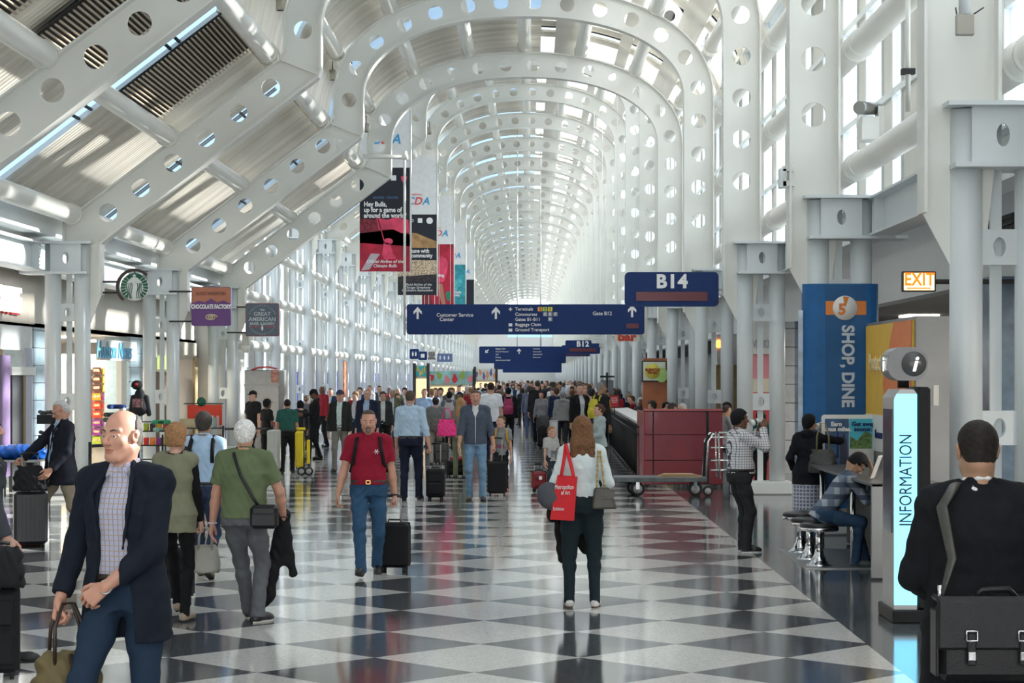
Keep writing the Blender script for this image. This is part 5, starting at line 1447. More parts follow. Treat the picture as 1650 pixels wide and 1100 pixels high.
# counter and stools -------------------------------------------------------------------
root = empty('work_counter', (0, 0, 0), 0, 'stainless work counter where the man in plaid leans', 'counter')
y0_, y1_ = YS_(158), YS_(158) + 4.6
MB().box((3.49, y0_, .02), (4.25, y0_ + .05, .98), .004).build('end_panel', M_SS, root)
MB().box((3.49, y0_, .95), (4.25, y1_, .985), .005).build('worktop', mat('dark worktop', (.08, .08, .08), .3), root)
MB().box((3.95, y0_ + .05, .02), (4.0, y1_, .95)).build('back_panel', M_BLACK, root)
for yy in (y0_ + 1.9, y0_ + 4.3): MB().cyl((3.60, yy, 0), (3.60, yy, .95), .03).build('leg', M_CHROME, root)
tb = empty('tablet', (3.66, YS_(150) - .15, .99), R(-20), 'white tablet propped up on the work counter', 'tablet')
t = MB(); t.box((-.01, -.10, 0), (.004, .10, .26), .006); o = t.build('shell', M_WHT, tb); o.rotation_euler = (0, R(20), 0)
t = MB(); t.box((-.014, -.085, .02), (-.010, .085, .24)); o = t.build('screen', mat('dark screen', (.02, .02, .05), .1), tb); o.rotation_euler = (0, R(20), 0)
STOOLS = ((1320, 147, 'nearest chrome counter stool, under the man in plaid'), (1304.5, 142, 'middle one of the three chrome counter stools'), (1290, 136.5, 'farthest of the three chrome counter stools'))
st0 = None
for px, s, lb in STOOLS:
    if st0 is None:
        st0 = empty('counter_stool')
        m = MB(); m.lathe((0, 0, 0), [(.15, .0), (.15, .012), (.125, .03), (.085, .07), (.055, .13), (.048, .18)], 28); m.build('base', M_CHROME, st0)
        MB().cyl((0, 0, .15), (0, 0, .40), .040, n=20).build('post', M_CHROME, st0)
        m = MB(); m.lathe((0, 0, 0), [(.17, .385), (.212, .39), (.214, .42), (.205, .43)], 36); m.build('rim', M_CHROME, st0)
        m = MB(); m.lathe((0, 0, 0), [(.206, .425), (.212, .445), (.205, .468), (.17, .478), (.0, .48)], 36); m.build('cushion', leather((.015, .015, .015)), st0)
        o = st0
    else: o = copy_tree(st0)
    o.location = (RX(px, s), YS_(s), 0); tag(o, lb, 'stool', 'counter stools')
tag(MB().use(M_SS).box((2.98, YS_(147) - .35, .0), (3.9, YS_(136) + .3, .012)).build('floor_plate'), 'polished metal floor plate under the counter stools', 'floor plate')

# red partition, rail, restaurant -----------------------------------------------------------
M_RED = mat('deep red laminate', (.24, .012, .025), .25, vary=.06, coat=.3)
s = 86.0; y = YS_(s)
root = empty('red_partition', (0, 0, 0), 0, 'deep red panelled partition behind the flatbed trolley', 'partition')
x0, x1 = RX(1038, s), 3.62
MB().box((x0, y, .05), (x1, y + .12, 1.44)).build('core', M_DARK, root)
for a, b in ((x0, RX(1052, s)), (RX(1052, s) + .01, RX(1138, s)), (RX(1138, s) + .04, x1)):
    for z0, z1 in ((.06, .50), (.51, .98), (.99, 1.42)): MB().box((a + .003, y - .02, z0), (b - .003, y, z1), .004).build('panel', M_RED, root)
MB().box((x0 - .01, y - .03, 1.43), (x1, y + .14, 1.465)).build('cap_rail', mat('pink red cap', (.5, .10, .11), .3), root)
MB().box((x0 - .02, y - .02, .05), (x0, y + 2.2, 1.42)).build('side_panel', mat('red side', (.34, .02, .035), .25), root)
# iron railing with white counter
root = empty('iron_railing', (0, 0, 0), 0, 'black iron railing with a white counter top beside the diners', 'railing')
A, B = Vector((RX(1030, 83), YS_(83), 0)), Vector((RX(985, 56), YS_(56), 0))
m = MB(); nb = 46
for i in range(nb + 1):
    p = A.lerp(B, i / nb); m.cyl((p.x, p.y, .06), (p.x, p.y, 1.08), .014, n=6)
m.build('balusters', M_BLACK, root)
for z in (.08, .95, 1.09): MB().tube([(A.x, A.y, z), (B.x, B.y, z)], .025, 8).build('rail', M_BLACK, root)
m = MB(); d = (B - A).normalized(); n2 = Vector((d.y, -d.x, 0)) * .48
m.add([A + Vector((0, 0, 1.13)), B + Vector((0, 0, 1.13)), B + n2 + Vector((0, 0, 1.13)), A + n2 + Vector((0, 0, 1.13)), A + Vector((0, 0, 1.18)), B + Vector((0, 0, 1.18)), B + n2 + Vector((0, 0, 1.18)), A + n2 + Vector((0, 0, 1.18))], [(3, 2, 1, 0), (4, 5, 6, 7), (0, 1, 5, 4), (1, 2, 6, 5), (2, 3, 7, 6), (3, 0, 4, 7)])
m.build('counter_top', mat('white counter', (.72, .70, .70), .3), root)
root = empty('menu_stand', (0, 0, 0), 0, 'red framed menu card on a stand by the white counter', 'menu board')
s = 66; y = YS_(s); x0, x1, z0, z1 = RX(982, s), RX(998, s), RZ(657, s), RZ(636, s)
slab(x0, z0, x1, z1, y, .03).build('frame', M_DARK, root); slab(x0 + .02, z0 + .02, x1 - .02, z1 - .02, y - .01, .02).build('card', mat('menu red', (.55, .02, .03), .5), root)
tmesh('lettering', 'Family\nFriendly\nMenu', .055, M_WHT, root, ((x0 + x1) / 2, y - .015, (z0 + z1) / 2 + .03), FACE, line=.9)
MB().cyl(((x0 + x1) / 2, y + .02, 1.15), ((x0 + x1) / 2, y + .02, z0), .012).build('post', M_BLACK, root)
# wooden bar cabinet with round burrito board
root = empty('bar_cabinet', (0, 0, 0), 0, 'orange brown wood cabinet carrying the yellow and green TO-GO board', 'cabinet')
s = 60; y = YS_(s); M_WOODO = mat('orange wood', (.42, .13, .045), .4, vary=.15, scale=3)
MB().box((RX(1036, s), y, 0), (RX(1078, s), y + .5, RZ(577, s)), .01).build('cabinet_body', M_WOODO, root)
slab(RX(1034, s), RZ(615, s), RX(1074, s), RZ(581, s), y - .08, .07).build('board_frame', M_DARK, root)
slab(RX(1036, s), RZ(613, s), RX(1072, s), RZ(583, s), y - .09, .02).build('board_print', mat('board cream', (.72, .76, .60), .5), root)
MB().lathe((RX(1051, s), y - .11, RZ(598, s)), [(.20, 0), (.20, .02)], 28, 'Y').build('round_logo', mat('board yellow', (.80, .68, .10), .5), root)
art(root, y - .095, [('lime_print', mat('lime print', (.42, .62, .20), .5), blob(RX(1066, s), RZ(604, s), .16, .2))])
tmesh('lettering', 'BURRITOS\nTO-GO', .085, mat('board red', (.35, .05, .02), .5), root, (RX(1051, s), y - .115, RZ(598, s)), FACE, bold=.006, line=.9)
# right background shops: pink wall, sign letters, tiled pier
root = empty('storefront', (0, 0, 0), 0, 'white fascia with grey sign letters over a pink and red shop wall', 'shop front')
Y_ = ny(4.75); x0 = 4.62; x1_ = 5.42
MB().box((x0, Y_, 2.55), (x1_, Y_ + .2, 3.4)).build('fascia', mat('shop fascia', (.62, .63, .62), .5), root)
tmesh('lettering', 'WICKER', .24, mat('grey letters', (.30, .31, .33), .4, metal=.4), root, (4.95, Y_ - .02, 2.76), FACE, bold=.006, sx=.62)
MB().box((x0, Y_ + .1, 2.03), (x1_, Y_ + .3, 2.55)).build('pink_wall', mat('pink ribbed wall', (.60, .22, .25), .5), root)
MB().box((x0, Y_ + .1, 1.74), (x1_, Y_ + .3, 2.03)).build('pale_window', mat('pale window', (.55, .50, .38), .5), root)
MB().box((x0, Y_ + .1, 0), (x1_, Y_ + .3, 1.74)).build('red_wall', mat('shop red', (.42, .02, .03), .4), root)
pr = MB().use(mat('pale blue grey tile', (.48, .52, .55), .3, vary=.1, scale=5)).box((5.46, YS_(75), 0), (5.70, YS_(75) + 1, 3.25)); pr.use(mat('slate blue tile', (.11, .16, .22), .22, vary=.2, scale=5)).box((5.70, YS_(75), 0), (5.90, YS_(75) + 1, 3.25)); pr.use(M_DARK)
for k in range(8): pr.box((5.455, YS_(75) - .006, .4 * k + .3), (5.905, YS_(75), .4 * k + .315))
pr.build('wall_pier_9', None, kind='structure')
for i, n in enumerate((2.62, 5.6, 6.6, 7.6)):
    o = MB().box((5.62, ny(n) + 1.0, 0), (6.02, ny(n) + 2.2, 3.3)).build('wall_pier_%d' % i, mat('slate blue tile', (.11, .16, .22), .22, vary=.2, scale=5), kind='structure')
    for k in range(8):
        pass
root = empty('storefront', (0, 0, 0), 0, 'pale shop front with a small orange glowing sign far right of the bar', 'shop front')
Y_ = ny(6.2)
MB().box((5.2, Y_, 2.4), (9.4, Y_ + .2, 3.24)).build('fascia', mat('shop fascia', (.62, .63, .62), .5), root)
MB().lathe((5.25, Y_ - .05, 2.98), [(.11, 0), (.11, .04)], 16, 'Y').build('lit_sign', mat('orange neon', (1, .3, .05), .5, emit=2.0), root)
MB().box((5.2, Y_ + .2, 0), (9.4, Y_ + .3, 2.4)).build('back_wall', mat('ochre wall', (.42, .30, .14), .6), root)

# flatbed trolley ------------------------------------------------------------------------
root = empty('flatbed_trolley', (0, 0, 0), 0, 'grey flatbed trolley with chrome push bars and flattened cardboard', 'trolley')
s = 93.0; y = YS_(s)
xa, xb = RX(990, s), RX(1140, s)
MB().box((xa, y, .245), (xb, y + .75, .33), .01).build('deck', mat('worn grey deck', (.10, .115, .12), .5, vary=.3, scale=8), root)
def wheel(cx, cy, r, par, w=.05):
    m = MB(); m.lathe((cx, cy, r), [(r * .80, -w / 2), (r, -w / 2 + .008), (r, w / 2 - .008), (r * .8, w / 2)], 24, 'Y'); o = m.build('wheel', M_RUBBER, par)
    MB().lathe((cx, cy, r), [(r * .62, -w / 2 - .006), (r * .62, w / 2 + .006)], 20, 'Y').build('hub', mat('wheel grey', (.35, .35, .35), .4), o); return o
for px, yy, r in ((1028, y + .08, .125), (1024, y + .62, .125), (1121, y + .08, .12), (1125, y + .62, .12)):
    wheel(RX(px, s), yy, r, root); MB().box((RX(px, s) - .03, yy - .035, .12), (RX(px, s) + .03, yy - .028, .25)).build('caster_fork', M_CHROME, root)
wheel(RX(1141, s), y + .05, .09, root)
m = MB()
for yy in (y + .05, y + .70):
    MB().tube([(xb - .02, yy, .33), (xb + .02, yy, .95), (xb + .10, yy, 1.08), (xb + .2, yy, 1.10), (xb + .22, yy, .30)], .018, 8).build('push_hoop', M_CHROME, root)
for z in (.45, .62, .84, 1.02): m.cyl((xb + .06, y + .05, z), (xb + .50, y + .05, z), .014)
m.tube([(xb + .50, y + .05, .22), (xb + .50, y + .05, 1.10), (xb + .2, y + .05, 1.10)], .018, 8); m.build('push_bar', M_CHROME, root)
MB().tube([(xb - .04, y + .2, .34), (xb - .02, y + .2, .9), (xb + .04, y + .2, 1.06)], .03, 8).build('rubber_guard', M_RUBBER, root)
m = MB()
for i in range(4): m.box((RX(1062 + 3 * i, s), y + .1 + .02 * i, .33 + i * .012), (RX(1132 - 4 * i, s), y + .6, .338 + i * .012))
tag(m.build('cardboard', mat('brown cardboard', (.42, .28, .16), .8)), 'flattened brown cardboard lying on the flatbed trolley', 'cardboard')

# ---------------- left side shops
M_GLZ = glass('shop glass', (.80, .85, .88), .25, .03)
XF = -9.3
def lplace(px, n=None):
    """depth where the left shop plane crosses column px"""
    return FPX * XF / (px - VX)
def lpanel(root, name, pxa, pxb, z0, z1, m, off=0.0, th=.06):
    ya, yb = lplace(pxa), lplace(pxb); return MB().box((XF - th + off, ya, z0), (XF + off, yb, z1)).build(name, m, root)
root = empty('storefront', (0, 0, 0), 0, 'coffee shop front at the far left with white block letters and a purple poster', 'shop front')
lpanel(root, 'upper_panel', 0, 52, RZ(562, 92) , 3.0, mat('shop fascia', (.62, .63, .62), .5))
o = lpanel(root, 'sign_panel', -8, 53, 3.05, 3.95, mat('beige sign panel', (.55, .50, .42), .3, metal=.3), .03)
tmesh('lettering', 'COFFEE', .60, M_WHTL, root, (XF + .10, lplace(24), 3.42), (PI / 2, 0, PI / 2), align='RIGHT', bold=.02, ext=.03)
tmesh('letter_backs', 'COFFEE', .60, mat('letter side red', (.5, .03, .03), .5), root, (XF + .06, lplace(24) + .04, 3.40), (PI / 2, 0, PI / 2), align='RIGHT', bold=.035, ext=.02)
lpanel(root, 'poster', -15, 14, .3, 2.45, mat('purple poster', (.20, .13, .25), .5, vary=.5, scale=1.5), .03)
lpanel(root, 'doorway', 19, 36, 0, 2.1, M_DARK, .01)
lpanel(root, 'door_leaf', 36, 40, 0, 2.1, mat('wood door', (.28, .18, .09), .5), .02)
lpanel(root, 'jamb', 40, 53, 0, 2.6, mat('lilac grey panel', (.42, .44, .52), .5), .02)
lpanel(root, 'header', 15, 53, 2.1, 2.25, M_STEEL, .05)
root = empty('news_shop', (0, 0, 0), 0, 'news shop front with blue script lettering over shelves of sweets', 'shop front')
lpanel(root, 'fascia', 156, 217, RZ(581, 71), RZ(549, 71), mat('white fascia', (.72, .72, .70), .5), .05)
tmesh('lettering', 'Hudson News', .52, mat('script blue', (.10, .42, .68), .4), root, (XF + .07, lplace(180), RZ(566, 71.5)), (PI / 2, 0, PI / 2), bold=.006, shear=.3, sx=1.3)
lpanel(root, 'end_wall', 196, 204, 0, 2.45, M_CREAM, 0, .12)
ys = YS_(69.0)
MB().box((-11.5, ys, 0), (-9.6, ys + .1, 2.6)).build('shelf_back', mat('shelf cream', (.5, .44, .36), .6), root)
def packet(x, z, m, w=.215, h=.155):
    b = MB(); b.prism([(x - w / 2, z - h / 2), (x - w / 2 + .02, z + h / 2), (x + w / 2 - .02, z + h / 2), (x + w / 2, z - h / 2)], ys - .10, ys - .04); o = b.build('sweet_packet', m); MB().box((x - .07, ys - .106, z - .02), (x + .07, ys - .10, z + .035)).build('brand_patch', mat('packet patch', (.45, .30, .16), .5, vary=.9, scale=25), o); return o
PK = [('dark brown', (.06, .02, .015)), ('yellow', (.75, .40, .01)), ('red', (.60, .03, .01)), ('orange', (.70, .18, .01)), ('purple', (.20, .02, .18)), ('lime', (.35, .45, .02))]
rows_ = [(0, 1), (0, 1), (0, 1), (3, 4), (2, 2), (2, 3), (4, 4), (4, 5), (5, 1)]
for i, (a, b_) in enumerate(rows_):
    for j, c in enumerate((a, a, b_, b_)):
        nm, cc = PK[c]; x = RX(157, 69) - .25 + j * .25 + .0; z = RZ(597 + i * 14, 69) 
        o = packet(x, z, mat('packet ' + nm, cc, .3, vary=.25, scale=12)); tag(o, '%s sweet packet on the news shop rack, row %s' % (nm, ('at the top', 'second from top', 'third from top', 'fourth', 'fifth', 'sixth', 'seventh', 'eighth', 'at the bottom')[i]), 'sweet packet', 'sweet packets on the rack')
# capped mannequin and neck pillows in front of the shop
s = 78; y = YS_(s); mx_, = (RX(219, s),)
root = empty('mannequin', (0, 0, 0), 0, 'black clad shop mannequin with a red and black cap by the news shop', 'mannequin')
sdm = SD(); sdm.cone((0, 0, 0), (0, 0, .30), .16, .10, .05).cone((0, 0, .30), (0, 0, .36), .06, .05, .03).cone((-.13, 0, .22), (-.19, 0, -.12), .06, .05, .03).cone((.13, 0, .22), (.19, 0, -.12), .06, .05, .03)
o = sdmesh('torso', sdm.mesh(.012), [cloth((.025, .025, .028))], root); o.location = (mx_ + .08, y, 1.42)
o = MB().use(mat('printed panel', (.25, .12, .13), .7, vary=.9, scale=20)).box((-.1, -.17, .02), (.1, -.15, .2)).build('shirt_print', None, root); o.location = (mx_ + .06, y, 1.42)
MB().use(cloth((.02, .018, .02))).ell((mx_ + .02, y, 1.90), (.12, .14, .10)).box((mx_ - .06, y - .25, 1.86), (mx_ + .08, y - .08, 1.875)).build('cap', None, root)
MB().lathe((mx_ + .03, y - .14, 1.91), [(.035, 0), (.035, .02)], 14, 'Y').build('cap_badge', mat('badge red', (.6, .03, .04), .5), root)
MB().cyl((mx_ + .05, y, 0), (mx_ + .05, y, 1.35), .03).build('pole', M_BLACK, root)
for i, (px, py, c, lb) in enumerate(((188, 655, (.02, .04, .15), 'navy neck pillow with a white blob'), (182, 668, (.07, .07, .075), 'dark grey neck pillow below the navy one'), (181, 676, (.10, .10, .10), 'charcoal neck pillow lowest of the pile'), (208, 660, (.45, .46, .45), 'silver rimmed head pillow on the shop display'), (260, 680, (.05, .28, .15), 'green patterned cup pillow'), (262, 692, (.30, .50, .42), 'pale green pillow under the green one'))):
    p = P(px, py, 76); tt = MB().use(cloth(c)); tt.tube([p + Vector((.16 * math.cos(R(a)), .10 * math.sin(R(a)), 0)) for a in range(-60, 241, 20)], [.05] * 16, 10)
    tag(tt.build('travel_pillow'), lb + ' at the news shop', 'pillow')
root = empty('display_rack', (0, 0, 0), 0, 'dark display rack of small goods beside the news shop', 'rack')
for px in (186, 262): MB().cyl(P(px, 700, 76.5), P(px, 700, 76.5) * 1 + Vector((0, 0, -.9)), .02).build('post', M_BLACK, root)
for z in (.3, .6, .9, 1.1): MB().box((RX(176, 76), YS_(76), z), (RX(270, 76), YS_(76) + .4, z + .02)).build('shelf', M_BLACK, root)
for k in range(18):
    c = PK[k % 6]; x = RX(178 + (k % 9) * 10.5, 76); z = .92 if k < 9 else .62
    o = MB().box((x, YS_(76) + .05, z), (x + .1, YS_(76) + .15, z + .16), .01).build('small_box', mat('packet ' + c[0], c[1], .3)); tag(o, '%s carton on the %s shelf of the dark display rack, place %s' % (c[0], 'upper' if k < 9 else 'lower', ('one', 'two', 'three', 'four', 'five', 'six', 'seven', 'eight', 'nine')[k % 9]), 'carton', 'cartons on the rack')
# cafe front between fourth and fifth frames
root = empty('cafe_front', (0, 0, 0), 0, 'cafe front with a green lit screen and cream panels behind the fourth left columns', 'shop front')
lpanel(root, 'fascia', 233, 318, RZ(575, 66), 3.0, mat('beige sign panel', (.55, .50, .42), .3), .02)
lpanel(root, 'lit_screen', 254, 272, 2.25, 2.6, mat('green screen', (.35, .55, .15), .4, emit=.8), .05)
lpanel(root, 'back', 240, 309, 0, 2.2, mat('cafe brown', (.20, .13, .09), .6), -.5)
lpanel(root, 'post', 311, 317, 0, 2.6, mat('tan post', (.50, .38, .20), .5), .05)
root = empty('coffee_counter', (0, 0, 0), 0, 'bright red backed coffee counter with bagged coffee on its shelf', 'counter')
s = 66; y = YS_(s)
MB().box((RX(302, s), y, RZ(685, s)), (RX(357, s), y + .1, RZ(652, s))).build('red_back', mat('vivid red', (.80, .05, .02), .5), root)
MB().box((RX(296, s), y - .02, RZ(651, s)), (RX(356, s), y + .4, RZ(649.5, s))).build('top_board', M_DARK, root)
MB().box((RX(286, s), y - .45, RZ(690, s)), (RX(362, s), y + .1, RZ(688, s))).build('shelf', M_DARK, root)
MB().box((RX(296, s), y - .3, 0), (RX(356, s), y + .1, RZ(700, s))).build('counter_body', mat('cabinet dark red', (.2, .02, .02), .5), root)
MB().lathe((RX(325, s), y - .06, RZ(647, s)), [(.11, 0), (.11, .03)], 24, 'Y').build('round_logo', M_SBG, root)
for k in range(5):
    x = RX(291 + k * 6.5, s); o = MB().prism([(x - .045, RZ(688, s)), (x - .05, RZ(674, s)), (x + .05, RZ(674, s)), (x + .045, RZ(688, s))], y - .4, y - .3).build('coffee_bag', mat('kraft gold', (.45, .35, .20), .5))
    tag(o, 'gold coffee bag standing on the coffee counter shelf', 'coffee bag', 'coffee bags in a row')
for k in range(6):
    x = RX(331 + k * 4.6, s); o = MB().box((x - .03, y - .35, RZ(688, s)), (x + .03, y - .25, RZ(672 - (k % 2) * 3, s))).build('cup_box', mat('packet pale %d' % (k % 3), ((.6, .6, .55), (.2, .35, .3), (.5, .3, .3))[k % 3], .5))
    tag(o, 'small packet on the coffee counter shelf right of the gold bags', 'packet', 'packets right of the coffee bags')
# stainless kiosk booth
root = empty('steel_booth', (0, 0, 0), 0, 'stainless food booth with a red rimmed roof by the left glass wall', 'booth')
s = 60; y = YS_(s)
MB().box((RX(394, s), y, 0), (RX(450, s), y + 1.6, RZ(596, s)), .02).build('booth_body', mat('booth steel', (.42, .41, .39), .35, metal=.7, vary=.1), root)
MB().box((RX(393, s), y - .03, RZ(621, s)), (RX(451, s), y, RZ(619, s))).build('seam_trim', M_SS, root)
slab(RX(437, s), RZ(616, s), RX(449, s), RZ(597, s), y - .04, .03).build('picture', mat('food print', (.55, .25, .18), .5, vary=.5, scale=12), root)
m = MB(); m.strip([(RX(405, s), RZ(596, s)), (RX(415, s), RZ(592, s)), (RX(430, s), RZ(591, s)), (RX(445, s), RZ(594, s))], y, y + .3, .04); m.build('red_rim', mat('red rim', (.6, .04, .04), .4), root)
MB().use(mat('column wrap print', (.62, .20, .10), .5, vary=.6, scale=6)).box((-7.75, ny(9.3), 1.2), (-7.70, ny(9.3) + 1.2, 2.7)).build('column_poster', None, None, label='orange and dark menu poster on the left wall beyond the booth', cat='poster')
# food counters down the hall on the left
def stall(px0, px1, py0, py1, s, label, cols, name='food_counter'):
    root = empty(name, (0, 0, 0), 0, label, 'food stall')
    y = YS_(s); x0, x1 = RX(px0, s), RX(px1, s); z1 = RZ(py0, s); z0 = RZ(py1, s)
    MB().box((x0, y, 0), (x1, y + 3, z0)).build('stall_body', mat('stall white', (.6, .6, .58), .5), root)
    slab(x0, z0, x1, z1, y - .1, .12).build('sign_band', cols[0], root)
    w = (x1 - x0) / 6
    for k in range(6):
        art(root, y - .11, [('printed_shape', cols[1 + k % (len(cols) - 1)], blob(x0 + w * (k + .5), (z0 + z1) / 2 + .1 * math.sin(k * 2), w * .35, (z1 - z0) * .30, amp=.25, ph=k))])
    MB().box((x0, y - .06, 1.2), (x1, y - .02, z0 - .1)).build('lit_case', mat('warm case', (.9, .65, .35), .5, emit=.5), root)
    for xx in (x0, x1): MB().box((xx - .06, y - .14, 0), (xx + .06, y, z1 + .1)).build('post', M_DARK, root)
stall(689, 764, 598, 619, 39, 'food stall with a fruit printed turquoise and green sign band', (mat('stall aqua', (.30, .52, .50), .5, vary=.3, scale=2), mat('fruit red', (.65, .03, .06), .5), mat('leaf green', (.30, .42, .08), .5), mat('fruit pink', (.75, .25, .30), .5)))
stall(765, 800, 594, 612, 33, 'small white news stall right of the turquoise food stall', (mat('stall pale', (.62, .62, .58), .5), mat('stall violet', (.12, .10, .3), .5), mat('stall orange', (.75, .3, .1), .5)))
stall(668, 690, 589, 606, 40, 'narrow stall with a turquoise square sign and a yellow mark', (mat('stall turquoise', (.02, .40, .48), .5), mat('mark yellow', (.75, .45, .02), .5)))
small_sign(818, 539, 890, 543, 30, mat('lit cyan panel', (.35, .75, .9), .5, emit=.5), '', 'thin lit cyan panel just under the long blue sign')
# queue barriers
def belt(pa, pb, s0, s1, label, z=.93):
    a, b = Vector((RX(pa, s0), YS_(s0), 0)), Vector((RX(pb, s1), YS_(s1), 0))
    root = empty('queue_barrier', (0, 0, 0), 0, label, 'queue barrier')
    for p in (a, b):
        m = MB(); m.lathe(p, [(.16, 0), (.16, .015), (.04, .04), (.025, .05)], 16); m.cyl(p, p + Vector((0, 0, 1.0)), .028); m.build('post', M_BLACK, root)
    m = MB(); m.add([a + Vector((0, 0, z - .025)), b + Vector((0, 0, z - .025)), b + Vector((0, 0, z + .025)), a + Vector((0, 0, z + .025))], [(0, 1, 2, 3)])
    o = m.build('belt', M_BLACK, root); so = o.modifiers.new('s', 'SOLIDIFY'); so.thickness = .006
belt(145, 186, 98, 96, 'black belt barrier in front of the sweets rack')
belt(360, 440, 74, 73, 'black belt barrier behind the white-haired man')
# carts
root = empty('service_cart', (0, 0, 0), 0, 'grey and yellow cleaning cart beside the worker in green', 'cart')
s = 77; y = YS_(s)
MB().box((RX(431, s), y - .1, .12), (RX(447, s), y + .6, .95), .02).build('grey_bin', mat('bin grey', (.48, .49, .45), .6), root)
MB().box((RX(472, s), y + .35, .15), (RX(486, s), y + .65, .92), .04).build('yellow_bag', mat('vivid yellow', (.80, .60, .01), .5), root)
MB().cyl((RX(478, s), y, .98), (RX(492, s), y, .98), .03).build('handle', mat('vivid yellow', (.80, .60, .01), .5), root)
m = MB(); m.tube([(RX(489, s), y + .1, .12), (RX(489, s), y + .1, 1.2)], .015, 6); m.tube([(RX(497, s), y + .1, .12), (RX(497, s), y + .1, 1.2)], .015, 6); m.build('frame_bars', M_BLACK, root)
MB().box((RX(494, s), y + .0, .25), (RX(499, s), y + .1, .75), .01).build('yellow_tray', mat('vivid yellow', (.80, .60, .01), .5), root)
for px in (485, 497): wheel(RX(px, s), y + .1, .09, root)
# left baggage cart with blue bag
root = empty('screening_table', (0, 0, 0), 0, 'stainless table at the left edge with a blue bag on it', 'table')
s = 128; y = YS_(s)
MB().box((RX(-60, s), y, RZ(741, s) - .03), (RX(62, s), y + .6, RZ(741, s)), .005).build('table_top', M_SS, root)
for px in (35, 58): MB().box((RX(px, s) - .04, y + .05, 0), (RX(px, s) + .04, y + .55, RZ(744, s)), .005).build('leg', mat('weathered grey metal', (.30, .29, .27), .6, vary=.3, scale=5), root)
b = SD(); b.ell((0, 0, .09), (.28, .20, .10), .05).ell((-.25, 0, .08), (.22, .18, .08), .06).ell((.18, .02, .07), (.16, .14, .08), .05).wrinkle(.012, 34, 3)
b.cut(lambda x, y, z: z + 0 * x, V3(-1, -1, -1), V3(1, 1, .02))
o = sdmesh('blue_bag', b.mesh(.010), [mat('shiny blue plastic', (.01, .12, .55), .22, vary=.2)], None); o.location = (RX(24, s), y + .3, RZ(741, s)); tag(o, 'crumpled shiny blue plastic bag on the left-hand table', 'bag')
# black magazine bins
for i, (px, py) in enumerate(((72, 683), (74, 716))):
    root = empty('wire_bin', (0, 0, 0), 0, 'black tray of dark goods on a stand, %s of two by the left column' % ('upper' if not i else 'lower'), 'tray')
    p = P(px, py, 106)
    MB().box(p + Vector((-.12, 0, 0)), p + Vector((.16, .25, .14))).build('tray', M_BLACK, root)
    g_ = MB(); random.seed(i)
    for k in range(9): g_.ell(p + Vector((-.1 + .028 * k, .1 + .05 * random.random(), .16 + .03 * random.random())), (.04, .04, .03), 8)
    if i == 1: MB().use(M_BLACK).cyl(p + Vector((.02, .12, 0)), Vector((p.x + .02, p.y + .12, 0)), .02).cyl(p + Vector((.1, .12, .1)), p + Vector((.1, .12, .42)), .015).build('post', None, root)
    g_.build('goods', mat('dark wrapped goods', (.08, .08, .085), .3, vary=.7, scale=40), root)

# devices on the steelwork ----------------------------------------------------------
def can(px, py, s, label):
    p = P(px, py, s); m = MB().use(mat('lamp beige', (.38, .36, .31), .5)).cyl(p + Vector((0, 0, .1)), p + Vector((0, 0, -.12)), .075, n=18)
    o = m.build('spot_lamp'); tag(o, label, 'spot lamp')
    MB().cyl(p + Vector((0, 0, -.121)), p + Vector((0, 0, -.13)), .06).build('lens', M_DARK, o); MB().cyl(p + Vector((0, 0, .1)), p + Vector((0, 0, .3)), .012).build('stem', M_DARK, o)
can(451, 6, 88, 'beige can lamp at the top edge by the third rib'); can(536, 120, 72, 'beige can lamp right of the kink of the third rib'); can(590, 205, 61, 'beige can lamp right of the kink of the fourth rib'); can(668, 157, 58, 'beige can lamp seen through a hole in the fifth arch'); can(692, 210, 48, 'small beige can lamp beside the first banner top')
root = empty('wireless_access_point', (0, 0, 0), 0, 'beige wireless box with two aerials on the nearest right leg', 'wireless box')
s = 186; p = P(1543, 50, s); p.y -= .3
MB().box(p + Vector((-.08, -.03, -.09)), p + Vector((.08, .03, .09)), .01).build('case', mat('lamp beige', (.38, .36, .31), .5), root)
MB().cyl(p + Vector((0, .02, .09)), p + Vector((0, .02, .5)), .05).build('conduit', M_STEELG, root)
for sg in (-1, 1): MB().cyl(p + Vector((sg * .07, 0, .09)), p + Vector((sg * .07 + .10 * (sg > 0) - .01, 0, .15)), .006).build('aerial', M_DARK, root)
root = empty('wall_floodlight', (0, 0, 0), 0, 'silver floodlight housing on the right clerestory above the beam', 'floodlight')
p = P(1408, 190, 118)
m = MB(); m.cyl(p + Vector((-.25, -.3, .10)), p + Vector((.12, .3, .16)), .09); m.build('lamp_head', M_SS, root); MB().box(p + Vector((-.2, -.2, -.32)), p + Vector((.05, .2, .0)), .01).build('ballast_box', M_STEEL, root); MB().box(p + Vector((.05, -.05, -.3)), p + Vector((.14, .2, .16))).build('bracket', M_STEEL, root)
root = empty('hanging_rod', (0, 0, 0), 0, 'pale rod with a small box hanging above the upper right pipe', 'rod')
p = P(1463, 0, 150); MB().cyl((p.x, p.y, 6.3), (p.x, p.y, RZ(180, 150)), .028).build('rod', M_STEEL, root); MB().box((p.x - .07, p.y - .06, RZ(120, 150)), (p.x + .07, p.y + .06, RZ(111, 150))).build('box', M_DARK, root)
root = empty('junction_boxes', (0, 0, 0), 0, 'pair of pale junction boxes clipped to the second right leg', 'junction box')
for py in (275, 299): p = P(1271, py, 121); MB().box(p + Vector((-.12, -.3, -.04)), p + Vector((.04, -.2, .04)), .008).build('clip', M_STEEL, root)
p = P(1259, 290, 121); MB().box(p + Vector((-.06, -.3, -.13)), p + Vector((.04, -.15, .13)), .01).build('box', M_STEELG, root)
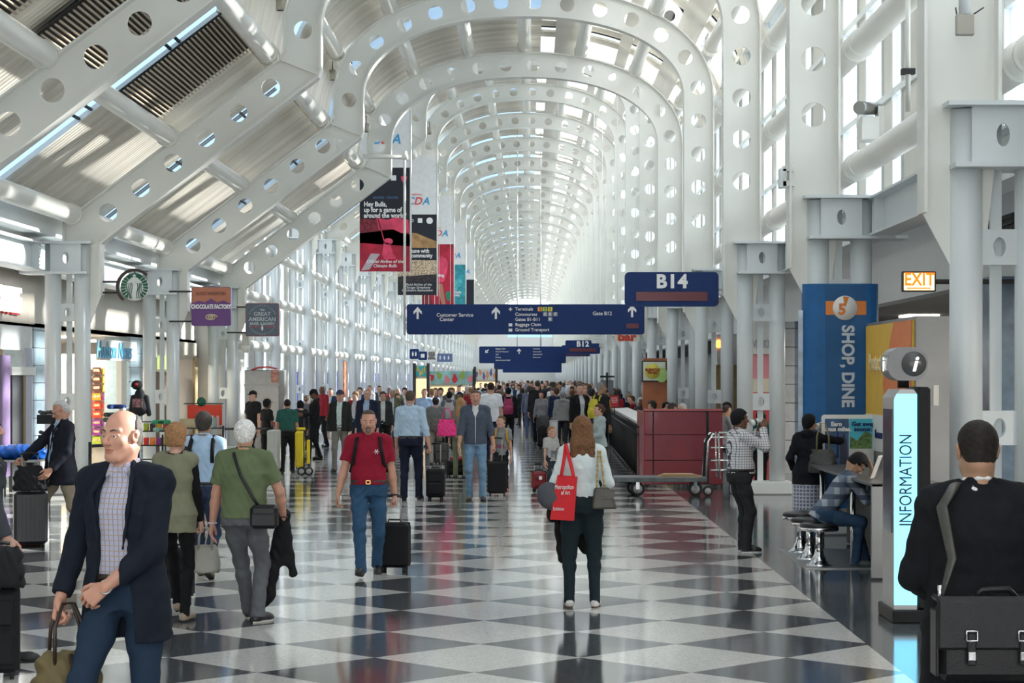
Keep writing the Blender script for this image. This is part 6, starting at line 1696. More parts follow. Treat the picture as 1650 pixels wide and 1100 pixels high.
# ------------------------------------------------------------------ the people and what they carry
M_PLAIDF = checkmat('lilac tattersall shirt', (.48, .46, .56), (.20, .24, .42), .026, .16, lines2=(.42, .33, .20))
M_CHECKW = checkmat('white windowpane check shirt', (.72, .72, .74), (.04, .04, .07), .030, .14, axes='YZ')
M_PLAIDG = checkmat('grey blue plaid shirt', (.16, .20, .26), (.34, .38, .42), .13, .42, lines2=(.07, .09, .13), axes='YZ')
M_SKIRT = checkmat('blue white lattice print', (.16, .18, .28), (.55, .56, .62), .045, .35)
DENIM = (.035, .075, .15); NAVY = (.012, .018, .045); BLK = (.012, .012, .014); KHAKI = (.30, .25, .17); GREY = (.085, .09, .095)

def at(px, s): return (RX(px, s), YS_(s))
def hgt(hy, s): return EYE - (hy - VY) / s

def suitcase(loc, rz, w, h, d, m, label, handle=.38, hard=False, lean=0.0, tagc=None, group=None):
    root = empty('suitcase', (loc[0], loc[1], 0), rz, label, 'suitcase', group)
    root.rotation_euler = (lean, 0, rz)
    MB().box((-w / 2, -d / 2, .045), (w / 2, d / 2, h), .035).build('shell', m, root)
    b = MB()
    if hard:
        for k in range(7): b.box((-w / 2 + .03 + k * (w - .06) / 6.5, -d / 2 - .006, .10), (-w / 2 + .05 + k * (w - .06) / 6.5, -d / 2 + .002, h - .06), .003)
        b.build('ribs', m, root)
    else:
        b.box((-w / 2 + .03, -d / 2 - .03, .10), (w / 2 - .03, -d / 2 + .005, h * .55), .018); b.box((-w / 2 + .04, -d / 2 - .02, h * .60), (w / 2 - .04, -d / 2 + .005, h - .07), .012); b.build('pocket', m, root)
    MB().box((-w / 2 - .002, -d * .12, .06), (w / 2 + .002, -d * .08, h + .002)).build('zip', M_SS if hard else M_BLACK, root)
    t = MB()
    for x in (-w * .24, w * .24): t.cyl((x, d * .3, h - .05), (x, d * .3, h + handle), .009, n=8)
    t.build('handle_tubes', mat('dull aluminium', (.35, .35, .35), .35, metal=.8), root)
    MB().tube([(-w * .24 - .01, d * .3, h + handle), (0, d * .3, h + handle + .012), (w * .24 + .01, d * .3, h + handle)], .014, 8).build('grip', M_RUBBER, root)
    MB().tube([(-.07, 0, h - .005), (-.06, 0, h + .03), (.06, 0, h + .03), (.07, 0, h - .005)], .010, 8).build('top_handle', M_RUBBER, root)
    for sx in (-1, 1):
        for sy in (-1, 1): MB().cyl((sx * (w / 2 - .05) - .014, sy * (d / 2 - .04), .028), (sx * (w / 2 - .05) + .014, sy * (d / 2 - .04), .028), .028, n=14).build('wheel', M_RUBBER, root)
    if tagc: MB().box((-w * .1, -d / 2 - .045, h * .6), (w * .12, -d / 2 - .032, h * .78), .004).build('luggage_tag', tagc, root)
    return root
M_LUGB = mat('black ballistic nylon', (.010, .010, .012), .7, bump=.15, bscale=300, spec=.25)

def backpack(inf, m, label, w=.30, h=.44, d=.17, dz=.0, strapc=None, sc=1.0):
    T_ = inf['TT']; q = inf['q']; root = empty('backpack', (0, 0, 0), 0, label, 'backpack')
    tl = inf['tl']
    a = T_(0, -.125 * q - d / 2, tl - .26 * q + dz); M3 = inf['M'].to_3x3()
    s_ = SD(); s_.loft((0, 0, 0), np.eye(3), [(-h / 2, w * .42, d * .45, 0), (-h * .3, w / 2, d / 2, 0), (h * .2, w * .48, d * .42, 0), (h / 2, w * .30, d * .28, .01)], .02, 3.0)
    s_.ell((0, -d * .48, -h * .18), (w * .36, d * .26, h * .24), .02); s_.wrinkle(.003, 60, 2)
    o = sdmesh('pack_body', s_.mesh(.009), [m], root); o.matrix_world = Matrix.Translation(a) @ inf['M'].to_3x3().to_4x4()
    for sg in (-1, 1):
        x = sg * .095 * q
        MB().use(strapc or m).tube([T_(x, -.13 * q, tl - .10 * q), T_(x, -.10 * q, tl + .0 * q), T_(x * 1.2, -.01 * q, tl + .035 * q), T_(x * 1.3, .085 * q, tl - .02 * q), T_(x * 1.4, .135 * q, tl - .10 * q), T_(x * 1.7, .13 * q, tl - .26 * q), T_(x * 2.0, .0, tl - .36 * q)], .019 * sc, 6, flat=.5).build('strap', None, root)
    return root

def softbag(name, c, size, rz, m, label, cat, handle=None, hm=None, e=3.0, extra=None, wr=.004, rx=0):
    root = empty(name, c, rz, label, cat); w, d, h = size; root.rotation_euler = (rx, 0, rz)
    s_ = SD(); s_.loft((0, 0, 0), np.eye(3), [(0, w * .46, d * .46, 0), (h * .08, w / 2, d / 2, 0), (h * .5, w * .48, d * .45, 0), (h * .9, w * .40, d * .22, 0), (h, w * .36, d * .10, 0)], .02, e); s_.wrinkle(wr, 45, w * 10)
    sdmesh('bag_body', s_.mesh(.008), [m], root)
    if handle:
        for y in (-d * .12, d * .12): MB().tube([(-w * .22, y * 1.6, h * .80), (-w * .20, y, h + handle * .5), (-w * .08, y * .5, h + handle * .95), (w * .08, y * .5, h + handle * .95), (w * .20, y, h + handle * .5), (w * .22, y * 1.6, h * .80)], .010, 8).build('handle', hm or m, root)
    return root

# 1 foreground man in a dark blazer
s = 322; x, y = at(204, s)
f1 = person(loc=(x, y), rz=PI - .30, H=1.915, w=.98, top='blazer', topc=(.010, .014, .024), collar=True, mats={'under': M_PLAIDF}, legc=(.018, .035, .065), belt=(.03, .018, .012), skinc='ruddy', hair=('bald', (.11, .095, .085)), jaw=1.15, fat=1.05,
            hyaw=.22, hpitch=.03, hem=-.20, feet=[(.10, .38, .02), (-.10, -.30, .06, -.5)], hands=[(.30, .12, .985), (-.015, .24, 1.05)], elbows=((.4, -1, 0), (-1, -.25, 0)), curl=('grip', 'half'), palm=((-1, .1, 0, .05, .15, -1), (.25, -.75, -.3, .75, .15, -.55)), shoe=(.05, .03, .02), fine=.8,
            open_=((-.5, .0, .10, .22, .50, .60), (.15, .11, .09, .075, .085, .05), .0), lean=.03, leg='slim',
            label='tall balding man in a navy blazer and checked shirt, largest figure at the left')
w_ = f1['wr'][1]; MB().use(M_SS).tube([w_ + Vector((.032 * math.cos(t), .02 * math.sin(t), .032 * math.sin(t))) for t in [2 * PI * k / 14 for k in range(15)]], .006, 6).build('wrist_watch', None, None, label='steel wristwatch on the blazer man\'s left wrist', cat='watch')
for k in range(5):
    p = f1['TT'](0, .128, .46 - k * .088); MB().use(M_WHT).lathe(p, [(.006, -.004), (.006, .004)], 10, 'Y').build('shirt_button', None, f1['root']).matrix_world = Matrix.Identity(4)
g_ = f1['palm'][0]
bag = softbag('duffel_bag', g_ + Vector((.03, -.02, -.54)), (.36, .30, .36), .5, mat('olive canvas', (.13, .10, .04), .75, vary=.15, scale=10, bump=.2, bscale=200), 'olive canvas duffel bag with brown leather handles in the blazer man\'s hand', 'bag', handle=.25, hm=leather((.035, .018, .012)), wr=.008)
MB().tube([(0, -.17, .04), (0, -.165, .2), (0, -.06, .35)], .012, 6).build('leather_strap', leather((.035, .018, .012)), bag); MB().lathe((0, -.185, .06), [(.02, 0), (.02, .01)], 12, 'Y').build('buckle', M_SS, bag)

# 2 man in black suit, near right, seen from behind
s = 385; x, y = at(1578, s)
f2 = person(loc=(x, y), rz=.05, H=hgt(678, s), w=1.14, top='blazer', topc=(.008, .009, .011), collar=True, underc=(.75, .75, .75), legc=(.008, .009, .011), hair=('short', (.020, .016, .014)), skinc='tan', hem=-.30, lean=.02, hpitch=-.05,
            hands=[(.16, .34, 1.16), (-.14, .34, 1.16)], elbows=((.5, -.8, -1), (-.75, -.7, -1)), curl=('half', 'half'), fine=.8, open_=((-.5, .6), (-.02, -.02), .2),
            label='man in a black suit seen from behind at the lower right edge')
T_ = f2['TT']; tl = f2['tl']
root = empty('satchel', (0, 0, 0), 0, 'black leather satchel with silver buckles on the black-suited man\'s back', 'satchel')
ctr = Vector((RX(1590, 400), y - .235, RZ(1020, 400)))
M_LTH = mat('black saddle leather', (.009, .009, .010), .42, vary=.2, scale=20, bump=.15, bscale=120, spec=.35); M_LTH2 = mat('black flap leather', (.013, .013, .0145), .42, vary=.2, scale=20, bump=.15, bscale=120, spec=.35)
m = MB(); m.box((-.185, -.055, -.20), (.22, .07, .12), .03); o = m.build('satchel_body', M_LTH, root); o.location = ctr
m = MB(); m.box((-.195, -.075, -.07), (.23, -.052, .135), .015); m.box((-.195, -.06, .12), (.23, .07, .145), .01); o = m.build('flap', M_LTH2, root); o.location = ctr
m = MB(); m.box((-.20, -.06, -.18), (-.185, .06, .09), .005); o = m.build('gusset', M_LTH2, root); o.location = ctr
for dx in (-.06, .15):
    o = MB().box((dx - .018, -.09, -.13), (dx + .018, -.074, .0), .004).build('closure_strap', M_LTH, root); o.location = ctr
    b = MB().tube([(dx - .022, -.092, -.03), (dx + .022, -.092, -.03), (dx + .022, -.092, .01), (dx - .022, -.092, .01), (dx - .022, -.092, -.03)], .004, 6); o = b.build('buckle', M_CHROME, root); o.location = ctr; o = MB().box((dx - .016, -.098, -.11), (dx + .016, -.086, -.075), .003).build('clasp', M_CHROME, root); o.location = ctr
o = MB().tube([(-.03, -.03, .14), (-.01, -.03, .17), (.10, -.03, .175), (.13, -.03, .14)], .012, 8).build('top_handle', M_LTH, root); o.location = ctr
sp_ = [ctr + Vector((-.175, -.03, .13)), Vector((RX(1545, 400), y - .19, RZ(905, 400))), Vector((RX(1530, 400), y - .165, RZ(820, 400))), T_(-.115, -.06, tl + .045), T_(-.10, .08, tl + .02)]
MB().use(leather((.05, .048, .04))).tube(sp_, [.008, .022, .026, .028, .026], 8, flat=.35).build('shoulder_strap', None, root)
MB().use(M_CHROME).tube([ctr + Vector((-.175, -.03, .12)), ctr + Vector((-.18, -.035, .19))], .009, 8).build('strap_clip', None, root)

# 3 man in grey suit cut by the left edge
s = 221; x, y = at(-26, s)
f3 = person(loc=(x, y), rz=-PI / 2 + .2, H=1.82, top='blazer', topc=(.06, .065, .075), legc=(.05, .055, .06), under=None, hair=('short', BLK), feet=[(.08, .20, .0), (-.08, -.3, .06, -.5)], hands=[(.24, .20, .82), (-.24, .1, .85)], hem=-.18, shoe=(.015, .015, .015),
            label='man in a charcoal grey suit walking out at the left edge', fine=1.1, curl=('half', 'relax'))
hp = f3['palm'][0]
suitcase((RX(2, 232), YS_(232) - .1), .2, .30, .62, .24, M_LUGB, 'black roller bag at the extreme left edge under another bag', .3)
softbag('carry_bag', (RX(10, 232), YS_(232) - .12, .63), (.32, .26, .28), .2, M_LUGB, 'black carry bag resting on the roller bag at the extreme left edge', 'bag', wr=.008)

# 4 older man in black blazer and khakis
s = 131; x, y = at(100, s)
f4 = person(loc=(x, y), rz=PI - .95, H=hgt(644, s), w=1.08, belly=.05, top='blazer', topc=(.012, .014, .022), collar=True, underc=(.40, .52, .72), legc=(.32, .27, .20), skinc='ruddy', hair=('receding', (.55, .54, .52)), glasses=True, hpitch=-.45, hyaw=.25,
            feet=[(.09, .30, 0), (-.10, -.38, .05, -.5)], hands=[(.16, .50, 1.02), (-.24, .24, .95)], hem=-.17, shoe=(.16, .05, .025), leg='wide', curl=('grip', 'relax'), open_=((-.5, .0, .10, .22, .50, .60), (.05, .05, .05, .06, .07, .05), .0),
            label='white-haired man in glasses, black blazer and khaki trousers looking down')
suitcase((RX(57, 131), YS_(131) - .25), .3, .40, .68, .26, mat('black ribbed case', (.016, .016, .018), .3), 'hard ribbed black suitcase beside the older man in khakis', .45, hard=True)
softbag('travel_bag', (RX(58, 131), YS_(131) - .27, .69), (.42, .24, .30), .3, M_LUGB, 'black travel bag stacked on the hard ribbed suitcase', 'bag', wr=.008)

# 5 woman in olive vest from behind
s = 189; x, y = at(283, s)
f5 = person(loc=(x, y), rz=-.15, H=hgt(683, s), woman=True, w=1.05, top='vest', topc=(.22, .22, .145), underc=(.008, .008, .009), hem=-.14, legc=(.008, .008, .009), leg='legging', shin=False, legw=.82, hair=('bob', (.36, .19, .09)), hyaw=.25,
            feet=[(.10, -.06, 0), (-.08, .30, .05, .2)], hands=[(.20, .12, .70), (-.22, .1, .8)], curl=('grip', 'relax'), shoe=(.30, .24, .17), open_=((-.5, .6), (-.02, -.02), .2),
            label='woman in an olive vest with black sleeves and leggings, walking away')
g_ = f5['palm'][0]
softbag('handbag', g_ + Vector((.05, 0, -.36)), (.26, .14, .24), .1, mat('stone grey leather', (.32, .31, .27), .5, bump=.1), 'stone grey leather handbag in the vest woman\'s hand', 'handbag', handle=.15, wr=.002)
suitcase((RX(282, 175), YS_(175)), 0, .34, .50, .24, M_LUGB, 'low black case between the vest woman and the man in light blue', .3)
# 6 light blue shirt with rucksack strap
s = 156; x, y = at(328, s)
f6 = person(loc=(x, y), rz=-.05, H=hgt(664, s), w=1.05, top='shirt', topc=(.42, .58, .78), legc=(.03, .045, .09), hair=('full', (.06, .05, .045)), skinc='tan', belt=BLK, feet=[(.1, -.28, .06, -.4), (-.08, .25, 0)], shoe=(.20, .13, .07), hpitch=.05,
            label='man in a light blue shirt with black straps, seen from behind at left')
r_ = empty('backpack', (0, 0, 0), 0, 'black backpack slung on the light-blue shirted man at left', 'backpack')
MB().use(M_LUGB).ell(f6['TT'](-.20, -.12, .30), (.14, .13, .18)).build('pack_body', None, r_)
for sg in (-1, 1): MB().use(M_LUGB).tube([f6['TT'](sg * .11, -.10, .30), f6['TT'](sg * .12, -.135, .44), f6['TT'](sg * .11, -.03, f6['tl'] + .04), f6['TT'](sg * .10, .09, f6['tl'])], .022, 8, flat=.5).build('strap', None, r_)
# 7 white-haired man in olive polo
s = 190.5; x, y = at(393, s)
f7 = person(loc=(x, y), rz=-.06, H=hgt(676, s), w=1.13, belly=.02, top='polo', topc=(.13, .165, .085), sleeve='short', hem=.0, legc=(.115, .12, .13), hair=('full', (.75, .73, .70)), skinc='ruddy', feet=[(.12, .0, 0, 0, -.5), (-.02, .32, 0)], leg='wide',
            hands=[(.30, .20, .88), (-.30, .10, .78)], elbows=((.8, -1, 0), (-.6, -1, 0)), shoe=(.03, .03, .035), lean=.04, curl=('half', 'relax'), mats={'sole': M_CREAM},
            label='white-haired man in an olive polo and grey trousers, seen from behind')
T_ = f7['TT']; tl = f7['tl']
r_ = empty('shoulder_bag', (0, 0, 0), 0, 'small black shoulder bag at the olive polo man\'s right hip', 'bag')
bc = T_(.20, -.10, .02); MB().use(M_LTH).box(bc + Vector((-.12, -.07, -.10)), bc + Vector((.11, .06, .10)), .03).build('bag_body', None, r_); MB().use(M_LTH2).box(bc + Vector((-.11, -.085, -.08)), bc + Vector((.10, -.06, .03)), .015).build('pocket', None, r_)
MB().use(M_LTH).tube([T_(-.09, .02, tl + .05), T_(-.07, -.10, tl + .0), T_(0, -.145, .36), T_(.11, -.16, .17), bc + Vector((-.05, -.03, .09))], .013, 8, flat=.5).build('strap', None, r_)
jk = SD(); h7 = f7['palm'][0]; h7 = np.array(h7)
jk.cone(h7 + V3(0, 0, .08), h7 + V3(.02, 0, -.30), .07, .05, .04).cone(h7 + V3(.02, 0, -.05), h7 + V3(.09, .02, -.42), .05, .035, .04).cone(h7 + V3(-.02, 0, -.1), h7 + V3(-.12, -.02, -.60), .06, .055, .05).cone(h7 + V3(-.12, -.02, -.6), h7 + V3(-.26, -.02, -.82), .055, .025, .05); jk.wrinkle(.006, 40, 1)
o = sdmesh('carried_jacket', jk.mesh(.009), [cloth((.012, .012, .014))], None); tag(o, 'black jacket hanging from the olive polo man\'s right hand', 'jacket')
for i, c in ((0, (.02, .02, .02)), (1, (.5, .5, .5))):
    w_ = f7['wr'][i]; tag(MB().use(mat('watch strap %d' % i, c, .4)).tube([w_ + Vector((.033 * math.cos(t), .033 * math.sin(t), .0)) for t in [2 * PI * k / 14 for k in range(15)]], .008, 6).build('wrist_watch'), ('black' if not i else 'steel') + ' watch on the olive polo man\'s wrist', 'watch')
# 8 moustached man, red polo
s = 154; x, y = at(594, s)
f8 = person(loc=(x, y), rz=PI + .05, H=hgt(662, s) + .01, w=1.12, belly=.06, top='polo', topc=(.28, .012, .032), sleeve='short', belt=(.03, .025, .02), legc=(.035, .09, .17), skinc='ruddy', hair=('receding', (.075, .06, .05)), mustache='goatee', stubble=True, hpitch=-.12,
            feet=[(.07, .34, .02, .2), (-.08, -.22, .03, -.35)], hands=[(.32, .10, .82), (-.28, -.02, .80)], elbows=((.4, -1, 0), (-.4, -1, 0)), curl=('half', 'grip'), shoe=(.012, .012, .012), fat=1.08, jaw=1.15, leanx=0, fine=.9,
            label='moustached man in a dark red polo and jeans pulling a roller bag')
backpack(f8, M_LUGB, 'black backpack worn by the man in the dark red polo')
T_ = f8['TT']
for k in range(3): m = MB().use(M_WHT); a = k * PI / 3; c_ = f8['M'].inverted() @ T_(-.085, .145, .40); b = m.tube([(c_.x - .028 * math.cos(a), c_.y + .006, c_.z - .028 * math.sin(a)), (c_.x + .028 * math.cos(a), c_.y + .006, c_.z + .028 * math.sin(a))], .004, 5).build('chest_emblem', None, f8['root'])
tag(MB().use(M_RUBBER).tube([f8['wr'][1] + Vector((.033 * math.cos(t), .033 * math.sin(t), .0)) for t in [2 * PI * k / 14 for k in range(15)]], .009, 6).build('wrist_watch'), 'black watch on the red polo man\'s wrist', 'watch')
suitcase((RX(634, 152), YS_(152) + .15), PI - .12, .33, .52, .22, M_LUGB, 'black roller suitcase behind the moustached man in the red polo', .28, tagc=mat('yellow luggage tag', (.55, .40, .03), .5))
# 9 light blue shirt, from behind, pulling case
s = 95.7; x, y = at(661, s)
f9 = person(loc=(x, y), rz=-.12, H=hgt(629, s), w=1.12, belly=.02, top='shirt', topc=(.44, .58, .72), legc=(.013, .017, .035), belt=BLK, hair=('short', (.09, .065, .05)), skinc='ruddy', leg='wide', feet=[(.13, .12, 0), (-.1, -.05, .0)], hands=[(.34, -.02, .84), (-.26, .1, .84)], curl=('grip', 'relax'), sleeve='three', shoe=(.012, .012, .012),
            label='broad man in a pale blue shirt and navy trousers walking away with a case')
suitcase((RX(702, 95.7), YS_(95.7)), -.1, .30, .52, .26, M_LUGB, 'black spinner case pulled by the man in the pale blue shirt', .42)
# 10 bald man in grey hoodie
s = 95.5; x, y = at(766, s)
f10 = person(loc=(x, y), rz=PI + .04, H=hgt(628, s), top='hoodie', topc=(.075, .095, .13), underc=(.72, .72, .70), legc=(.16, .27, .40), hair=('buzz', (.12, .08, .06)), skinc='ruddy', stubble=True, sleeve='three', feet=[(.10, .05, 0), (-.12, .20, 0)], hands=[(.28, .14, .90), (-.32, .04, .86)], curl=('relax', 'grip'), shoe=(.09, .09, .09), leg='wide',
             label='close-cropped man in a slate hoodie and faded jeans walking towards us')
o = MB().use(M_WHT).tube([f10['M'].inverted() @ f10['TT'](0, .145, z) for z in (-.02, .15, .3, .42)], .005, 5).build('zip', None, f10['root'])
suitcase((RX(801, 93), YS_(93) + .15), PI, .34, .60, .24, M_LUGB, 'black suitcase between the slate hoodie man and the boy', .40)
# 11 boy with yellow backpack
s = 90; x, y = at(808, s)
f11 = person(loc=(x, y + .25), rz=PI - .1, H=hgt(673, s), w=.80, top='tee', topc=(.26, .27, .28), sleeve='short', legc=(.018, .018, .02), hair=('short', (.09, .055, .03)), hyaw=.7, hem=-.06, feet=[(.08, .1, 0), (-.08, -.1, 0)], shoe=(.4, .1, .05),
             label='boy in a grey printed tee with a yellow backpack looking aside')
backpack(f11, mat('mustard nylon', (.55, .30, .02), .6), 'mustard yellow backpack on the boy beside the slate hoodie man', .28, .36, .14)
tmesh('shirt_print', 'NFL', .09, mat('print red navy', (.25, .05, .10), .6), f11['root'], (0, .125, .82), (PI / 2, 0, PI), bold=.006)
# 12 woman, white blouse and red tote
s = 179; x, y = at(938, s)
f12 = person(loc=(x, y), rz=.03, H=hgt(671, s), woman=True, w=1.16, legw=1.06, top='tee', topc=(.66, .74, .74), hem=.03, legc=(.014, .024, .030), leg='slim', hair=('long', (.17, .085, .040)), feet=[(.115, .0, 0, 0, -.15), (-.115, .02, 0, 0, .1)], hands=[(.20, .20, 1.0), (-.22, .16, .96)], elbows=((.35, -1, -.2), (-.4, -1, -.2)), curl=('half', 'half'), shoe=(.62, .60, .58), mats={'sole': mat('brown sole', (.12, .07, .05), .6)}, hpitch=-.02,
             label='long-haired woman in a white blouse and dark jeans, centre, seen from behind')
T_ = f12['TT']; tl = f12['tl']
r_ = empty('tote_bag', (0, 0, 0), 0, 'bright red tote bag with white lettering on the blouse woman\'s left shoulder', 'tote bag')
M_TOTE = mat('tote red', (.62, .010, .018), .7, vary=.05, bump=.2, bscale=30)
zt, zb = RZ(765, s), RZ(838, s); yy = y - .24
def TT2(px, py, dy=0): return Vector((RX(px, s * 1.01), yy + dy, RZ(py, s * 1.01)))
m = MB(); A_ = [TT2(898, 765), TT2(929, 768), TT2(924, 838), TT2(886, 836)]; B_ = [p + Vector((.01, .10, 0)) for p in A_]
m.add(A_ + B_, [(3, 2, 1, 0), (4, 5, 6, 7), (0, 1, 5, 4), (1, 2, 6, 5), (2, 3, 7, 6), (3, 0, 4, 7)]); m.build('bag_body', M_TOTE, r_)
MB().use(M_TOTE).tube([TT2(904, 766, .0), T_(-.17, -.15, tl - .10), T_(-.15, -.05, tl + .03), T_(-.15, .06, tl)], .016, 8, flat=.4).build('strap', None, r_)
MB().use(M_TOTE).tube([TT2(924, 768, .0), T_(-.10, -.16, tl - .18), T_(-.14, -.12, tl - .02), T_(-.15, -.05, tl + .035), T_(-.14, .06, tl)], .016, 8, flat=.4).build('strap', None, r_)
for t, px, py, z in (('Metropolitan', 909, 784, .055), ('of Art', 911, 793, .055), ('Exhibition', 900, 819, .042)): tmesh('lettering', t, z, M_WHT, r_, TT2(px, py, -.006), FACE, sx=.58)
r_ = empty('chain_handbag', (0, 0, 0), 0, 'dark olive handbag on a gold chain at the blouse woman\'s right side', 'handbag')
M_OLV = leather((.055, .05, .038))
c_ = Vector((RX(973, s), y - .12, RZ(802, s))); m = MB(); m.add([c_ + Vector(v) for v in ((-.09, -.06, .10), (.05, -.06, .10), (.115, -.07, -.09), (-.115, -.07, -.09), (-.09, .05, .10), (.05, .05, .10), (.115, .06, -.09), (-.115, .06, -.09))], [(3, 2, 1, 0), (4, 5, 6, 7), (0, 1, 5, 4), (1, 2, 6, 5), (2, 3, 7, 6), (3, 0, 4, 7)])
o = m.build('bag_body', M_OLV, r_); bv = o.modifiers.new('b', 'BEVEL'); bv.width = .02; bv.segments = 3
m = MB(); m.add([c_ + Vector(v) for v in ((-.02, -.075, .085), (.09, -.075, .07), (.085, -.08, .01), (.0, -.08, .0), (-.03, -.078, .04))], [(0, 1, 2, 3, 4)]); o = m.build('flap', M_OLV, r_); so = o.modifiers.new('s', 'SOLIDIFY'); so.thickness = .012
M_GOLD = mat('gold chain', (.55, .38, .12), .3, metal=.9)
for j, (a, b_) in enumerate(((c_ + Vector((-.07, -.05, .10)), T_(.14, -.10, tl - .02)), (c_ + Vector((.0, -.05, .10)), T_(.155, -.10, tl - .02)))):
    m = MB().use(M_GOLD)
    for k in range(16):
        p = a.lerp(b_, k / 16); q_ = a.lerp(b_, (k + .8) / 16); m.tube([p, q_], [.011 if k % 2 else .007] * 2, 6)
    m.build('chain', None, r_)
jk = SD(); hb_ = np.array(f12['palm'][1])
jk.cone(hb_ + V3(-.03, -.02, .05), hb_ + V3(-.06, -.05, -.10), .07, .06, .03).cone(hb_ + V3(.0, .03, .0), hb_ + V3(.04, .04, -.48), .07, .06, .04).cone(hb_ + V3(.05, .06, .0), hb_ + V3(.24, .10, -.40), .07, .06, .05); jk.wrinkle(.006, 40, 1)
o = sdmesh('carried_coat', jk.mesh(.009), [cloth((.012, .010, .010))], None); tag(o, 'black coat hanging in front of the white blouse woman\'s legs', 'coat')
o = MB().use(cloth((.085, .09, .105))).ell((0, 0, 0), (.115, .07, .13), 20).build('neck_pillow'); o.location = (RX(886, s), y - .18, RZ(797, s)); o.rotation_euler = (0, R(-35), 0); tag(o, 'slate grey travel pillow held beside the red tote bag', 'pillow')
# 13 boy in grey tee
s = 89; x, y = at(888, s)
f13 = person(loc=(x, y), rz=PI + .5, H=hgt(691, s), w=.82, top='tee', topc=(.50, .50, .49), sleeve='short', legc=(.04, .05, .065), hair=('buzz', (.28, .14, .07)), hem=-.08, hyaw=-.3, shoe=(.1, .1, .1), skinc='fair',
             label='small boy in a pale grey printed tee beside a red case')
o = MB().use(mat('tee print', (.18, .19, .20), .7, vary=.9, scale=30)).box((-.07, .118, .62), (.07, .124, .74)).build('shirt_print', None, f13['root'])
suitcase((RX(868, 89), YS_(89)), .2, .26, .36, .22, mat('dark red nylon', (.20, .008, .015), .5), 'small dark red suitcase beside the boy in grey', .12, tagc=M_WHT)
# 14 denim jacket woman
s = 88; x, y = at(966, s)
f14 = person(loc=(x, y), rz=PI / 2 + .35, H=hgt(651, s), woman=True, top='jacket', topc=(.38, .46, .47), underc=(.5, .5, .42), legc=(.02, .02, .025), leg='slim', hair=('bun', (.09, .045, .025)), hyaw=.0, hands=[(.12, .25, .92), (-.14, .28, .95)],
             label='woman in a pale denim jacket with her hair in a bun, facing left')
# 15 man in checked shirt drinking
s = 136; x, y = at(1190, s)
f15 = person(loc=(x, y), rz=-PI / 2 + .30, H=hgt(660, s), w=1.15, belly=.07, top='shirt', mats={'top': M_CHECKW, 'sole': M_WHT}, legc=(.026, .028, .03), belt=BLK, hair=('full', (.012, .011, .010)), skinc='brown', leg='wide', feet=[(.12, .05, 0), (-.10, .10, 0, 0, .1)], hands=[(.10, .27, 1.47), (-.10, .30, 1.44)], elbows=((.5, .2, -1), (-.5, .2, -1)), curl=('grip', 'half'), palm=((-.6, .3, .2, -.2, .5, .8), None), shoe=(.012, .012, .012), hem=.04,
             label='man in a white checked shirt and charcoal trousers drinking from a cup')
def cup(inf, label, x=.0, dy=.14):
    p = inf['W'](0, dy, -.055); q_ = inf['W'](0, dy + .11, -.02)
    r_ = empty('paper_cup', (0, 0, 0), 0, label, 'cup'); m = MB().use(M_WHT).tube([p, q_], [.042, .030], 20); m.build('cup_body', None, r_); MB().use(M_SBG).tube([p.lerp(q_, .45), p.lerp(q_, .7)], [.0375, .0345], 20).build('green_mark', None, r_)
cup(f15, 'white paper cup at the lips of the man in the checked shirt')
# 16 person in black jacket with knit hat
s = 128; x, y = at(1303, s)
f16 = person(loc=(x, y), rz=-.35, H=hgt(668, s), w=1.12, woman=True, top='coat', topc=(.010, .011, .016), under=None, hem=-.14, skirt=True, mats={'skirt': M_SKIRT}, legc=(.04, .08, .16), hair=('full', (.010, .010, .012)), skinc='tan', hyaw=.5, hands=[(.16, .24, 1.34), (-.22, .12, .9)], elbows=((1, -.1, -.3), None), curl=('grip', 'relax'), hood=True, open_=((-.5, .6), (-.02, -.02), .2),
             label='person in a black hooded jacket, knit hat and blue patterned skirt with a cup')
cup(f16, 'white paper cup held by the person in the black hooded jacket')
softbag('shoulder_bag', f16['TT'](.22, -.18, .02), (.36, .16, .30), -.2, leather((.035, .036, .034)), 'charcoal leather shoulder bag on the person in the black jacket', 'handbag', handle=.34, hm=leather((.20, .19, .08)), wr=.003)
# 17 seated man in plaid
s = 147; x, y = at(1324, s)
f17 = person(loc=(x, y), rz=-PI / 2 - .0, H=1.72, w=.98, hip=(0, 0, .565), lean=.62, top='shirt', mats={'top': M_PLAIDG}, legc=(.03, .065, .12), hair=('full', (.012, .011, .010)), skinc='tan', hpitch=-.75, feet=[(.10, .36, .0), (-.12, .50, .0)], knees=[(.2, 1, .9), (-.2, 1, .9)],
             hands=[(.16, .66, .86), (-.06, .56, 1.06)], elbows=((.5, -.3, -1), (-.5, .5, -1)), curl=('relax', 'grip'), palm=(None, (.1, -.9, .2, .0, -.3, .9)), shoe=(.06, .09, .10), sleeve='three', hem=-.08,
             label='man in a grey plaid shirt and jeans slumped on a stool, head in hand')
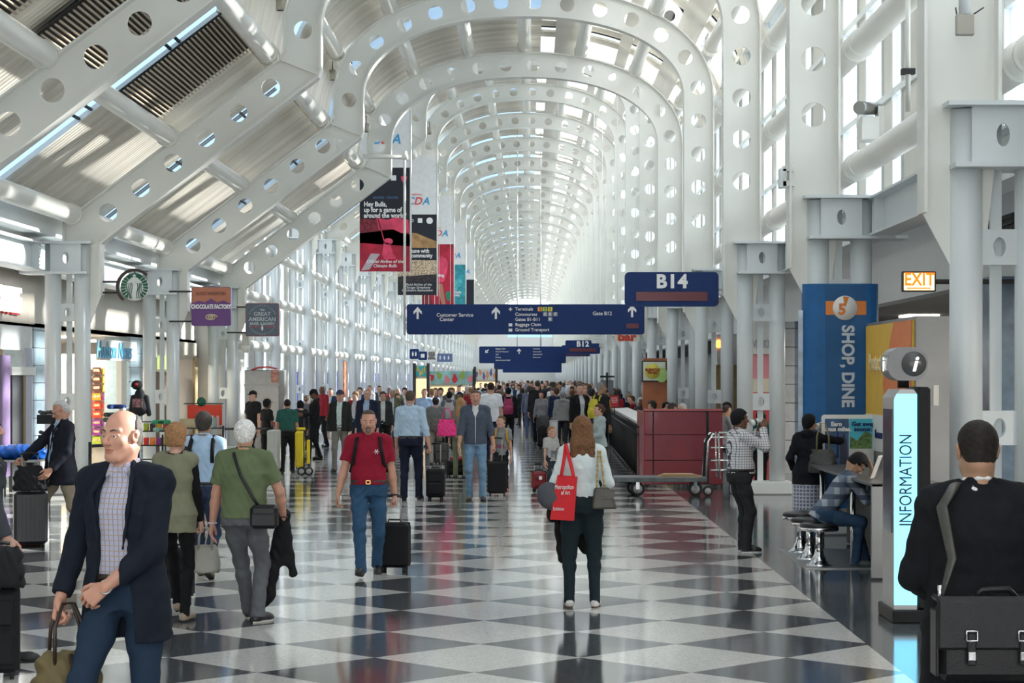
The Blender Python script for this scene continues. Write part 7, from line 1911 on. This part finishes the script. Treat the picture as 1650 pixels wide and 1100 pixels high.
# smaller named people ---------------------------------------------------------
PALE = (.44, .56, .70)
SM = [  # px, head y, scale, rz, kwargs, label
 (742, 641, 79, .1, dict(woman=True, top='tee', topc=(.21, .19, .15), hair=('long', (.36, .21, .10)), legc=(.16, .18, .11)), 'woman with long blonde hair and a pink bag, walking away'),
 (702, 640, 68, 0, dict(top='jacket', topc=(.17, .18, .18), hair=('full', (.03, .02, .02)), legc=(.30, .27, .22), open_=((-.5, .6), (-.02, -.02), .2)), 'person in a grey shirt with a brown bag across the back'),
 (791, 616, 66, .05, dict(top='tee', topc=(.74, .76, .80), sleeve='short', hair=('short', (.025, .02, .02)), legc=(.02, .025, .05), w=1.12), 'man in a white tee and navy trousers seen from behind'),
 (819, 624, 56, 0, dict(top='jacket', topc=(.012, .012, .014), hair=('full', (.015, .012, .01)), legc=BLK, open_=((-.5, .6), (-.02, -.02), .2)), 'person in black with a raspberry backpack'),
 (866, 613, 52, -.1, dict(top='blazer', topc=(.014, .014, .016), hair=('short', (.05, .04, .035)), legc=(.014, .014, .018), open_=((-.5, .6), (-.02, -.02), .2), w=1.1), 'man in a black suit walking away with a case, right of the aisle'),
 (853, 622, 48, 0, dict(top='jacket', topc=(.10, .12, .2), legc=(.06, .08, .14), hair=('bob', (.04, .03, .02)), open_=((-.5, .6), (-.02, -.02), .2)), 'person in a blue grey top with a grey backpack'),
 (906, 630, 58, 0, dict(top='hoodie', topc=(.24, .24, .24), hair=('full', (.24, .24, .24)), legc=(.02, .02, .025), open_=((-.5, .6), (-.02, -.02), .2)), 'person with a raised pale grey hood, seen from behind'),
 (934, 619, 66, PI + .5, dict(top='blazer', topc=(.014, .014, .014), hair=('receding', (.03, .02, .018)), legc=BLK, w=1.1, hyaw=.2), 'man in a black coat turning to look at us, right of the aisle'),
 (968, 616, 70, -.9, dict(top='jacket', topc=(.022, .023, .026), hair=('short', (.25, .25, .25)), skinc='tan', legc=BLK, open_=((-.5, .6), (-.02, -.02), .2), hyaw=.5), 'grey-haired man in a dark jacket with a yellow backpack, in profile'),
 (952, 626, 62, .2, dict(top='tee', topc=(.15, .15, .24), hair=('full', (.02, .02, .03)), legc=(.03, .03, .04)), 'person in a violet grey tee left of the grey-haired man'),
 (922, 628, 52, -.2, dict(woman=True, top='jacket', topc=(.04, .035, .035), hair=('full', (.16, .06, .03)), legc=BLK, open_=((-.5, .6), (-.02, -.02), .2)), 'woman with auburn hair behind the man in the black coat'),
 (463, 643, 75, 0, dict(top='polo', topc=(.025, .10, .085), sleeve='short', hair=('short', (.02, .015, .015)), skinc='tan', legc=BLK, w=1.12, belt=BLK), 'worker in a dark green polo and black trousers at the cleaning cart'),
 (408, 630, 68, PI - .7, dict(top='tee', topc=(.012, .012, .013), sleeve='short', hair=('short', BLK), cap=(.012, .012, .013), legc=BLK, w=1.1), 'food worker in black tee and cap facing right by the steel booth'),
 (430, 643, 71.5, -.8, dict(top='tee', topc=(.012, .012, .013), sleeve='short', hair=('bob', BLK), cap=(.012, .012, .013), legc=BLK, skinc='brown', woman=True), 'food worker in black cap with a red apron by the steel booth'),
 (507, 627, 64.5, PI / 2 + .3, dict(top='hoodie', topc=(.012, .012, .014), hair=('short', BLK), cap=(.012, .012, .014), skinc='brown', legc=BLK, hpitch=-.5, hands=[(.08, .32, 1.12), (-.12, .32, 1.12)], hood=True), 'young man in black hoodie and cap looking down at a phone'),
 (548, 629, 74, PI - .1, dict(top='jacket', topc=(.022, .025, .022), underc=(.55, .66, .66), hair=('short', (.12, .1, .1)), cap=(.05, .055, .10), skinc='ruddy', legc=(.19, .18, .16), leg='wide'), 'man in a navy cap and dark quilted jacket walking towards us'),
 (592, 627, 70, PI - .15, dict(top='blazer', topc=(.016, .022, .045), underc=(.40, .52, .72), collar=True, hair=('receding', (.30, .22, .15)), glasses=True, legc=(.05, .05, .06), w=1.1), 'man in glasses and a navy blazer behind the red polo man'),
 (617, 631, 64, PI + .1, dict(top='jacket', topc=(.03, .033, .035), hair=('full', (.05, .04, .03)), stubble=True, glasses=True, legc=BLK), 'bearded man in dark glasses and jacket beside the navy blazer man'),
 (684, 626, 60, PI, dict(top='shirt', topc=(.36, .50, .72), hair=('short', (.14, .09, .06)), legc=(.05, .06, .1)), 'man in a bright blue shirt facing us, left of the aisle'),
 (710, 625, 54, PI, dict(top='jacket', topc=(.09, .09, .095), hair=('full', (.03, .02, .02)), stubble=True, legc=BLK), 'dark-bearded person in a grey jacket facing us'),
 (724, 631, 58, 0, dict(top='hoodie', topc=(.15, .15, .17), hair=('full', (.015, .013, .012)), legc=BLK, open_=((-.5, .6), (-.02, -.02), .2)), 'dark-haired person in a grey hood with a pale backpack'),
 (484, 647, 62, .3, dict(top='jacket', topc=(.02, .02, .022), hair=('bob', BLK), legc=BLK, open_=((-.5, .6), (-.02, -.02), .2)), 'dark-haired person behind the worker in green'),
 (494, 637, 58, -.5, dict(top='tee', topc=(.20, .21, .25), hair=('bun', (.22, .15, .10)), legc=BLK, woman=True), 'person in a grey tee with hair tied up near the phone screen'),
 (1226, 664, 88, .1, dict(top='tee', topc=(.010, .10, .11), hair=('bob', BLK), legc=BLK, w=1.1, sleeve='long'), 'person in a teal top behind the third right column'),
 (640, 634, 56, PI + .5, dict(top='jacket', topc=(.05, .045, .045), hair=('full', (.05, .03, .02)), legc=(.08, .09, .14)), 'person in a dark brown jacket left of the pale blue shirted man'),
 (564, 640, 58, PI, dict(top='tee', topc=(.60, .55, .60), hair=('short', (.2, .15, .12)), legc=(.2, .2, .2)), 'person in a pale pink top just right of the navy cap man'),
]
FAR = {}
for i, (px, hy, s, rz, kw, lb) in enumerate(SM):
    x, y = at(px, s); kw = dict(kw); kw.setdefault('feet', [(.09, .16 * (1 if i % 2 else -1), 0), (-.09, -.16 * (1 if i % 2 else -1), 0)])
    inf = person(loc=(x, y), rz=rz, H=hgt(hy, s), label=lb, fine=1.5 if s > 60 else 2.0, **kw); FAR[lb] = inf
def fp(key): return next(v for k, v in FAR.items() if key in k)
i_ = fp('pink bag'); softbag('handbag', i_['TT'](-.28, -.05, .0), (.40, .16, .34), 0, mat('hot pink leather', (.80, .02, .22), .45), 'hot pink shoulder bag on the blonde woman', 'handbag', handle=.24)
i_ = fp('brown bag'); softbag('messenger_bag', i_['TT'](.05, -.20, -.05), (.40, .14, .30), .3, leather((.10, .075, .06)), 'brown messenger bag across the grey-shirted person\'s back', 'bag')
backpack(fp('raspberry'), mat('raspberry nylon', (.30, .02, .09), .6), 'raspberry coloured backpack in the crowd')
backpack(fp('blue grey top'), mat('grey nylon', (.08, .09, .13), .6), 'slate backpack in the crowd right of the aisle')
backpack(fp('pale backpack'), mat('pale nylon', (.40, .38, .38), .6), 'pale backpack over the grey hood left of the aisle')
backpack(fp('grey-haired man in a dark jacket'), mat('lemon nylon', (.60, .52, .03), .6), 'lemon and black backpack by the grey-haired man')
i_ = fp('red apron'); o = MB().use(mat('apron red', (.62, .01, .03), .7)).box((-.15, .10, .55), (.15, .13, 1.05), .01).build('apron', None, i_['root'])
suitcase((RX(735, 78), YS_(78)), .3, .44, .34, .26, M_LUGB, 'squat black duffel case with a red scarf on top, left of the hoodie man', .25)
tag(MB().use(mat('plaid red', (.35, .04, .07), .8, vary=.8, scale=30)).ell((RX(737, 78), YS_(78), .38), (.16, .12, .05)).build('scarf'), 'red patterned scarf bundled on the squat black case', 'scarf')
suitcase((RX(711, 68), YS_(68)), 0, .34, .50, .24, mat('charcoal case', (.06, .055, .05), .5), 'charcoal roller case behind the person in grey', .3)
suitcase((RX(877, 56), YS_(56)), 0, .36, .62, .26, M_LUGB, 'tall black case with a bag on top, right of the black-suited walker', .3)
softbag('travel_bag', (RX(877, 56), YS_(56), .64), (.34, .22, .32), 0, mat('dark grey nylon', (.035, .035, .037), .6), 'dark grey bag strapped on the tall black case', 'bag')
root = empty('queue_sign', (0, 0, 0), 0, 'grey framed queue sign post beside the pale grey hooded person', 'sign'); s = 72; y = YS_(s)
MB().box((RX(885, s), y, .0), (RX(899, s), y + .06, RZ(677, s)), .01).build('panel', mat('panel grey', (.36, .37, .37), .4), root); MB().box((RX(887, s), y - .01, .4), (RX(897, s), y, RZ(680, s))).build('notice', mat('notice grey', (.5, .5, .5), .5), root)
root = empty('bar_sign_post', (0, 0, 0), 0, 'dark post with a cross bar by the restaurant entrance', 'post'); s = 55
MB().cyl((RX(978, s), YS_(s), 0), (RX(978, s), YS_(s), RZ(600, s)), .03).build('post', M_BLACK, root); MB().box((RX(967, s), YS_(s) - .05, RZ(608, s)), (RX(990, s), YS_(s) + .05, RZ(605, s))).build('cross_bar', M_BLACK, root)
MB().box((RX(968, s), YS_(s) + .2, .0), (RX(989, s), YS_(s) + .3, RZ(612, s))).build('panel', mat('panel blue grey', (.22, .24, .27), .5), root)

# ------------------------------------------------------------------ the packed crowd further down: a few figures, copied one by one
random.seed(11)
def proto(**k): 
    i = person(loc=(0, -60), rz=0, fine=2.6, face=False, **k); return i['root']
PR = [proto(H=1.76, top='blazer', open_=((-.5, .0, .6), (.05, .05, .05), .0), feet=[(.09, .2, 0), (-.09, -.2, 0)], hair=('short', BLK)), proto(H=1.70, top='jacket', feet=[(.09, -.18, 0), (-.09, .18, 0)], hair=('full', BLK)),
      proto(H=1.64, woman=True, top='tee', hair=('bob', BLK), leg='slim'), proto(H=1.66, woman=True, top='jacket', hair=('long', BLK), open_=((-.5, .6), (-.02, -.02), .2), feet=[(.09, .15, 0), (-.09, -.15, 0)]),
      proto(H=1.80, w=1.12, belly=.05, top='shirt', hair=('receding', BLK), feet=[(.09, .15, 0), (-.09, -.1, 0)]), proto(H=1.74, top='hoodie', hair=('short', BLK), hood=True)]
TOPC = [('black', (.014, .014, .016)), ('navy', (.018, .028, .07)), ('dark grey', (.06, .062, .068)), ('black', (.02, .02, .02)), ('white', (.68, .69, .70)), ('pale blue', (.40, .52, .68)), ('dark red', (.26, .02, .03)), ('brown', (.14, .09, .06)), ('olive', (.12, .12, .07)), ('mid grey', (.22, .22, .23))]
HC = [(.012, .011, .010), (.03, .02, .015), (.08, .05, .03), (.25, .15, .08), (.45, .44, .42), (.05, .035, .025)]
SK = ['fair', 'ruddy', 'tan', 'fair', 'brown', 'ruddy']
def crowd(x, y, rz, z0=0.0, lab=None, grp=None, src=None):
    r0 = src or random.choice(PR); c = copy_tree(r0); c.location = (x, y, z0); c.rotation_euler = (0, 0, rz)
    sc_ = random.uniform(.96, 1.04); c.scale = (1, 1, sc_)
    nm, col = random.choice(TOPC); hc_, sk_ = random.choice(HC), random.choice(SK); lg = random.choice([(.012, .012, .014), (.02, .03, .06), (.05, .05, .055), (.04, .08, .15), (.25, .21, .15)])
    for ch in c.children:
        b_ = ch.name.split('.')[0]; mm = {'hair': hairm(hc_), 'body': skin(sk_), 'trousers': cloth(lg), 'leggings': cloth(lg), 'jacket': cloth(col), 'hoodie': cloth(col)}.get(b_)
        if b_ == 'shirt': mm = cloth((.5, .55, .62)) if any(x_.name.split('.')[0] in ('jacket', 'hoodie') for x_ in c.children) else cloth(col)
        if mm and ch.material_slots: ch.material_slots[0].link = 'OBJECT'; ch.material_slots[0].material = mm
    tag(c, lab or 'distant person in a %s top in the packed crowd beneath the far arches' % nm, 'person', grp or 'distant crowd, %s tops' % nm)
    return c
pl_ = [(v['M'].translation.x, v['M'].translation.y) for v in FAR.values()]
def free(x, y, r=.62): return all((x - a) ** 2 + (y - b_) ** 2 > r * r for a, b_ in pl_)
n_ = 0; tries = 0
while n_ < 175 and tries < 6000:
    tries += 1
    y = 58 + 105 * random.random() ** 1.25; s = FPX / y
    if random.random() < .45: x = random.uniform(-3.6, -.9) if y < 80 else random.uniform(-4.2, -.2)
    else: x = random.uniform(.35, 2.9) if y < 80 else random.uniform(-.2, 3.2)
    if y < 66 and -.8 < x < .2: continue
    if x < -3.0 and y < 90: continue
    if not free(x, y): continue
    pl_.append((x, y)); crowd(x, y, random.choice([0, 0, PI, PI, PI]) + random.uniform(-.5, .5)); n_ += 1
# waiting group by the left glass wall
for k, (px, hy, s) in enumerate(((580, 619, 48), (596, 622, 47), (611, 620, 46), (627, 620, 45), (640, 640, 55), (632, 643, 58), (573, 641, 60), (652, 628, 50), (520, 650, 55), (533, 652, 54))):
    x, y = at(px, s)
    crowd(x, y, random.uniform(2, 4), 0, 'person waiting in the group by the left glass wall, half hidden by others', 'group waiting by the left wall')
# diners behind the railing: seated figures
SE = [person(loc=(0, -64), rz=0, fine=2.4, face=False, H=1.72, hip=(0, 0, .72), lean=.15, top='jacket', hair=('short', BLK), feet=[(.1, .38, .0), (-.1, .38, .0)], knees=[(0, 1, .4), (0, 1, .4)], hands=[(.14, .4, 1.0), (-.14, .4, 1.0)])['root'],
      person(loc=(0, -66), rz=0, fine=2.4, face=False, H=1.66, woman=True, hip=(0, 0, .72), lean=.1, top='tee', hair=('bob', BLK), feet=[(.1, .38, .0), (-.1, .38, .0)], knees=[(0, 1, .4), (0, 1, .4)], hands=[(.14, .4, 1.0), (-.14, .4, 1.0)])['root']]
for k, (px, s) in enumerate(((1004, 50), (1013, 53.5), (1024, 56), (1031, 59.5), (1043, 65), (1056, 68), (1066, 70), (1078, 74), (1108, 77), (1128, 72), (1163, 80), (1176, 74))):
    x, y = at(px, s); crowd(x, y, random.choice([PI / 2, -PI / 2, PI]) + random.uniform(-.4, .4), 0, 'seated diner behind the white counter and red partition', 'diners at the restaurant', SE[k % 2])
    r_ = empty('bar_stool', (x, y, 0), 0, 'dark stool under a diner behind the railing', 'stool', 'restaurant stools'); MB().cyl((0, 0, 0), (0, 0, .55), .025).build('post', M_BLACK, r_); MB().lathe((0, 0, .55), [(.17, 0), (.18, .03), (.16, .05)], 16).build('seat', M_BLACK, r_)
for r0 in PR + SE:
    for ch in list(r0.children_recursive): bpy.data.objects.remove(ch)
    bpy.data.objects.remove(r0)
